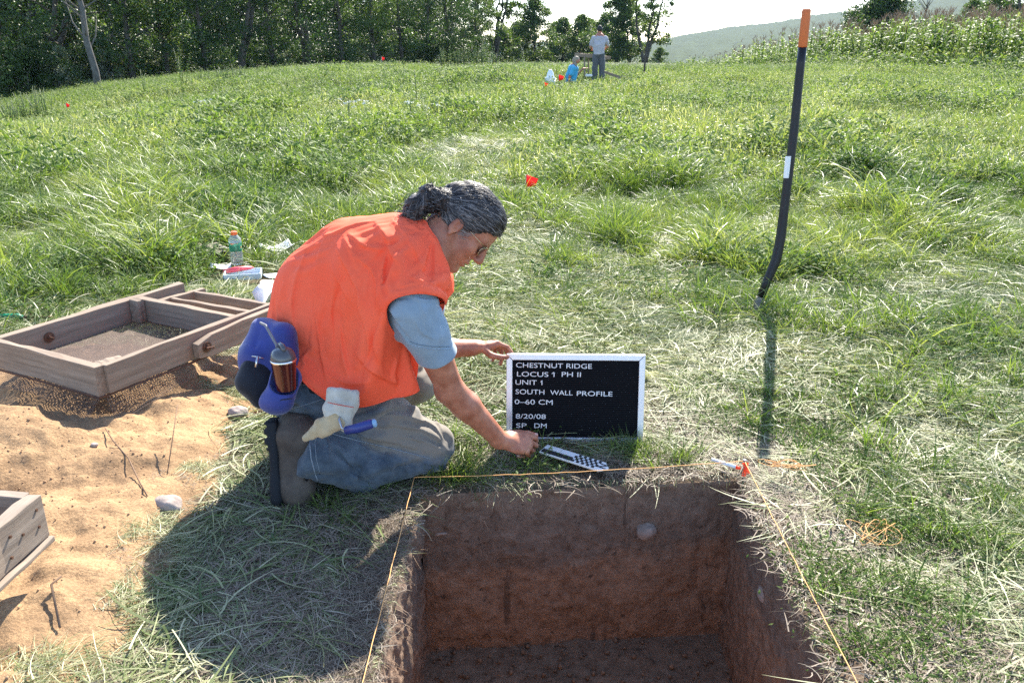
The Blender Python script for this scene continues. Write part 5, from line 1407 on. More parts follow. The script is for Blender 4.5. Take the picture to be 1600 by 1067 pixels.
def plank(parent, a_, b_, h, th, up=(0, 0, 1), name="board", m=WOOD, chamf=0):
    """a board from a to b (middle of its section); h along up, th across"""
    a_ = np.asarray(a_, float); b_ = np.asarray(b_, float); x_ = _n(b_ - a_); L_ = float(np.linalg.norm(b_ - a_)); z_ = _n(np.asarray(up, float) - x_ * (np.asarray(up, float) @ x_)); y_ = np.cross(z_, x_)
    mb = MB(); n = 9; r_ = np.random.default_rng(int(abs(a_[0] * 1e4 + b_[1] * 1e3)) % 9999)
    v = []
    for q in range(n):
        f = q / (n - 1); j = r_.normal(0, .0016, 4); e = .0
        hh = h / 2 * (1 - (chamf if q in (0,) else 0)); hh2 = h / 2 * (1 - (chamf if q in (0,) else 0))
        xo = L_ * f - (0 if q != 0 else 0)
        c_ = [(-th / 2 + j[0], -hh2), (th / 2 + j[1], -hh2 + j[2] * .5), (th / 2 + j[1], hh + j[3]), (-th / 2 + j[0], hh + j[2])]
        for cy, cz in c_: v.append((xo, cy, cz))
    f_ = [(3, 2, 1, 0), tuple((n - 1) * 4 + k for k in range(4))]
    for q in range(n - 1):
        for k in range(4): k2 = (k + 1) % 4; f_.append((q * 4 + k, q * 4 + k2, q * 4 + 4 + k2, q * 4 + 4 + k))
    mb.add(v, f_); o = mb.build(name, m, None)
    bv_ = o.modifiers.new("b", 'BEVEL'); bv_.width = .0022; bv_.segments = 2; bv_.limit_method = 'ANGLE'
    o.matrix_world = Matrix([[x_[0], y_[0], z_[0], a_[0]], [x_[1], y_[1], z_[1], a_[1]], [x_[2], y_[2], z_[2], a_[2]], [0, 0, 0, 1]])
    mw = o.matrix_world.copy(); o.parent = parent; o.matrix_parent_inverse = Matrix.Translation(parent.location).inverted()
    o.matrix_basis = mw
    return o
def wire_mesh(parent, fn, nu_, nv_, r_, name, m, seg=1):
    """woven wire over a patch fn(u, v); flat ribbons crossing at right angles, a true grid of strands"""
    V = []; F = []
    def strand(pts):
        b = len(V); pts = np.array(pts); n = len(pts)
        for i in range(n):
            d = _n(pts[min(i + 1, n - 1)] - pts[max(i - 1, 0)]); s_ = _n(np.cross(d, [0, 0, 1.])) ; w_ = np.cross(s_, d)
            V.extend([pts[i] - s_ * r_, pts[i] + w_ * r_, pts[i] + s_ * r_])
        for i in range(n - 1):
            a = b + 3 * i; F.extend([(a, a + 1, a + 4, a + 3), (a + 1, a + 2, a + 5, a + 4), (a + 2, a, a + 3, a + 5)])
    for i in range(nu_ + 1): strand([fn(i / nu_, t) for t in np.linspace(0, 1, seg * 8 + 1)])
    for j in range(nv_ + 1): strand([fn(t, j / nv_) + np.array([0, 0, r_ * 1.2]) for t in np.linspace(0, 1, seg * 8 + 1)])
    o = link(name, mesh_np(name, V, F), m, parent, smooth=False); o["kind"] = "stuff"; return o

E1 = np.array([.455, .890, .0]); E2 = np.array([-.885, .466, 0.0])
def zf(p_, z_): return np.array([p_[0], p_[1], z_])
A_ = at(154, 571, 2.825)                      # near right corner, top edge
TOPZ = float(A_[2]); BHt = .108; ZM = TOPZ - BHt / 2
TILT = -.03
def S(u, v, z=0.0): return np.array([A_[0], A_[1], ZM]) + E1 * u + E2 * v + np.array([0, 0, z + TILT * u * .3])
scr = empty("sifting_screen", (float(A_[0]), float(A_[1]), 0), 0, "large wooden sifting screen with rusty wire mesh and side handles on the sand heap", "sifting screen")
SLn, SWd, TH = .635, .585, .032
plank(scr, S(0, 0 - TH / 2 + .016), S(0, SWd + .016), BHt, TH)                          # front
plank(scr, S(TH / 2 + .001, 0), S(.98, 0), BHt * .97, TH * .8)                            # right side runs on as a handle
plank(scr, S(TH / 2 + .001, SWd), S(.885, SWd), BHt * .97, TH)                            # left side
plank(scr, S(SLn, TH * .6), S(SLn, SWd - TH * .6), BHt * .95, TH)                        # back
plank(scr, S(SLn - .055, SWd - .045, .004), S(SLn - .018, SWd - .045, .004), BHt * .92, .052, name="corner_block")
plank(scr, S(.016, .050, .030), S(.11, .021, .034), .03, .045, name="corner_brace")
plank(scr, S(.385, -.034, -.012), S(1.02, -.040, .012), .088, .026, name="folding_leg", chamf=.35)
for u_, v_, lb in ((.425, -.049, 0), (.20, SWd - .018, 1)):
    p = S(u_, v_, -.006 if lb == 0 else .0); sgn = -1
    mb = MB(); mb.tube([p, p + E2 * (-.004)], .021, 16); mb.tube([p, p + E2 * (-.010)], .010, 6); mb.tube([p, p + E2 * (-.032)], .0038, 8)
    if lb == 0: mb.box(p + E2 * (-.020), (.030, .006, .010), Matrix.Rotation(.6, 3, 'Z') @ Matrix.Rotation(.5, 3, 'X'), .002)
    mb.build("bolt", IRON, scr)
wire_mesh(scr, lambda u, v: S(.012 + (SLn - .024) * u, .012 + (SWd - .024) * v, -BHt / 2 + .004 - .012 * math.sin(PI * u) * math.sin(PI * v)), 84, 78, .0016, "wire_mesh", MESHM)
def skirt_f(u, v):                                  # a torn strip of mesh hanging below the front edge
    p = S(-.014, SWd * 1.0 * u, -BHt / 2 - .004); return p + np.array([-.02 * v - E1[0] * .05 * v, -.03 * v, -(.022 + .062 * math.exp(-((u - .12) / .22) ** 2) + .030 * (u > .5) * math.sin((u - .5) * PI)) * v])
wire_mesh(scr, skirt_f, 60, 9, .0008, "mesh_skirt", MESHM)
def skirt_r(u, v):
    p = S(.62 * u, -.015, -BHt / 2 - .004); return p + np.array([.030 * v, -.02 * v, -(.072 * (1 - u) ** 1.3 + .018) * v])
wire_mesh(scr, skirt_r, 62, 8, .0008, "mesh_skirt", MESHM)
mb = MB(); mb.tube([S(-.018, SWd, -BHt / 2 - .004), S(-.018, 0, -BHt / 2 - .004), S(.3, -.017, -BHt / 2 - .004), S(.64, -.017, -BHt / 2 - .004)], .0045, 6); mb.build("edge_wire", IRON, scr)
# dirt left on the mesh
def lumps(name, c, R_, n, size, m, lb=None, seed=1, zf_=None, parent=None):
    r_ = np.random.default_rng(seed); V = []; F = []
    base_ = bmesh.new(); bmesh.ops.create_icosphere(base_, subdivisions=1, radius=1); bv_ = np.array([v.co[:] for v in base_.verts]); bf = np.array([[v.index for v in f.verts] for f in base_.faces]); base_.free()
    for k in range(n):
        x_, y_ = r_.normal(0, R_[0]), r_.normal(0, R_[1]); s_ = size * r_.uniform(.35, 1) ** 2
        z_ = zf_(c[0] + x_, c[1] + y_) if zf_ else c[2]
        V.append(bv_ * (s_ * r_.uniform(.7, 1.3, 3)) * (1 + r_.normal(0, .12, (len(bv_), 1))) + [c[0] + x_, c[1] + y_, z_ + s_ * .3]); F.append(bf + k * len(bv_))
    o = link(name, mesh_np(name, np.concatenate(V), np.concatenate(F)), m, parent, smooth=False); o["kind"] = "stuff"
    if lb: o["label"] = lb
    return o
pc = S(.16, .20, -BHt / 2 - .012)
lumps("soil_residue", pc, (.075, .035), 900, .007, SAND, None, 4, None, scr)
lumps("soil_residue", S(.30, .33, -BHt / 2 - .018), (.14, .13), 180, .006, SAND, None, 5, None, scr)
# second, smaller frame lying behind
scr2 = empty("wooden_rack", tuple(S(.80, .25)), 0, "narrow wooden rack of parallel boards lying behind the large screen", "rack")
for du in (.765, .885):
    plank(scr2, S(du, SWd - .055, -.014), S(du + .02, -.008, -.014), .07, .022)
plank(scr2, S(.69, SWd - .05, -.014), S(.945, SWd - .07, -.014), .072, .03)
# box at the lower left corner of the picture
b0 = at(66, 772, 2.035); bz = float(b0[2]) - .055
bx = empty("wooden_box", (float(b0[0]) - .3, float(b0[1]) - .2, 0), 0, "grey weathered wooden box frame cut off by the left edge of the photo", "wooden box")
def Q(dx, dy, dz=0): return np.array([b0[0] + dx, b0[1] + dy, bz + dz])
plank(bx, Q(-.02, .0), Q(-.055, -.42), .115, .038, name="board", m=WOODG)
plank(bx, Q(-.039, -.003), Q(-.55, .03), .113, .03, name="board", m=WOODG)
plank(bx, Q(-.03, -.10, -.01), Q(-.50, -.16, -.01), .085, .03, up=(0, .5, 1), name="board", m=WOODG)
plank(bx, Q(-.055, -.42), Q(-.58, -.40), .113, .03, name="board", m=WOODG)
plank(bx, Q(-.012, .0, -.068), Q(-.047, -.42, -.068), .012, .045, name="bottom_lath", m=WOODG)
for k, (dy, dz) in enumerate(((-.03, .03), (-.033, -.015), (-.13, .02), (-.14, -.03), (-.09, .0), (-.24, .02), (-.25, -.02))):
    p = Q(-.02 - .035 * (-dy / .42) + .020, dy, dz); mb = MB(); mb.tube([p - [.003, 0, 0], p + [.0015, 0, 0]], .0038, 8); mb.build("nail_head", IRON, bx)

# ------------------------------------------------------------------ waist pack, mug, glove, trowel
BLUE = cloth_mat("blue_nylon", (.030, .042, .18), (.045, .062, .26), .6, 500, 0, 12, .3)
NAVY = cloth_mat("black_mesh_fabric", (.008, .009, .014), (.016, .018, .026), .8, 1500, 0, 20, .2)
PB = np.array([float(at(420, 575, 2.50)[0]), float(at(420, 575, 2.50)[1]), 0])
pack = empty("waist_pack", tuple(PB), 0, "blue and black waist pack worn at the man's back", "waist pack")
w1 = Vol(at(420, 575, 2.50) - .22, at(420, 575, 2.50) + .22, .0036)
w1.chain([at(415, 520, 2.56), at(408, 560, 2.55), at(414, 590, 2.55)], [.048, .062, .060], .03)
w1.chain([at(440, 525, 2.53), at(442, 570, 2.54)], [.045, .052], .03)
for pts in ([at(417, 505, 2.50), at(420, 540, 2.48)], [at(404, 510, 2.50), at(398, 550, 2.49)], [at(434, 520, 2.47), at(430, 555, 2.47)]): w1.chain(pts, [.005, .003], .014, 'sub')
w1.disp(lambda p: (V1(p * 24) - .5) * .012)
link("main_bag", w1.mesh("main_bag", 1), BLUE, pack)
w2 = Vol(at(400, 590, 2.49) - .15, at(400, 590, 2.49) + .15, .0036)
w2.chain([at(397, 562, 2.52), at(394, 595, 2.50), at(408, 622, 2.50)], [.034, .042, .030], .03); w2.chain([at(410, 565, 2.52), at(412, 600, 2.51)], [.035, .038], .02); w2.disp(lambda p: (V1(p * 30) - .5) * .008)
link("side_pocket", w2.mesh("side_pocket", 1), NAVY, pack)
w3 = Vol(at(438, 610, 2.44) - .14, at(438, 610, 2.44) + .14, .0034)
w3.chain([at(446, 592, 2.46), at(436, 622, 2.45)], [.046, .044], .02); w3.ell(at(430, 628, 2.45), (.048, .035, .034), None, .02)
w3.cone(at(444, 598, 2.435), at(447, 560, 2.425), .039, .039, .004, 'sub'); w3.disp(lambda p: (V1(p * 28) - .5) * .007)
link("bottle_pocket", w3.mesh("bottle_pocket", 1), BLUE, pack)
w4 = Vol(at(470, 590, 2.56) - .12, at(470, 590, 2.56) + .12, .0036)
w4.chain([at(452, 570, 2.57), at(478, 590, 2.565), at(492, 606, 2.53)], [.05, .040, .024], .03)
link("back_pad", w4.mesh("back_pad", 1), NAVY, pack)
STRAP = mat("grey_webbing", (.20, .20, .21), .7)
mb = MB(); mb.tube([at(407, 504, 2.47), at(415, 508, 2.45), at(424, 524, 2.44), at(432, 538, 2.43), at(435, 556, 2.43)], .0042, 8); mb.build("strap", STRAP, pack, True)
mb = MB(); mb.tube([at(394, 556, 2.465), at(403, 557, 2.455), at(412, 560, 2.46)], .0022, 6); mb.tube([at(402.5, 556, 2.45), at(400, 573, 2.445)], .0042, 6); mb.build("zip_pull", mat("nickel", (.6, .6, .6), .3, .5, 1.0), pack, True)
mb = MB(); mb.tube([at(428, 632, 2.415), at(440, 624, 2.408), at(456, 622, 2.42)], .0018, 5); mb.build("pocket_piping", NAVY, pack, True)
mc = at(446, 592, 2.43); mt_ = at(440.5, 543, 2.40); md = _n(mt_ - mc)
qz = Vector(md).to_track_quat('Z', 'Y').to_matrix()
mug = empty("travel_mug", tuple(mc), 0, "dark red travel mug with grey lid in the waist pack's pocket", "mug")
mb = MB(); mb.lathe([(.028, -.03), (.031, .0), (.0355, .052), (.0365, .056)], qz, mc, 28); smooth_by_angle(mb.build("cup", mat("dark_red_enamel", (.085, .012, .010), .18, .6, .3, coat=.6), mug))
mb = MB(); mb.lathe([(.0372, .056), (.0378, .058), (.0378, .061), (.0368, .0625)], qz, mc, 28); smooth_by_angle(mb.build("rim", mat("polished_steel", (.8, .8, .82), .2, .5, 1.0), mug))
LIDM = mat("grey_lid_plastic", (.075, .078, .085), .3, .5, coat=.3)
mb = MB(); mb.lathe([(.0365, .0625), (.0360, .070), (.0330, .082), (.0255, .092), (.014, .0965), (.002, .0975)], qz, mc, 28); smooth_by_angle(mb.build("lid", LIDM, mug), 60)
hp = [mc + qz @ Vector(p) for p in ((.0, -.022, .090), (.0, -.023, .097), (0, -.013, .104), (0, .010, .104), (0, .021, .097), (0, .020, .090))]
mb = MB(); mb.tube(hp, [.006, .0075, .008, .008, .0075, .006], 10); mb.build("lid_handle", LIDM, mug, True)

GLV = cloth_mat("canvas_glove", (.40, .36, .29), (.58, .54, .46), .9, 700, 0, 18, .3)
GLL = cloth_mat("suede_palm", (.42, .30, .16), (.56, .43, .26), .95, 400, 0, 20, .3)
glove = empty("work_glove", tuple(np.array([*at(530, 640, 2.42)[:2], 0])), 0, "pale canvas work glove hanging from the man's back pocket", "glove")
gv = Vol(at(520, 645, 2.41) - .17, at(520, 645, 2.41) + .17, .0032)
gv.put(lambda x, y, z: 0 * (x + y + z) + 1, gv.lo, gv.lo + gv.n * gv.h, .01)
cuffp = [at(534, 612, 2.425), at(527, 640, 2.40)]
R2 = np.array([CR * .97 - CU * .10, CU, -CF]); R2 = np.array([_n(R2[0]), _n(np.cross(R2[2], R2[0])), R2[2]])
gv.box(at(535, 622, 2.43), (.048, .030, .015), R2, .010, .01)
gv.box(at(527, 643, 2.425), (.036, .026, .017), R2, .012, .02)
gv.chain([at(545, 640, 2.425), at(541, 660, 2.43), at(538, 668, 2.43)], [.018, .013, .010], .012)
gv.disp(lambda p: (V1(p * 40) - .5) * .011 + (V2(p * 90) - .5) * .003)
link("glove_back", gv.mesh("glove_back", 1), GLV, glove)
gv = Vol(at(505, 662, 2.41) - .13, at(505, 662, 2.41) + .13, .0030)
for k, (px_, py_) in enumerate(((478, 684), (484, 683), (493, 679))):
    gv.chain([at(524 + 4 * k, 650 + 4 * k, 2.425), at(502 + 3 * k, 662 + 5 * k, 2.42), at(px_ + 5 * k, py_, 2.42)], [.020, .016, .009], .008)
gv.disp(lambda p: (V1(p * 40) - .5) * .008)
link("glove_palm", gv.mesh("glove_palm", 1), GLL, glove)
mb = MB(); mb.tube([at(512, 628, 2.395), at(530, 632, 2.392), at(553, 636, 2.40)], .0014, 5); mb.build("red_stitching", mat("red_thread", (.6, .08, .05), .8), glove, True)
trw = empty("trowel", tuple(np.array([*at(560, 662, 2.40)[:2], 0])), 0, "trowel with a blue grip tucked under the hanging glove", "trowel")
mb = MB(); mb.tube([at(541, 672, 2.39), at(560, 668, 2.375), at(578, 662, 2.37), at(583, 661, 2.37)], [.0125, .0145, .0135, .012], 14); mb.build("grip", mat("blue_rubber", (.028, .042, .20), .45), trw, True)
mb = MB(); mb.tube([at(583, 661, 2.37), at(587, 660, 2.37), at(588.5, 659.6, 2.37)], [.0128, .0122, .008], 14); mb.build("end_cap", mat("pale_blue_plastic", (.22, .38, .55), .4), trw, True)
mb = MB(); mb.tube([at(541, 672, 2.39), at(534, 668, 2.39), at(530, 655, 2.40), at(532, 646, 2.42)], .0035, 8); mb.build("tang", NAIL, trw, True)

# ------------------------------------------------------------------ stones
def stone(name, c, r, seed, lb, m, cat="stone", rot=0):
    V_ = Vol(np.asarray(c) - max(r) * 1.5, np.asarray(c) + max(r) * 1.5, max(r) / 13)
    R_ = np.array([[math.cos(rot), 0, math.sin(rot)], [0, 1, 0], [-math.sin(rot), 0, math.cos(rot)]])
    V_.ell(c, r, R_, .01)
    rs = np.random.default_rng(seed)
    for k in range(5):
        n_ = _n(rs.normal(0, 1, 3)); V_.plane(np.asarray(c) + n_ * np.array(r) * rs.uniform(.78, .95), n_, max(r) * .25)
    V_.disp(lambda p: (V1((p) / max(r) * 2.2 + seed) - .5) * max(r) * .18 + (V2(p / max(r) * 8) - .5) * max(r) * .04)
    return tag(link(name, V_.mesh(name, 1), m), lb, cat)
STN = mat("pinkish_stone", (.30, .235, .20), .85, .3, noise=(30, (.42, .35, .31), .8), bump=(120, .6, .003))
STD = mat("soil_stained_stone", (.27, .19, .145), .9, .2, noise=(30, (.42, .32, .26), .8), bump=(120, .6, .003))
g_ = ground_at(265, 796, .03); stone("stone", g_ + [0, 0, .016], (.049, .036, .030), 1, "smooth rounded pinkish stone in the grass at the sand's edge, nearest the camera", STN, rot=-.25)
g_ = ground_at(373, 647, .03); stone("stone", g_ + [0, 0, .008], (.040, .034, .024), 2, "flat pinkish stone below the waist pack at the sand's edge", STN)
g_ = ground_at(143, 671, .16); stone("stone", np.array([g_[0], g_[1], surf_h(g_[0], g_[1]) + .004]), (.012, .01, .008), 3, "tiny pale pebble on the sand below the screen's corner", STN)
def wall_hit(px_, py_):                               # on the far wall of the pit
    d = CF + (px_ - 800) / FPX * CR - (py_ - 533) / FPX * CU; p0_ = np.array([*pit_xy(0, 1), 0]); n_ = _n([-PU[1], PU[0], 0]); t = ((p0_ - CP) @ n_) / (d @ n_); return CP + d * t
stone("stone", wall_hit(1007, 826) + [0, -.010, 0], (.038, .030, .029), 4, "angular stone jutting from the far wall of the pit", STD)
stone("stone", wall_hit(1030, 812) + [0, .004, 0], (.012, .010, .012), 5, "small pebble just above the angular stone in the pit wall", STD)
stone("stone", wall_hit(687, 834) + [0, .008, 0], (.024, .014, .009), 6, "flat dark stone at the left end of the pit's far wall", STD)
stone("stone", wall_hit(1015, 853) + [0, .004, 0], (.009, .009, .011), 8, "small pebble just below the angular stone in the pit wall", STD)
stone("stone", np.array([*pit_xy(1.0, .62), -.17]), (.016, .035, .024), 7, "brown stone showing in the right-hand wall of the pit", STD)

# ------------------------------------------------------------------ clutter on the grass behind the man
def onto(px_, py_, h=.05): p = ground_at(px_, py_, h); return p
p = onto(371, 412, .06); bot = empty("drink_bottle", tuple(p), 0, "clear plastic juice bottle with orange cap and green label in the grass", "bottle")
GLS = bpy.data.materials.new("clear_plastic"); GLS.use_nodes = True; _b = GLS.node_tree.nodes["Principled BSDF"]
_b.inputs["Base Color"].default_value = (.80, .84, .84, 1); _b.inputs["Roughness"].default_value = .12; _b.inputs["Transmission Weight"].default_value = .72; _b.inputs["IOR"].default_value = 1.15
k_ = .90
bs = .0345 / .032
mb = MB(); mb.lathe([(.030, 0), (.036, .004), (.037, .03), (.0355, .075), (.0365, .082), (.0365, .135), (.038, .142), (.034, .158), (.020, .176), (.016, .182)], None, p, 28)
smooth_by_angle(mb.build("plastic_body", GLS, bot), 60)
LBL = bpy.data.materials.new("juice_label"); LBL.use_nodes = True; _t = LBL.node_tree; _b = _t.nodes["Principled BSDF"]
_tc = _t.nodes.new("ShaderNodeTexCoord"); _n2 = _t.nodes.new("ShaderNodeTexNoise"); _n2.inputs["Scale"].default_value = 30; _t.links.new(_tc.outputs["Object"], _n2.inputs["Vector"])
_r = _t.nodes.new("ShaderNodeValToRGB"); _r.color_ramp.interpolation = 'CONSTANT'; _e = _r.color_ramp.elements
_e[0].color = (.02, .18, .09, 1); _e[1].position = .52; _e[1].color = (.10, .42, .22, 1); _q = _e.new(.62); _q.color = (.75, .20, .05, 1)
_t.links.new(_n2.outputs[0], _r.inputs[0]); _t.links.new(_r.outputs[0], _b.inputs["Base Color"]); _b.inputs["Roughness"].default_value = .4
mb = MB(); mb.lathe([(.0372, .083), (.0376, .085), (.0376, .132), (.0372, .134)], None, p, 28); smooth_by_angle(mb.build("label_sleeve", LBL, bot), 60)
mb = MB(); mb.lathe([(.0175, .178), (.0185, .180), (.0185, .196), (.016, .199)], None, p, 20); smooth_by_angle(mb.build("cap", mat("orange_cap", (.90, .16, .04), .4), bot))
TRAY = mat("pale_blue_plastic_tray", (.62, .70, .74), .4)
p = onto(380, 429, .055); tr_ = empty("plastic_tray", tuple(p), .0, "pale blue plastic tray lying in the grass in front of the bottle", "tray")
mb = MB(); Rz = Matrix.Rotation(.22, 3, 'Z'); 
mb.box(p + [0, 0, -.012], (.20, .13, .004), Rz); 
for cx, cy, sx, sy in ((0, .065, .20, .005), (0, -.065, .20, .005), (.10, 0, .005, .125), (-.10, 0, .005, .125)): mb.box(p + np.array(Rz @ Vector((cx, cy, .004))), (sx, sy, .034), Rz)
mb.build("tray_body", TRAY, tr_)
mb = MB(); mb.box(p + np.array(Rz @ Vector((.02, -.068, .006))), (.030, .003, .007), Rz, .001); mb.build("tray_slot", mat("cream_slot", (.62, .55, .38), .6), tr_)
mb = MB(); mb.tube([p + [-.12, .02, .012], p + [-.05, .05, .020], p + [.03, .08, .022]], [.012, .016, .010], 10); mb.tube([p + [-.13, .03, .006], p + [-.02, .04, .03], p + [.05, .05, .03]], .004, 6)
tag(mb.build("red_pouch", mat("red_vinyl", (.72, .06, .09), .45, noise=(40, (.85, .2, .22), .5)), None, True), "crumpled red plastic pouch lying on the pale blue tray", "pouch")
def sheet(name, px_, py_, w, h, rz, m, lb, cat, curl=.03, seed=0, hh=.06, tilt=0.0, leaf=False):
    p = onto(px_, py_, hh); n = 12; r_ = np.random.default_rng(seed); ph = r_.uniform(0, 6, 3); v = []
    for i in range(n):
        for j in range(n):
            a_, b_ = i / (n - 1) - .5, j / (n - 1) - .5; ww = w * (math.sqrt(max(.02, 1 - (2 * abs(b_)) ** 2.2)) if leaf else 1)
            x_, y_ = a_ * ww, b_ * h; z_ = curl * (math.sin(a_ * 5 + ph[0]) * .5 + math.sin(b_ * 6 + ph[1]) * .5 + (a_ * 2) ** 2) + tilt * y_
            v.append((p[0] + x_ * math.cos(rz) - y_ * math.sin(rz), p[1] + x_ * math.sin(rz) + y_ * math.cos(rz), p[2] + z_))
    f = [(i * n + j, (i + 1) * n + j, (i + 1) * n + j + 1, i * n + j + 1) for i in range(n - 1) for j in range(n - 1)]
    mb = MB(); mb.add(v, f); o = mb.build(name, m, None, True); o.modifiers.new("s", 'SOLIDIFY').thickness = .0016
    return tag(o, lb, cat)
PAPER = mat("white_paper", (.80, .79, .78), .8, noise=(20, (.66, .62, .60), .5))
PBAG = mat("paper_bag", (.62, .50, .40), .85, noise=(25, (.74, .66, .58), .6))
sheet("paper_sheet", 345, 417, .12, .10, .3, PAPER, "white sheet of paper under the red pouch left of the tray", "paper", .012, 1, .05)
sheet("paper_plate", 436, 430, .17, .12, .2, PAPER, "white paper plate behind the handle of the screen, farthest back of the papers", "paper plate", .010, 2, .07, leaf=True)
sheet("paper_bag", 432, 443, .18, .14, -.2, PBAG, "tan paper bag between the white plate and the curled bag by the man", "paper bag", .014, 3, .08, leaf=True)
sheet("plastic_bag", 437, 462, .16, .20, -.75, PAPER, "crumpled white bag beside the man's vest at the end of the screen's handle", "bag", .045, 4, .16, .2)
sheet("newspaper", 432, 388, .20, .16, .5, PAPER, "crumpled white newspaper half hidden in the grass behind the bottle", "newspaper", .02, 5, .05)
KH = mat("olive_canvas", (.13, .115, .085), .9, noise=(14, (.42, .36, .27), .9))
bgv = Vol(onto(322, 395, .05) - [.20, .12, .09], onto(322, 395, .05) + [.20, .12, .12], .006)
bgv.chain([onto(292, 380, .05), onto(318, 393, .05), onto(350, 402, .05)], [.030, .045, .035], .03); bgv.chain([onto(330, 385, .07), onto(355, 393, .06)], [.03, .02], .02)
bgv.disp(lambda p: (V1(p * 20) - .5) * .03)
tag(link("canvas_bag", bgv.mesh("canvas_bag", 1), KH), "rumpled olive and tan canvas bag lying in the grass left of the bottle", "bag")
p = onto(18, 495, .05)
gh = empty("green_tool", tuple(p), 0, "tool with a glossy green handle in the grass beyond the screen", "tool")
mb = MB(); mb.tube([p + [-.30, -.02, .0], p + [-.05, 0, 0], p + [.03, .0, .002], p + [.055, .0, 0]], [.014, .016, .017, .010], 14); mb.build("handle", mat("green_grip", (.0, .20, .10), .3), gh, True)
p2 = onto(60, 491, .04); mb = MB(); mb.tube([p + [.055, 0, 0], p + [.20, .03, -.01]], .005, 8); mb.build("shank", IRON, gh, True)
p = onto(250, 470, .04)

# ------------------------------------------------------------------ survey flags and small stakes
WIRE_ = mat("flag_wire", (.4, .4, .4), .4, .5, .8)
REDF = mat("red_flag_plastic", (.95, .06, .035), .4, trans=.4)
def pin_flag(px_, py_, d_, h, s_, lb, rz=0):
    g_ = at(px_, py_, d_); gx, gy = float(g_[0]), float(g_[1]); gz_ = float(ground_h(gx, gy))
    e = empty("survey_flag", (gx, gy, gz_), rz, lb, "flag", "small orange survey flags in the field")
    mb = MB(); mb.tube([(0, 0, 0), (0, 0, h)], .0022 * max(1, d_ / 8), 5); mb.build("flag_wire", WIRE_, e, keep=False)
    mb = MB(); n = 6; v = []
    for i in range(n):
        f = i / (n - 1); v += [(f * s_, .018 * math.sin(f * 5) * s_ / .09, h - f * s_ * .35), (f * s_ * .8, .018 * math.sin(f * 5 + .6) * s_ / .09, h - s_ * 1.15 + f * s_ * .25)]
    mb.add(v, [(2 * i, 2 * i + 1, 2 * i + 3, 2 * i + 2) for i in range(n - 1)]); o = mb.build("flag_sheet", REDF, e, True, keep=False); o.modifiers.new("s", 'SOLIDIFY').thickness = .0015
    return e
pin_flag(822, 279, 7.0, .26, .10, "bright orange survey flag in the grass up the field from the man's head", .2)
pin_flag(873, 108, 25, .40, .17, "small orange flag right of the white bucket by the distant crew")
pin_flag(850, 138, 21, .34, .11, "small orange flag in the grass below the white bucket")
pin_flag(597, 103, 36, .50, .14, "tiny red flag before the dark trees at the far left edge of the field")
pin_flag(101, 152, 27, .45, .13, "tiny red flag at the foot of the leftmost trees")
# ------------------------------------------------------------------ trees
BARK = mat("grey_bark", (.075, .062, .050), .95, .1, noise=(4, (.17, .15, .125), .8), bump=(12, .8, .03))
LEAFD = leaf_mat("dark_leaves", [(0.0, (.018, .040, .011)), (.5, (.040, .076, .018)), (1.0, (.105, .150, .034))], trans=.30, rough=.5, spec=.35, inst=0)
LEAFM = leaf_mat("mid_green_leaves", [(0.0, (.036, .070, .016)), (.5, (.075, .122, .027)), (1.0, (.165, .205, .050))], trans=.34, rough=.5, spec=.35, inst=0)
LEAFP = leaf_mat("pale_grey_green_leaves", [(0.0, (.075, .10, .055)), (.5, (.15, .18, .10)), (1.0, (.28, .29, .20))], trans=.3, rough=.55, spec=.35, inst=0)
def limb_mesh(paths):
    mb = MB()
    for pts, rs in paths: mb.tube(pts, rs, 7)
    return mb
def leaves_np(cent, rad, per, size, r, flat=.75, tint=None):
    """leaf clumps: per small folded leaves round each clump centre"""
    n = len(cent) * per; c = np.repeat(cent, per, 0); rr_ = np.repeat(rad, per)[:, None]
    d = r.normal(0, 1, (n, 3)); d /= np.linalg.norm(d, axis=1)[:, None]
    p = c + d * rr_ * (r.random((n, 1)) ** .45) * np.array([1, 1, flat])
    nn = r.normal(0, 1, (n, 3)) + [0, 0, .8]; nn /= np.linalg.norm(nn, axis=1)[:, None]
    a = np.cross(nn, r.normal(0, 1, (n, 3))); a /= np.linalg.norm(a, axis=1)[:, None]; b = np.cross(nn, a)
    s = (size * r.uniform(.5, 1.3, n))[:, None]
    V = np.stack([p - a * s * .5, p + b * s * .32 + nn * s * .10, p + a * s * .55, p - b * s * .32 + nn * s * .10], 1).reshape(-1, 3)
    F = np.arange(n * 4).reshape(-1, 4)
    ct = r.random(len(cent)) * .6 if tint is None else tint
    T = np.repeat(np.clip(np.repeat(ct, per) + r.random(n) * .45, 0, 1), 4)
    return V, F, T
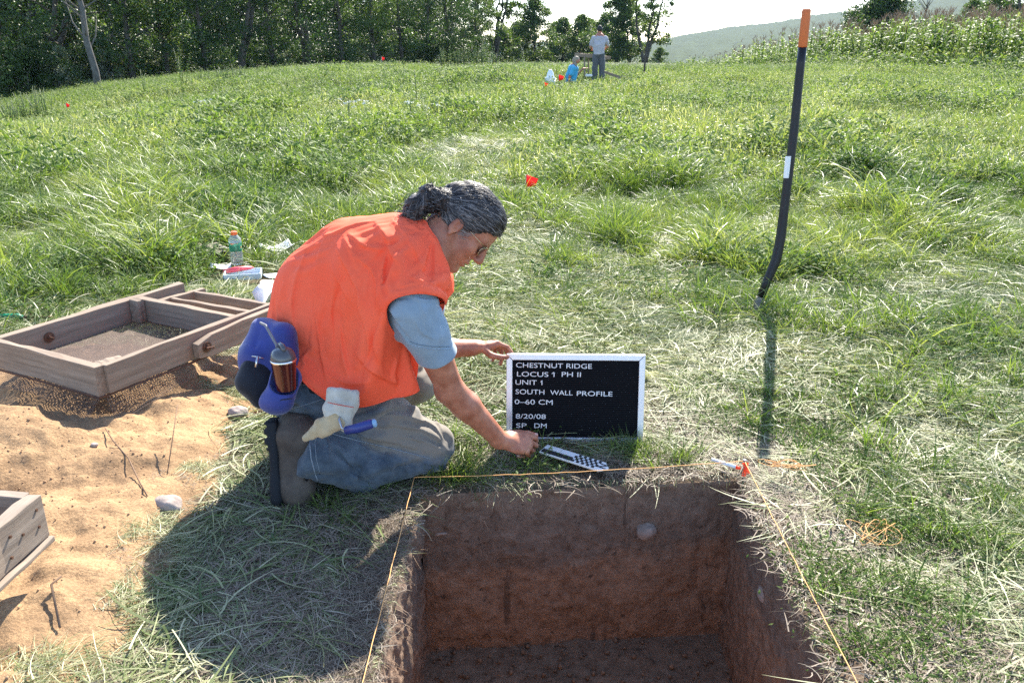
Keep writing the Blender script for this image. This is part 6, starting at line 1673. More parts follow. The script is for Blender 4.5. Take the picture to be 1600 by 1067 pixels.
def make_tree(name, H_, R_, base, nc, per, leaf, m, seed, label, lean=0, trunk_r=.16, open_=0.0, group=None, forks=1, cat="tree"):
    r = np.random.default_rng(seed); t = empty(name, (0, 0, 0), 0, label, cat, group)
    paths = []; top = np.array([r.normal(0, .4) + lean, r.normal(0, .4), H_ * .86]); cents = []
    mains = []
    for f in range(forks):
        tp = top + r.normal(0, R_ * .5 * (forks > 1), 3) * [1, 1, .1]
        pts = [np.array([0, 0, -.3]) + (r.normal(0, .05, 3) if forks > 1 else 0)]
        for q in range(1, 7): pts.append(tp * (q / 6) + r.normal(0, .11, 3) * [1, 1, 0] * (q / 3))
        mains.append(pts); paths.append((pts, [trunk_r * (1 - .85 * q / 6) + .015 for q in range(7)]))
    for k in range(nc):
        h = base + (H_ - base) * r.random() ** .9
        prof = math.sin(min(1, (h - base) / (H_ - base) * .85 + .18) * PI) ** .6
        a = r.uniform(0, 2 * PI); rd = R_ * prof * (r.uniform(.35, 1.0) if r.random() > .2 else r.uniform(.0, .4)) * (1 + .3 * math.sin(a * 2 + seed) + .15 * math.sin(a * 5))
        ax = mains[k % forks]; q = min(5.99, h / (H_ * .86) * 6); i = int(q); o = ax[i] + (ax[i + 1] - ax[i]) * (q - i)
        c = np.array([o[0] + rd * math.cos(a), o[1] + rd * math.sin(a), h]); cents.append(c)
        if k % 3 == 0 and rd > .5:
            s0 = o - [0, 0, min(o[2] * .3, rd * .5)]; s0[2] = max(s0[2], .3)
            paths.append(([s0, (s0 + c) / 2 + [0, 0, .12 * rd], c], [trunk_r * .32, trunk_r * .2, .015]))
    mb = limb_mesh(paths); mb.build("trunk", BARK, t, True, keep=False)
    cents = np.array(cents); rad = r.uniform(.45, 1.0, nc) * R_ * .34 * (1 - open_ * .4)
    V, F, T = leaves_np(cents, rad, per, leaf, r)
    link("crown", mesh_np("crown", V, F, {"tint": T}), m, t, smooth=False, keep=False)
    return t
def hzz(x, y): return float(ground_h(x, y))
def place(proto_, px_, d_, label, sc=1.0, rz=0.0, first=[], dz=0, scx=1.0):
    if proto_ in first: t = copy_tree(proto_)
    else: t = proto_; first.append(proto_)
    z_ = d_ * math.cos(PITCH) + 1.6 * math.sin(PITCH); x = (px_ - 800) / FPX * z_
    t.location = (x, d_, hzz(x, d_) + dz); t.rotation_euler = (0, 0, rz); t.scale = (sc * scx, sc * scx, sc)
    t["label"] = label; return t
G1 = "trees of the wood beyond the field"
tallA = make_tree("forest_tree", 10, 3.2, .8, 95, 95, .17, LEAFD, 1, "x", trunk_r=.17, group=G1)
tallB = make_tree("forest_tree", 9, 2.6, .3, 90, 95, .16, LEAFM, 2, "x", trunk_r=.13, group=G1)
tallC = make_tree("forest_tree", 11, 2.8, 2.2, 80, 90, .17, LEAFD, 3, "x", trunk_r=.2, group=G1, forks=2)
bush = make_tree("understory_shrub", 2.6, 1.9, .1, 46, 95, .13, LEAFD, 4, "x", trunk_r=.06, group="shrubs at the foot of the wood", forks=3, cat="shrub")
bushp = make_tree("understory_shrub", 2.4, 1.7, .1, 40, 95, .13, LEAFP, 5, "x", trunk_r=.06, group="shrubs at the foot of the wood", forks=3, cat="shrub")
roundt = make_tree("round_tree", 7, 2.9, .3, 125, 110, .21, LEAFM, 6, "x", trunk_r=.16)
denseT = make_tree("round_tree", 6.4, 4.0, .2, 210, 120, .22, LEAFD, 16, "x", trunk_r=.2)
openT = make_tree("open_tree", 7, 1.9, 1.0, 80, 85, .17, LEAFM, 7, "x", trunk_r=.13, open_=.5, forks=3, lean=.5)
L = lambda s: s
LA, LB, LC = "dark leafy tree in the thick of the wood beyond the field", "mid green bushy tree standing in the wood beyond the field", "tall forked tree with dark crown in the wood beyond the field"
tr = np.random.default_rng(12)
front = [(-55, 43, tallB), (8, 44, tallA), (70, 49, tallC), (205, 50, tallA), (262, 52, tallB), (322, 53, tallA), (372, 56, tallC), (428, 58, tallA), (478, 62, tallC), (535, 66, tallA), (585, 70, tallB), (628, 74, tallB), (668, 78, tallA), (708, 84, tallC)]
for k, (px_, d_, pr) in enumerate(front):
    place(pr, px_, d_, {id(tallA): LA, id(tallB): LB, id(tallC): LC}[id(pr)], tr.uniform(.9, 1.15), tr.uniform(0, 6))
zone = lambda px_: " at its left end" if px_ < 130 else (" left of its middle" if px_ < 350 else (" right of its middle" if px_ < 560 else " toward its right end"))
for t in [o for o in bpy.data.objects if o.get("group") == G1 and o.location.y > 1]:
    t["label"] = t["label"].replace(" beyond the field", "") + zone(800 + t.location.x / t.location.y * 1340) + ", front row"
for k in range(90):                                            # rows behind, which close the wood
    px_ = -120 + (k % 30) * 29.5 + tr.uniform(-10, 10); d_ = 52 + max(0, px_) * .055 + tr.uniform(4, 16) + (k // 30) * 13; pr = (tallA, tallC, tallA, tallB)[(k + k // 30) % 4]
    place(pr, px_, d_, {id(tallA): LA, id(tallB): LB, id(tallC): LC}[id(pr)].replace(" beyond the field", "") + zone(px_) + ", rows behind", tr.uniform(1.0, 1.3), tr.uniform(0, 6))
LS, LSP = "dark shrub growing at the foot of the wood", "pale grey green shrub growing at the foot of the wood"
for k, px_ in enumerate((-20, 12, 35, 62, 85, 110, 165, 195, 222, 250, 275, 300, 322, 345, 370, 395, 425, 455, 478, 500, 530, 560, 600, 625, 648, 670, 700, 720, 742)):
    d_ = 42 + max(0, px_) * .052 + tr.uniform(-1, 2); place(bush, px_, d_, "dark shrub at the foot of the wood" + zone(px_).replace("its", "the wood's"), tr.uniform(.7, 1.05), tr.uniform(0, 6))
for k, px_ in enumerate((90, 148, 240, 422, 540, 590)):
    place(bushp, px_, 41 + px_ * .052, ("pale grey green shrub behind the bare tree", "pale grey green shrub right of the bare tree's trunk", "pale grey green shrub left of the middle of the wood", "pale grey green rounded shrub below the wood's centre", "pale grey green shrub near the tiny red flag at the right", "palest shrub at the right end of the wood's foot")[k], tr.uniform(.55, .95), tr.uniform(0, 6))
# lone trees on the skyline, right of the wood
place(tallB, 742, 104, "tall airy tree at the wood's right end, against the sky", 1.25, 1.2, scx=.85)
place(openT, 772, 118, "thin airy tree just right of the wood's end, against the sky", 1.75, 2)
place(roundt, 790, 130, "low bushy tree left of the round dark tree on the skyline", .85, 1)
place(roundt, 815, 140, "dark tree filling the skyline between low bushy tree and round tree", 1.05, 2.2)
place(roundt, 860, 142, "tree filling the gap right of the round dark tree on the skyline", 1.1, 5.1)
place(roundt, 924, 140, "dark tree directly behind the standing digger's left arm", 1.15, 1.1)
place(roundt, 945, 136, "dark tree directly behind the standing digger's right arm", 1.2, .2)
place(roundt, 838, 128, "round dark tree on the skyline above the white bucket", 1.35, 3)
place(roundt, 880, 138, "pale green tree behind the kneeling digger's head", 1.15, .5)
place(roundt, 905, 132, "dark bushy tree between the two distant diggers on the skyline", 1.1, 4)
place(roundt, 962, 122, "large bushy tree right of the standing digger on the skyline", 1.35, 5)
place(openT, 985, 124, "slim tree beside the large bushy tree on the skyline", 1.45, 4.2)
place(openT, 1008, 112, "open crowned tree with leaning limbs, rightmost on the central skyline", 1.6, .4)
place(roundt, 1035, 150, "low green bush beside the open crowned tree, before the far hill", .7, 2)
place(denseT, 1362, 88, "dark round tree standing alone beyond the corn field", 1.0, 2.5, dz=.2)
place(roundt, 1515, 92, "green bushy tree beyond the corn, third from the right edge", .68, 1.5, dz=.7)
place(roundt, 1552, 84, "dark bushy tree beyond the corn, close to the right edge", .85, .2, dz=.5)
place(openT, 1598, 70, "tree with dark trunk cut off by the right edge of the photo", 1.2, 3, dz=.3)
# the grey bare trunked tree on the left
dt = empty("bare_tree", (0, 0, 0), 0, "grey bare tree with thin upswept branches standing before the wood", "tree")
r = np.random.default_rng(21); paths = []
tk = [np.array([.25 - .05 * q, 0, -.5 + 1.35 * q]) + r.normal(0, .05, 3) for q in range(8)]
paths.append((tk, [.19, .16, .14, .125, .11, .09, .06, .03]))
for k in range(26):
    q = r.uniform(1.6, 6.5); i = int(q); o = tk[i] + (tk[i + 1] - tk[i]) * (q - i); a = r.uniform(0, 2 * PI); l = r.uniform(1.2, 3.2)
    e = o + np.array([math.cos(a) * l * .55, math.sin(a) * l * .5, l * .75]); mdl = (o + e) / 2 + [math.cos(a) * .25, 0, -.15]
    paths.append(([o, mdl, e], [.05, .032, .01]))
    for w in range(3):
        s0 = o + (e - o) * r.uniform(.3, .9); paths.append(([s0, s0 + np.array([r.normal(0, .4), r.normal(0, .4), r.uniform(.2, .8)])], [.016, .006]))
limb_mesh(paths).build("trunk", mat("silvery_bark", (.09, .082, .075), .9, .2, noise=(6, (.17, .16, .145), .8)), dt, True, keep=False)
V, F, T = leaves_np(np.array([p[0][-1] for p in paths[1:60]]), np.full(min(59, len(paths) - 1), .35), 14, .14, r)
link("crown", mesh_np("crown", V, F, {"tint": T}), LEAFM, dt, smooth=False, keep=False)
place(dt, 140, 41, dt["label"], 1.0, .3)
bt = empty("bare_sapling", (0, 0, 0), 0, "leafless sapling beyond the corn, right of the dark round tree", "tree")
paths = [([np.array([0, 0, -.5]), np.array([.1, 0, 1.5]), np.array([0, 0, 4.5])], [.09, .07, .02])]
for k in range(14):
    z_ = r.uniform(1.4, 3.6); a = r.uniform(0, 6.3); l = r.uniform(.6, 1.7); paths.append(([np.array([.05, 0, z_]), np.array([math.cos(a) * l * .7, math.sin(a) * l * .7, z_ + l * .9])], [.035, .01]))
limb_mesh(paths).build("trunk", BARK, bt, True, keep=False); place(bt, 1435, 80, bt["label"], 1.0, 0, dz=.8)

# ------------------------------------------------------------------ distant wooded ridge
def ridge_h(px_):
    return np.interp(px_, [300, 1000, 1040, 1100, 1200, 1300, 1400, 1440, 1490, 1540, 1600, 1800, 2400], [92, 70, 60, 51, 40, 27, 15, 9, 3, 7, 22, 40, 60])
pxs = np.linspace(-300, 2500, 520); rows = 40; RX = []; 
D0, D1 = 430., 1750.
vx = []; 
for j in range(rows):
    f = j / (rows - 1); d_ = D0 + (D1 - D0) * f; 
    z_ = d_ * math.cos(PITCH); top = (60 - ridge_h(pxs)) / FPX * (D1) / math.cos(PITCH) * .94 + CAM_H
    hgt = -14 + (top + 14) * sstep(0, 1, f) ** .8 + (N1.fbm(pxs * .03, f * 6 + 0 * pxs, 4) - .5) * 13 * sstep(0, .2, f) * (1 - .6 * f) + (rng.random(len(pxs)) - .5) * 4.0 * f ** .3
    vx.append(np.stack([(pxs - 800) / FPX * z_, 0 * pxs + d_, hgt], 1))
VX = np.concatenate(vx); n_ = len(pxs); ii = np.arange(n_ * rows).reshape(rows, n_)
hillm = mat("wooded_hillside", (.014, .030, .011), .95, .1, noise=(.11, (.045, .070, .020), .9))
tag(link("hills", mesh_np("hills", VX, np.stack([ii[:-1, :-1], ii[:-1, 1:], ii[1:, 1:], ii[1:, :-1]], -1).reshape(-1, 4)), hillm), kind="structure")

# ------------------------------------------------------------------ corn
CORN = leaf_mat("corn_leaf", [(0.0, (.075, .135, .030)), (.5, (.18, .245, .065)), (.85, (.32, .35, .14)), (1.0, (.42, .34, .20))], trans=.36, rough=.55, spec=.2, inst=.15)
TASSEL = mat("corn_tassel", (.30, .18, .12), .9, .1, noise=(30, (.40, .28, .18), .8))
def corn_proto(seed, h=2.05):
    r = np.random.default_rng(seed); V = []; F = []; T = []
    def quadstrip(pts, ws, side, tn):
        b = len(V)
        for p, w in zip(pts, ws): V.extend([p - side * w, p + side * w]); T.extend([tn, tn])
        for i in range(len(pts) - 1): a = b + 2 * i; F.append((a, a + 1, a + 3, a + 2))
    hh = h * r.uniform(.88, 1.1)
    quadstrip([np.array([0, 0, -.1]), np.array([.02, 0, hh * .5]), np.array([0, .02, hh])], [.018, .015, .007], np.array([1, 0, 0.]), .35)
    quadstrip([np.array([0, 0, -.1]), np.array([.02, 0, hh * .5]), np.array([0, .02, hh])], [.018, .015, .007], np.array([0, 1, 0.]), .35)
    az = r.uniform(0, 6.3)
    for k in range(11):
        z = hh * (.12 + .80 * k / 10); az += PI + r.normal(0, .5); L_ = r.uniform(.45, .85) * (1 - .35 * abs(k - 5) / 6); el = r.uniform(.7, 1.15)
        p = np.array([0, 0, z]); pts = [p]; w = [.018]; sd_ = np.array([-math.sin(az), math.cos(az), 0])
        for q in range(5):
            p = p + np.array([math.cos(el) * math.cos(az), math.cos(el) * math.sin(az), math.sin(el)]) * L_ / 5; pts.append(p); w.append((.040, .042, .034, .022, .003)[q]); el -= r.uniform(.35, .62)
        quadstrip(pts, w, _n(sd_ + [0, 0, r.normal(0, .35)]), r.uniform(0, .75) + (.3 if k < 3 else 0))
    return V, F, T, hh
cc = bpy.data.collections.new("corn_prototypes"); cps = []
for s_ in range(5):
    v, f, t_, hh = corn_proto(300 + s_); me = bpy.data.meshes.new("stalk"); me.from_pydata([tuple(q) for q in v], [], f); a_ = me.attributes.new("tint", 'FLOAT', 'POINT'); a_.data.foreach_set("value", np.array(t_, np.float32)); me.materials.append(CORN)
    mb = MB(); rr2 = np.random.default_rng(s_)
    for k in range(7):
        a = rr2.uniform(0, 6.3); l = rr2.uniform(.16, .30); mb.tube([(0, .02, hh - .02), (math.cos(a) * l * .35, math.sin(a) * l * .35, hh + l * .7), (math.cos(a) * l * .6, math.sin(a) * l * .6, hh + l)], [.006, .007, .003], 4)
    mt = mb.mesh("tassel"); mt.materials.append(TASSEL); cps.append((me, mt))
    # prototype for the mass: both joined
    VJ = [tuple(q) for q in v] + mb.v; F2 = list(f) + [tuple(i + len(v) for i in q) for q in mb.f]
    mj = bpy.data.meshes.new("corn"); mj.from_pydata(VJ, [], F2); mj.materials.append(CORN); mj.materials.append(TASSEL)
    a_ = mj.attributes.new("tint", 'FLOAT', 'POINT'); a_.data.foreach_set("value", np.array(list(t_) + [0.] * len(mb.v), np.float32))
    mj.polygons.foreach_set("material_index", [0] * len(f) + [1] * len(mb.f)); o = bpy.data.objects.new("corn_%d" % s_, mj); cc.objects.link(o)
EA, EB = np.array([12.4, 60.0]), np.array([23.5, 27.0]); eD = EB - EA; eL = np.linalg.norm(eD); eD /= eL; eN = np.array([-eD[1], eD[0]])
if eN[0] < 0: eN = -eN
cr_ = np.random.default_rng(44)
for k in range(150):                                           # the stalks one can tell apart along the field's edge
    s_ = eL * (k + cr_.uniform(-.4, .4)) / 150; p = EA + eD * s_ + eN * (cr_.uniform(-.5, .5) + .5 * math.sin(s_ * .5))
    e = empty("corn_plant", (p[0], p[1], hzz(p[0], p[1])), cr_.uniform(0, 6.3), "tall pale green corn plant in the front row of the corn field", "corn plant", "corn plants along the edge of the corn field")
    s2 = cr_.uniform(.68, 1.15) * min(1, .5 + s_ / 22); e.scale = (s2, s2, s2)
    ms_, mt = cps[cr_.integers(0, 5)]
    for nm_, me in (("stalk", ms_), ("tassel", mt)):
        o = bpy.data.objects.new(nm_, me); COL.objects.link(o); o.parent = e
n = 5200; s_ = cr_.uniform(-.0, 1.0, n) * eL; t_ = cr_.uniform(0, 1, n) ** 1.5 * 55 + .8
x = EA[0] + eD[0] * s_ + eN[0] * t_; y = EA[1] + eD[1] * s_ + eN[1] * t_; k = (x / y < .95) & (y > 20); x, y = x[k], y[k]; n = len(x)
sc = cr_.uniform(.75, 1.2, n) * np.clip(.5 + ((x - EA[0]) * eD[0] + (y - EA[1]) * eD[1]) / 22, .5, 1)
scatter("corn_field", np.stack([x, y, ground_h(x, y)], 1), np.stack([cr_.normal(0, .06, n), cr_.normal(0, .06, n), cr_.uniform(0, 6.3, n)], 1), np.stack([sc, sc, sc], 1), cr_.integers(0, 5, n), cr_.uniform(-1.5, 1.2, n), cc, "field of pale green corn with reddish tassels at the right", "corn field")

# ------------------------------------------------------------------ weeds one can tell apart in the field
WEED = leaf_mat("weed_leaf", [(0.0, (.06, .11, .03)), (.6, (.14, .20, .07)), (1.0, (.30, .32, .18))], trans=.35, rough=.45, inst=0)
FLW = mat("white_blossom", (.75, .75, .68), .8)
def weed(px_, d_, h, kind, label, seed):
    r = np.random.default_rng(seed); z_ = d_ * math.cos(PITCH) + 1.3 * math.sin(PITCH); x = (px_ - 800) / FPX * z_
    e = empty("weed_plant", (x, d_, hzz(x, d_)), r.uniform(0, 6.3), label, "plant", "single tall weeds in the field")
    V = []; F = []; T = []; mb = MB(); ns = 1 if kind == "milk" else 4
    for s in range(ns):
        lean = r.normal(0, .15 if ns > 1 else .05, 2); hh = h * r.uniform(.8, 1.1); top = np.array([lean[0] * hh, lean[1] * hh, hh]); mb.tube([(0, 0, -.05), top * .5, top], [.012, .009, .005], 5)
        nl = int(10 + hh * 14)
        for k in range(nl):
            f = .15 + .85 * k / nl; p = top * f; az = k * 2.4 + r.normal(0, .3); L_ = (.20 if kind == "milk" else .13) * (1.15 - .7 * f) * r.uniform(.7, 1.2) * h ** .5; el = .5
            d = np.array([math.cos(el) * math.cos(az), math.cos(el) * math.sin(az), math.sin(el)]); sd_ = np.array([-math.sin(az), math.cos(az), 0]); w = L_ * (.22 if kind == "milk" else .14); b = len(V)
            V += [p, p + d * L_ * .5 + sd_ * w, p + d * L_ - [0, 0, L_ * .25], p + d * L_ * .5 - sd_ * w]; F.append((b, b + 1, b + 2, b + 3)); T += [r.random()] * 4
    mb.build("stem", WEED, e, True, keep=False); link("foliage", mesh_np("foliage", V, F, {"tint": T}), WEED, e, smooth=False, keep=False)
    if kind == "white":
        c_ = np.array([[r.normal(0, .16), r.normal(0, .16), h + r.normal(0, .03)] for _ in range(8)]); v, f, t2 = leaves_np(c_, np.full(8, .05), 20, .028, r, .3)
        link("blossom", mesh_np("blossom", v, f), FLW, e, smooth=False, keep=False)
for a in ((652, 17, .62, "milk", "tall milkweed standing alone in the middle of the field, nearest of the tall weeds", 1), (576, 19, .38, "milk", "low milkweed left of the tall milkweed in the mid field", 2),
          (618, 24, .45, "milk", "small weed between the two white flowered plants and the wood", 3), (545, 14.5, .30, "white", "white flowered plant in the field, leftmost of the two", 4), (645, 14.2, .28, "white", "white flowered plant in the field below the tall milkweed", 5),
          (322, 20, .30, "white", "small white flowered plant toward the left of the field", 6), (780, 24, .55, "leafy", "leafy weed below the end of the wood", 7), (795, 26, .6, "leafy", "leafy weed left of the white bucket", 8),
          (962, 24.5, .35, "leafy", "low leafy weed before the distant standing digger", 9), (940, 23, .3, "leafy", "low weed nearest the distant sifting screen", 10), (222, 30, 1.1, "leafy", "bushy weed with upright shoots before the wood at the left", 11),
          (285, 31, 1.45, "leafy", "tallest leafy bush at the field's edge before the dark wood", 12), (345, 32, .8, "leafy", "pale leafy weed on the field's edge left of centre of the wood", 13), (160, 28, .6, "leafy", "low green weed near the grey bare tree's foot", 14)): weed(*a)
for k in range(34):
    weed([312 + k * 4.2, 690 + (k - 17) * 5.0][k > 16], 33 + k * .2, tr.uniform(.45, .75) + (.25 if k > 16 else 0), "leafy", "pale leafy weed in the band along the field's crest below the wood", 50 + k)
for k in range(13):
    weed(-5 + k * 6, 27 + tr.uniform(-1, 1), tr.uniform(.7, 1.1), "leafy", "grey plumed tall weed at the far left edge of the field", 90 + k)
# weed with lobed leaves near the right
# ------------------------------------------------------------------ the distant crew
def figure(name, loc, label, build, parts):
    e = empty(name, tuple(loc), 0, label, "person"); return e
g_ = at(935, 112, 27.0); gx, gy = float(g_[0]), float(g_[1]); gz_ = hzz(gx, gy)
p1 = empty("person", (gx, gy, gz_), 0, "distant man in grey t-shirt standing with his back to the camera", "person")
b = Vol([gx - .5, gy - .5, gz_ - .05], [gx + .5, gy + .6, gz_ + 1.85], .012); O = np.array([gx, gy, gz_])
S_ = 1.0
b.chain([O + [0, 0, .95], O + [0, 0, 1.2], O + [0, 0, 1.42]], [.14, .13, .15], .06); b.cone(O + [0, 0, 1.45], O + [0, .01, 1.56], .055, .05, .02)
b.ell(O + [0, .02, 1.655], (.076, .095, .115), None, .02); b.ell(O + [0, .115, 1.645], (.015, .02, .02), None, .01)
for s in (-1, 1):
    b.ell(O + [s * .078, .02, 1.65], (.012, .018, .028), None, .008)
    b.chain([O + [s * .18, 0, 1.40], O + [s * .27, .05, 1.14], O + [s * .20, .27, 1.05]], [.055, .042, .030], .02)
    w_ = O + [s * .20, .27, 1.05]; b.ell(w_ + [-s * .01, .06, 0], (.035, .05, .018), None, .01)
    for k in range(4): b.chain([w_ + [-s * (.03 - .018 * k), .09, 0], w_ + [-s * (.03 - .018 * k), .14, -.01], w_ + [-s * (.03 - .018 * k), .155, -.04]], [.012, .011, .010], .006)
    b.chain([w_ + [-s * .03, .03, 0], w_ + [-s * .065, .07, -.005], w_ + [-s * .07, .11, -.02]], [.014, .012, .010], .006)
    b.chain([O + [s * .09, 0, .92], O + [s * .11, .02, .50], O + [s * .12, -.02, .08]], [.085, .06, .045], .03); b.cone(O + [s * .12, -.04, .04], O + [s * .13, .16, .035], .045, .038, .02)
link("body", b.mesh("body", 1), SKIN, p1)
b = Vol([gx - .5, gy - .4, gz_ + .8], [gx + .5, gy + .5, gz_ + 1.6], .012)
b.chain([O + [0, 0, .93], O + [0, -.01, 1.2], O + [0, 0, 1.36]], [.185, .175, .165], .06)
for s in (-1, 1): b.chain([O + [s * .10, 0, 1.42], O + [s * .19, 0, 1.39], O + [s * .265, .04, 1.20]], [.07, .08, .068], .03)
b.plane(O + [0, 0, .90], [0, 0, -1]); b.disp(lambda p: (V1(p * 8) - .5) * .05 + (V2(p * 22) - .5) * .015)
link("t_shirt", b.mesh("t_shirt", 1), cloth_mat("grey_cotton", (.36, .34, .38), (.44, .42, .46), .9), p1)
b = Vol([gx - .35, gy - .3, gz_ - .02], [gx + .35, gy + .3, gz_ + 1.05], .012); b.ell(O + [0, 0, .92], (.18, .14, .12), None, .03)
for s in (-1, 1): b.chain([O + [s * .09, 0, .90], O + [s * .115, .0, .5], O + [s * .125, -.01, .06]], [.115, .092, .085], .03)
b.disp(lambda p: (V1(p * 9) - .5) * .03)
link("trousers", b.mesh("trousers", 1), cloth_mat("dark_trousers", (.075, .078, .085), (.11, .11, .12), .9), p1)
b = Vol([gx - .2, gy - .2, gz_ + 1.5], [gx + .2, gy + .2, gz_ + 1.85], .009); b.ell(O + [0, .012, 1.675], (.084, .102, .112), None, .02); b.plane(O + [0, .08, 1.66], [0, .7, -.7]); b.disp(lambda p: (V1(p * 60) - .5) * .01)
link("hair", b.mesh("hair", 1), mat("dark_hair", (.015, .012, .012), .6), p1)
# kneeling digger in the blue shirt
g_ = at(893, 112, 25.5); O = np.array([float(g_[0]), float(g_[1]), hzz(float(g_[0]), float(g_[1])) - .28]); gx, gy, gz_ = O
p2_ = empty("person", tuple(O), 0, "distant person in bright blue t-shirt kneeling at the raised screen", "person")
b = Vol(O + [-.45, -.45, -.05], O + [.65, .55, 1.25], .012)
b.chain([O + [0, 0, .40], O + [.0, .0, .62], O + [.05, 0, .84]], [.13, .12, .12], .05); b.cone(O + [.06, 0, .88], O + [.12, .01, .98], .05, .048, .02)
b.ell(O + [.155, .01, 1.04], (.092, .076, .105), None, .02); b.ell(O + [.25, .01, 1.01], (.018, .014, .018), None, .01)
for s in (-1, 1):
    b.ell(O + [.145, .01 + s * .076, 1.03], (.018, .012, .026), None, .008)
    w_ = O + [.36, s * .10, .78 if s < 0 else .80]
    b.chain([O + [.04, s * .17, .82], O + [.16 if s > 0 else -.06, s * .22, .58], w_ if s > 0 else O + [-.10, -.22, .36]], [.052, .04, .03], .02)
    hb = w_ if s > 0 else O + [-.10, -.22, .36]; hd = np.array([1, 0, .1]) if s > 0 else np.array([.1, 0, -1.]); hs = np.array([0, 1, 0.])
    b.ell(hb + hd * .05, (.05, .035, .02) if s > 0 else (.02, .035, .05), None, .01)
    for k in range(4): b.chain([hb + hd * .08 + hs * (.027 - .018 * k), hb + hd * .13 + hs * (.027 - .018 * k), hb + hd * .155 + hs * (.027 - .018 * k) + [.01, 0, -.01]], [.012, .011, .010], .006)
    b.chain([hb + hd * .02 - hs * .03 * s, hb + hd * .06 - hs * .06 * s, hb + hd * .10 - hs * .065 * s], [.014, .012, .010], .006)
    b.chain([O + [0, s * .09, .40], O + [.22, s * .12, .10], O + [-.20, s * .12, .08]], [.085, .065, .045], .03); b.cone(O + [-.20, s * .12, .06], O + [-.28, s * .12, .02], .045, .04, .02)
link("body", b.mesh("body", 1), SKIN, p2_)
b = Vol(O + [-.45, -.45, .25], O + [.5, .5, 1.1], .012); b.chain([O + [-.02, 0, .44], O + [.0, 0, .62], O + [.05, 0, .80]], [.17, .165, .15], .05)
for s in (-1, 1): b.chain([O + [.04, s * .10, .86], O + [.04, s * .18, .82], O + [.09 if s > 0 else -.02, s * .22, .66]], [.06, .072, .062], .03)
b.plane(O + [0, 0, .40], [0, 0, -1]); b.disp(lambda p: (V1(p * 8) - .5) * .04)
link("t_shirt", b.mesh("t_shirt", 1), cloth_mat("bright_blue_cotton", (.05, .32, .52), (.07, .40, .62), .9), p2_)
b = Vol(O + [-.45, -.4, -.02], O + [.45, .4, .6], .012); b.ell(O + [-.02, 0, .38], (.15, .18, .12), None, .03)
for s in (-1, 1): b.chain([O + [0, s * .09, .38], O + [.22, s * .12, .11], O + [-.18, s * .12, .09]], [.11, .085, .07], .03)
link("trousers", b.mesh("trousers", 1), cloth_mat("brown_trousers", (.12, .085, .065), (.17, .12, .09), .9), p2_)
b = Vol(O + [-.15, -.2, .75], O + [.35, .25, 1.25], .009); b.ell(O + [.135, .01, 1.07], (.100, .086, .095), None, .02); b.chain([O + [.05, -.02, 1.03], O + [.12, -.09, .92], O + [.16, -.10, .74]], [.05, .035, .018], .03); b.disp(lambda p: (V1(p * 50) - .5) * .02)
link("hair", b.mesh("hair", 1), mat("ash_blond_hair", (.20, .15, .10), .6, noise=(60, (.36, .30, .22), .8)), p2_)
# their screen, buckets and frame
c0 = at(928, 88, 27.3); gx, gy = float(c0[0]), float(c0[1]); gz_ = hzz(gx, gy); c0 = np.array([gx, gy, float(c0[2])])
fs = empty("standing_screen", (gx, gy, gz_), 0, "distant sifting screen on upright legs between the two diggers", "sifting screen")
def FS(u, v, z=0): return c0 + np.array([u * .97 + v * .2, v, z - u * .10])
plank(fs, FS(-.62, -.28), FS(.55, -.28), .10, .03); plank(fs, FS(-.62, .28), FS(.55, .28), .10, .03); plank(fs, FS(-.42, -.26), FS(-.42, .26), .10, .03); plank(fs, FS(.40, -.26), FS(.40, .26), .10, .03)
wire_mesh(fs, lambda u, v: FS(-.42 + .82 * u, -.26 + .52 * v, -.05), 40, 26, .003, "wire_mesh", MESHM)
for u_ in (-.28, -.22): plank(fs, FS(u_, -.31 if u_ < -.25 else .31), FS(u_ + .02, -.33 if u_ < -.25 else .33, -.80), .05, .03, up=(1, 0, 0), name="leg")
wf = at(956, 108, 26); wfx, wfy = float(wf[0]), float(wf[1]); wz = hzz(wfx, wfy) + .38
wo = empty("dirt_frame", (wfx, wfy, wz), 0, "dark wooden frame lying in the grass right of the standing digger", "rack")
plank(wo, np.array([wfx - .20, wfy, wz + .10]), np.array([wfx + .28, wfy, wz - .06]), .08, .05); plank(wo, np.array([wfx - .20, wfy + .2, wz + .10]), np.array([wfx - .18, wfy - .15, wz + .10]), .07, .04)
PLW = mat("white_bucket_plastic", (.78, .80, .82), .4, noise=(6, (.66, .68, .72), .4))
bk = at(860, 112, 23.5); bz_ = hzz(float(bk[0]), float(bk[1])); bk = np.array([float(bk[0]), float(bk[1]), bz_ + .12])
e = empty("bucket", tuple(bk), 0, "white plastic bucket standing in the grass left of the kneeling digger", "bucket")
mb = MB(); mb.lathe([(.125, 0), (.128, .004), (.150, .26), (.158, .262), (.158, .285), (.145, .285), (.120, .01)], None, bk, 24); smooth_by_angle(mb.build("bucket_body", PLW, e))
mb = MB(); mb.tube([bk + [-.155, 0, .25], bk + [-.12, -.15, .16], bk + [0, -.19, .12], bk + [.12, -.15, .16], bk + [.155, 0, .25]], .006, 6); mb.build("handle", NAIL, e, True)
mb = MB(); mb.lathe([(.12, .20), (.115, .30), (.085, .42), (.055, .47), (.05, .50), (.02, .505)], None, bk, 20); o = smooth_by_angle(mb.build("white_jug", mat("frosted_white_plastic", (.82, .83, .84), .5), None), 50)
tag(o, "white plastic jug standing inside the distant bucket", "jug")
sb_ = at(905, 110, 25.8); mb = MB(); mb.box((float(sb_[0]) + .30, float(sb_[1]), hzz(float(sb_[0]), float(sb_[1])) + .30), (.20, .16, .08), Matrix.Rotation(.3, 3, 'Z'), .03)
tag(mb.build("white_bag", PAPER, None, True), "small white bag in the grass under the distant screen", "bag")
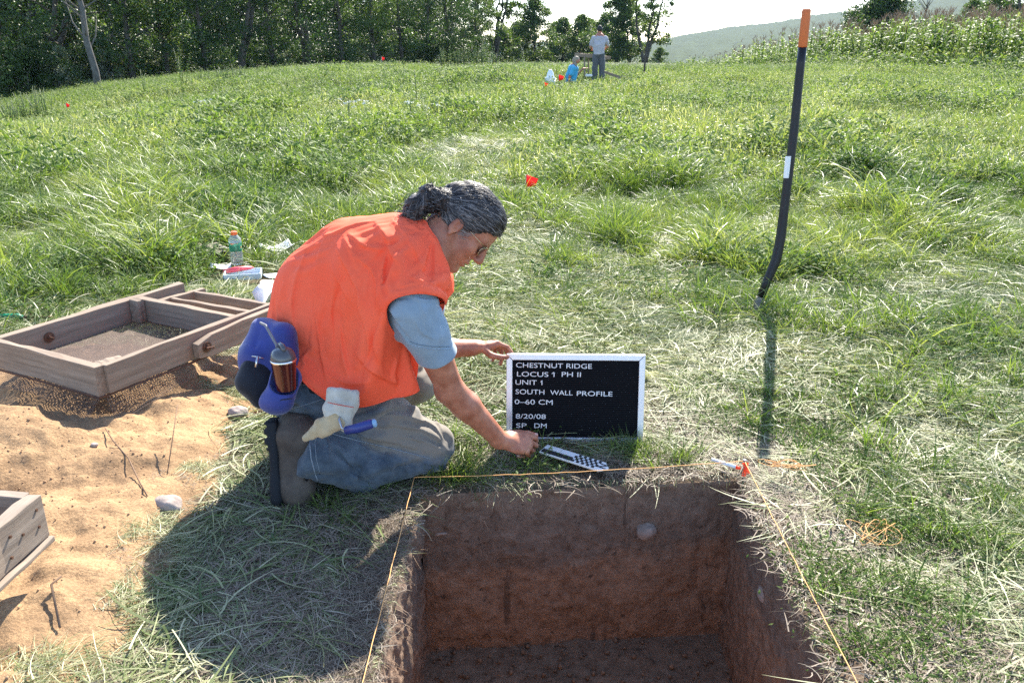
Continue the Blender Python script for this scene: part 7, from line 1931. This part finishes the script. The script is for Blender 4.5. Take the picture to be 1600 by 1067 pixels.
st = at(1008, 90, 30); sx_, sy_ = float(st[0]), float(st[1]); sz0 = hzz(sx_, sy_); mb = MB(); mb.tube([(sx_, sy_, sz0), (sx_, sy_, sz0 + .92)], .035, 8)
tag(mb.build("wooden_stake", mat("dark_stake_wood", (.07, .055, .045), .9), None), "dark upright stake in the grass right of the distant crew", "stake")

# ------------------------------------------------------------------ sticks, roots and debris near the pit
TWIG = mat("dry_twig", (.16, .10, .07), .9, .1, noise=(40, (.26, .18, .12), .7))
def twig(pts, r_, lb): 
    mb = MB(); q = [np.array([p[0], p[1], surf_h(p[0], p[1]) + p[2]]) for p in pts]; mb.tube(q, r_, 5); tag(mb.build("twig", TWIG, None, True), lb, "twig")
def gp(px_, py_, h=.10, up=.01): g_ = ground_at(px_, py_, h); return (g_[0], g_[1], up)
twig([gp(165, 672), gp(178, 695, up=.02), gp(200, 712), gp(215, 740), gp(228, 762, up=.004)], .0022, "thin curved twig on the sand below the large screen")
twig([gp(262, 745, .06, .01), gp(275, 712, .06, .06), gp(286, 690, .06, .12)], .0018, "thin twig standing up at the sand's right margin")
twig([gp(95, 985, .05, .01), gp(86, 938, .05, .015), gp(103, 930, .05, .03)], .003, "forked brown stick at the sand's lower edge")
RT = mat("fine_root", (.30, .20, .13), .8)
rt = np.random.default_rng(71); mb = MB()
for k in range(260):
    w = k % 3; s = rt.random()
    if w == 0: u, v, nx_, ny_ = s, 1.0, 0, -1
    elif w == 1: u, v, nx_, ny_ = 0.0, s, 1, 0
    else: u, v, nx_, ny_ = 1.0, s, -1, 0
    x, y = pit_xy(u, v); z = -.015 - .10 * rt.random() ** 2 if w != 1 else -.015 - .45 * rt.random() ** 1.5
    p = np.array([x + nx_ * .004, y + ny_ * .004, z]); l = rt.uniform(.012, .05); q = [p]
    d = np.array([nx_ * .8 + rt.normal(0, .5), ny_ * .8 + rt.normal(0, .5), rt.normal(-.5, .4)])
    for j in range(4): d = d + rt.normal(0, .45, 3) + [0, 0, -.15]; q.append(q[-1] + _n(d) * l / 4)
    mb.tube(q, [.0012, .001, .0008, .0006, .0004], 3, cap=False)
o = mb.build("root_hairs", RT, None); tag(o, "fine roots poking out of the pit's walls", None, kind="stuff")
# turf fringe hanging over the lip
fr = np.random.default_rng(72); V = []; F = []; T = []
for k in range(330):
    w = k % 3; s = fr.random()
    if w == 0: u, v, nx_, ny_ = s, 1.0, 0, -1
    elif w == 1: u, v, nx_, ny_ = 0.0, s, 1, 0
    else: u, v, nx_, ny_ = 1.0, s, -1, 0
    x, y = pit_xy(u, v); p = np.array([x - nx_ * .012, y - ny_ * .012, .006]); l = fr.uniform(.02, .08) ; az = math.atan2(ny_, nx_) + fr.normal(0, .8); el = fr.uniform(-.5, .5); wd = fr.uniform(.0007, .0017); b = len(V); tn = fr.uniform(.0, .75)
    for j in range(5):
        sd_ = np.array([-math.sin(az), math.cos(az), 0]); V += [p - sd_ * wd * (1 - j / 4.2), p + sd_ * wd * (1 - j / 4.2)]; T += [tn, tn]
        if j < 4: F.append((b + 2 * j, b + 2 * j + 1, b + 2 * j + 3, b + 2 * j + 2))
        p = p + np.array([math.cos(el) * math.cos(az), math.cos(el) * math.sin(az), math.sin(el)]) * l / 4; el -= fr.uniform(.4, 1.0)
o = link("turf_fringe", mesh_np("turf_fringe", V, F, {"tint": T}), HAY if 'HAY' in globals() else RT, None, smooth=False); tag(o, "grass blades drooping over the pit's lip", None, kind="stuff")
lumps("loose_crumbs", np.array([.2, 2.2, -.598]), (.3, .10), 260, .010, PFM, "crumbs of soil along the foot of the pit's far wall", 9)
lumps("sand_crumbs", np.array([-1.6, 2.2, 0]), (.45, .55), 1600, .0042, mat("soil_crumb", (.30, .19, .115), .95, .1, noise=(50, (.42, .28, .17), .8)), "loose crumbs and pebbles scattered over the sand heap", 10, lambda x, y: surf_h(x, y) if heap_h(x, y) > .01 else -.5)
# ------------------------------------------------------------------ the air itself: far hills fade to blue
hz = bpy.data.materials.new("summer_haze"); hz.use_nodes = True
for n_ in list(hz.node_tree.nodes):
    if n_.type != 'OUTPUT_MATERIAL': hz.node_tree.nodes.remove(n_)
pv = hz.node_tree.nodes.new("ShaderNodeVolumePrincipled"); pv.inputs["Color"].default_value = (.45, .68, 1.0, 1); pv.inputs["Density"].default_value = .00007; pv.inputs["Anisotropy"].default_value = .0
hz.node_tree.links.new(pv.outputs[0], hz.node_tree.nodes["Material Output"].inputs["Volume"])
mb = MB(); mb.box((0, 1800, 60), (5600, 4800, 170)); tag(mb.build("haze", hz, None), kind="stuff")
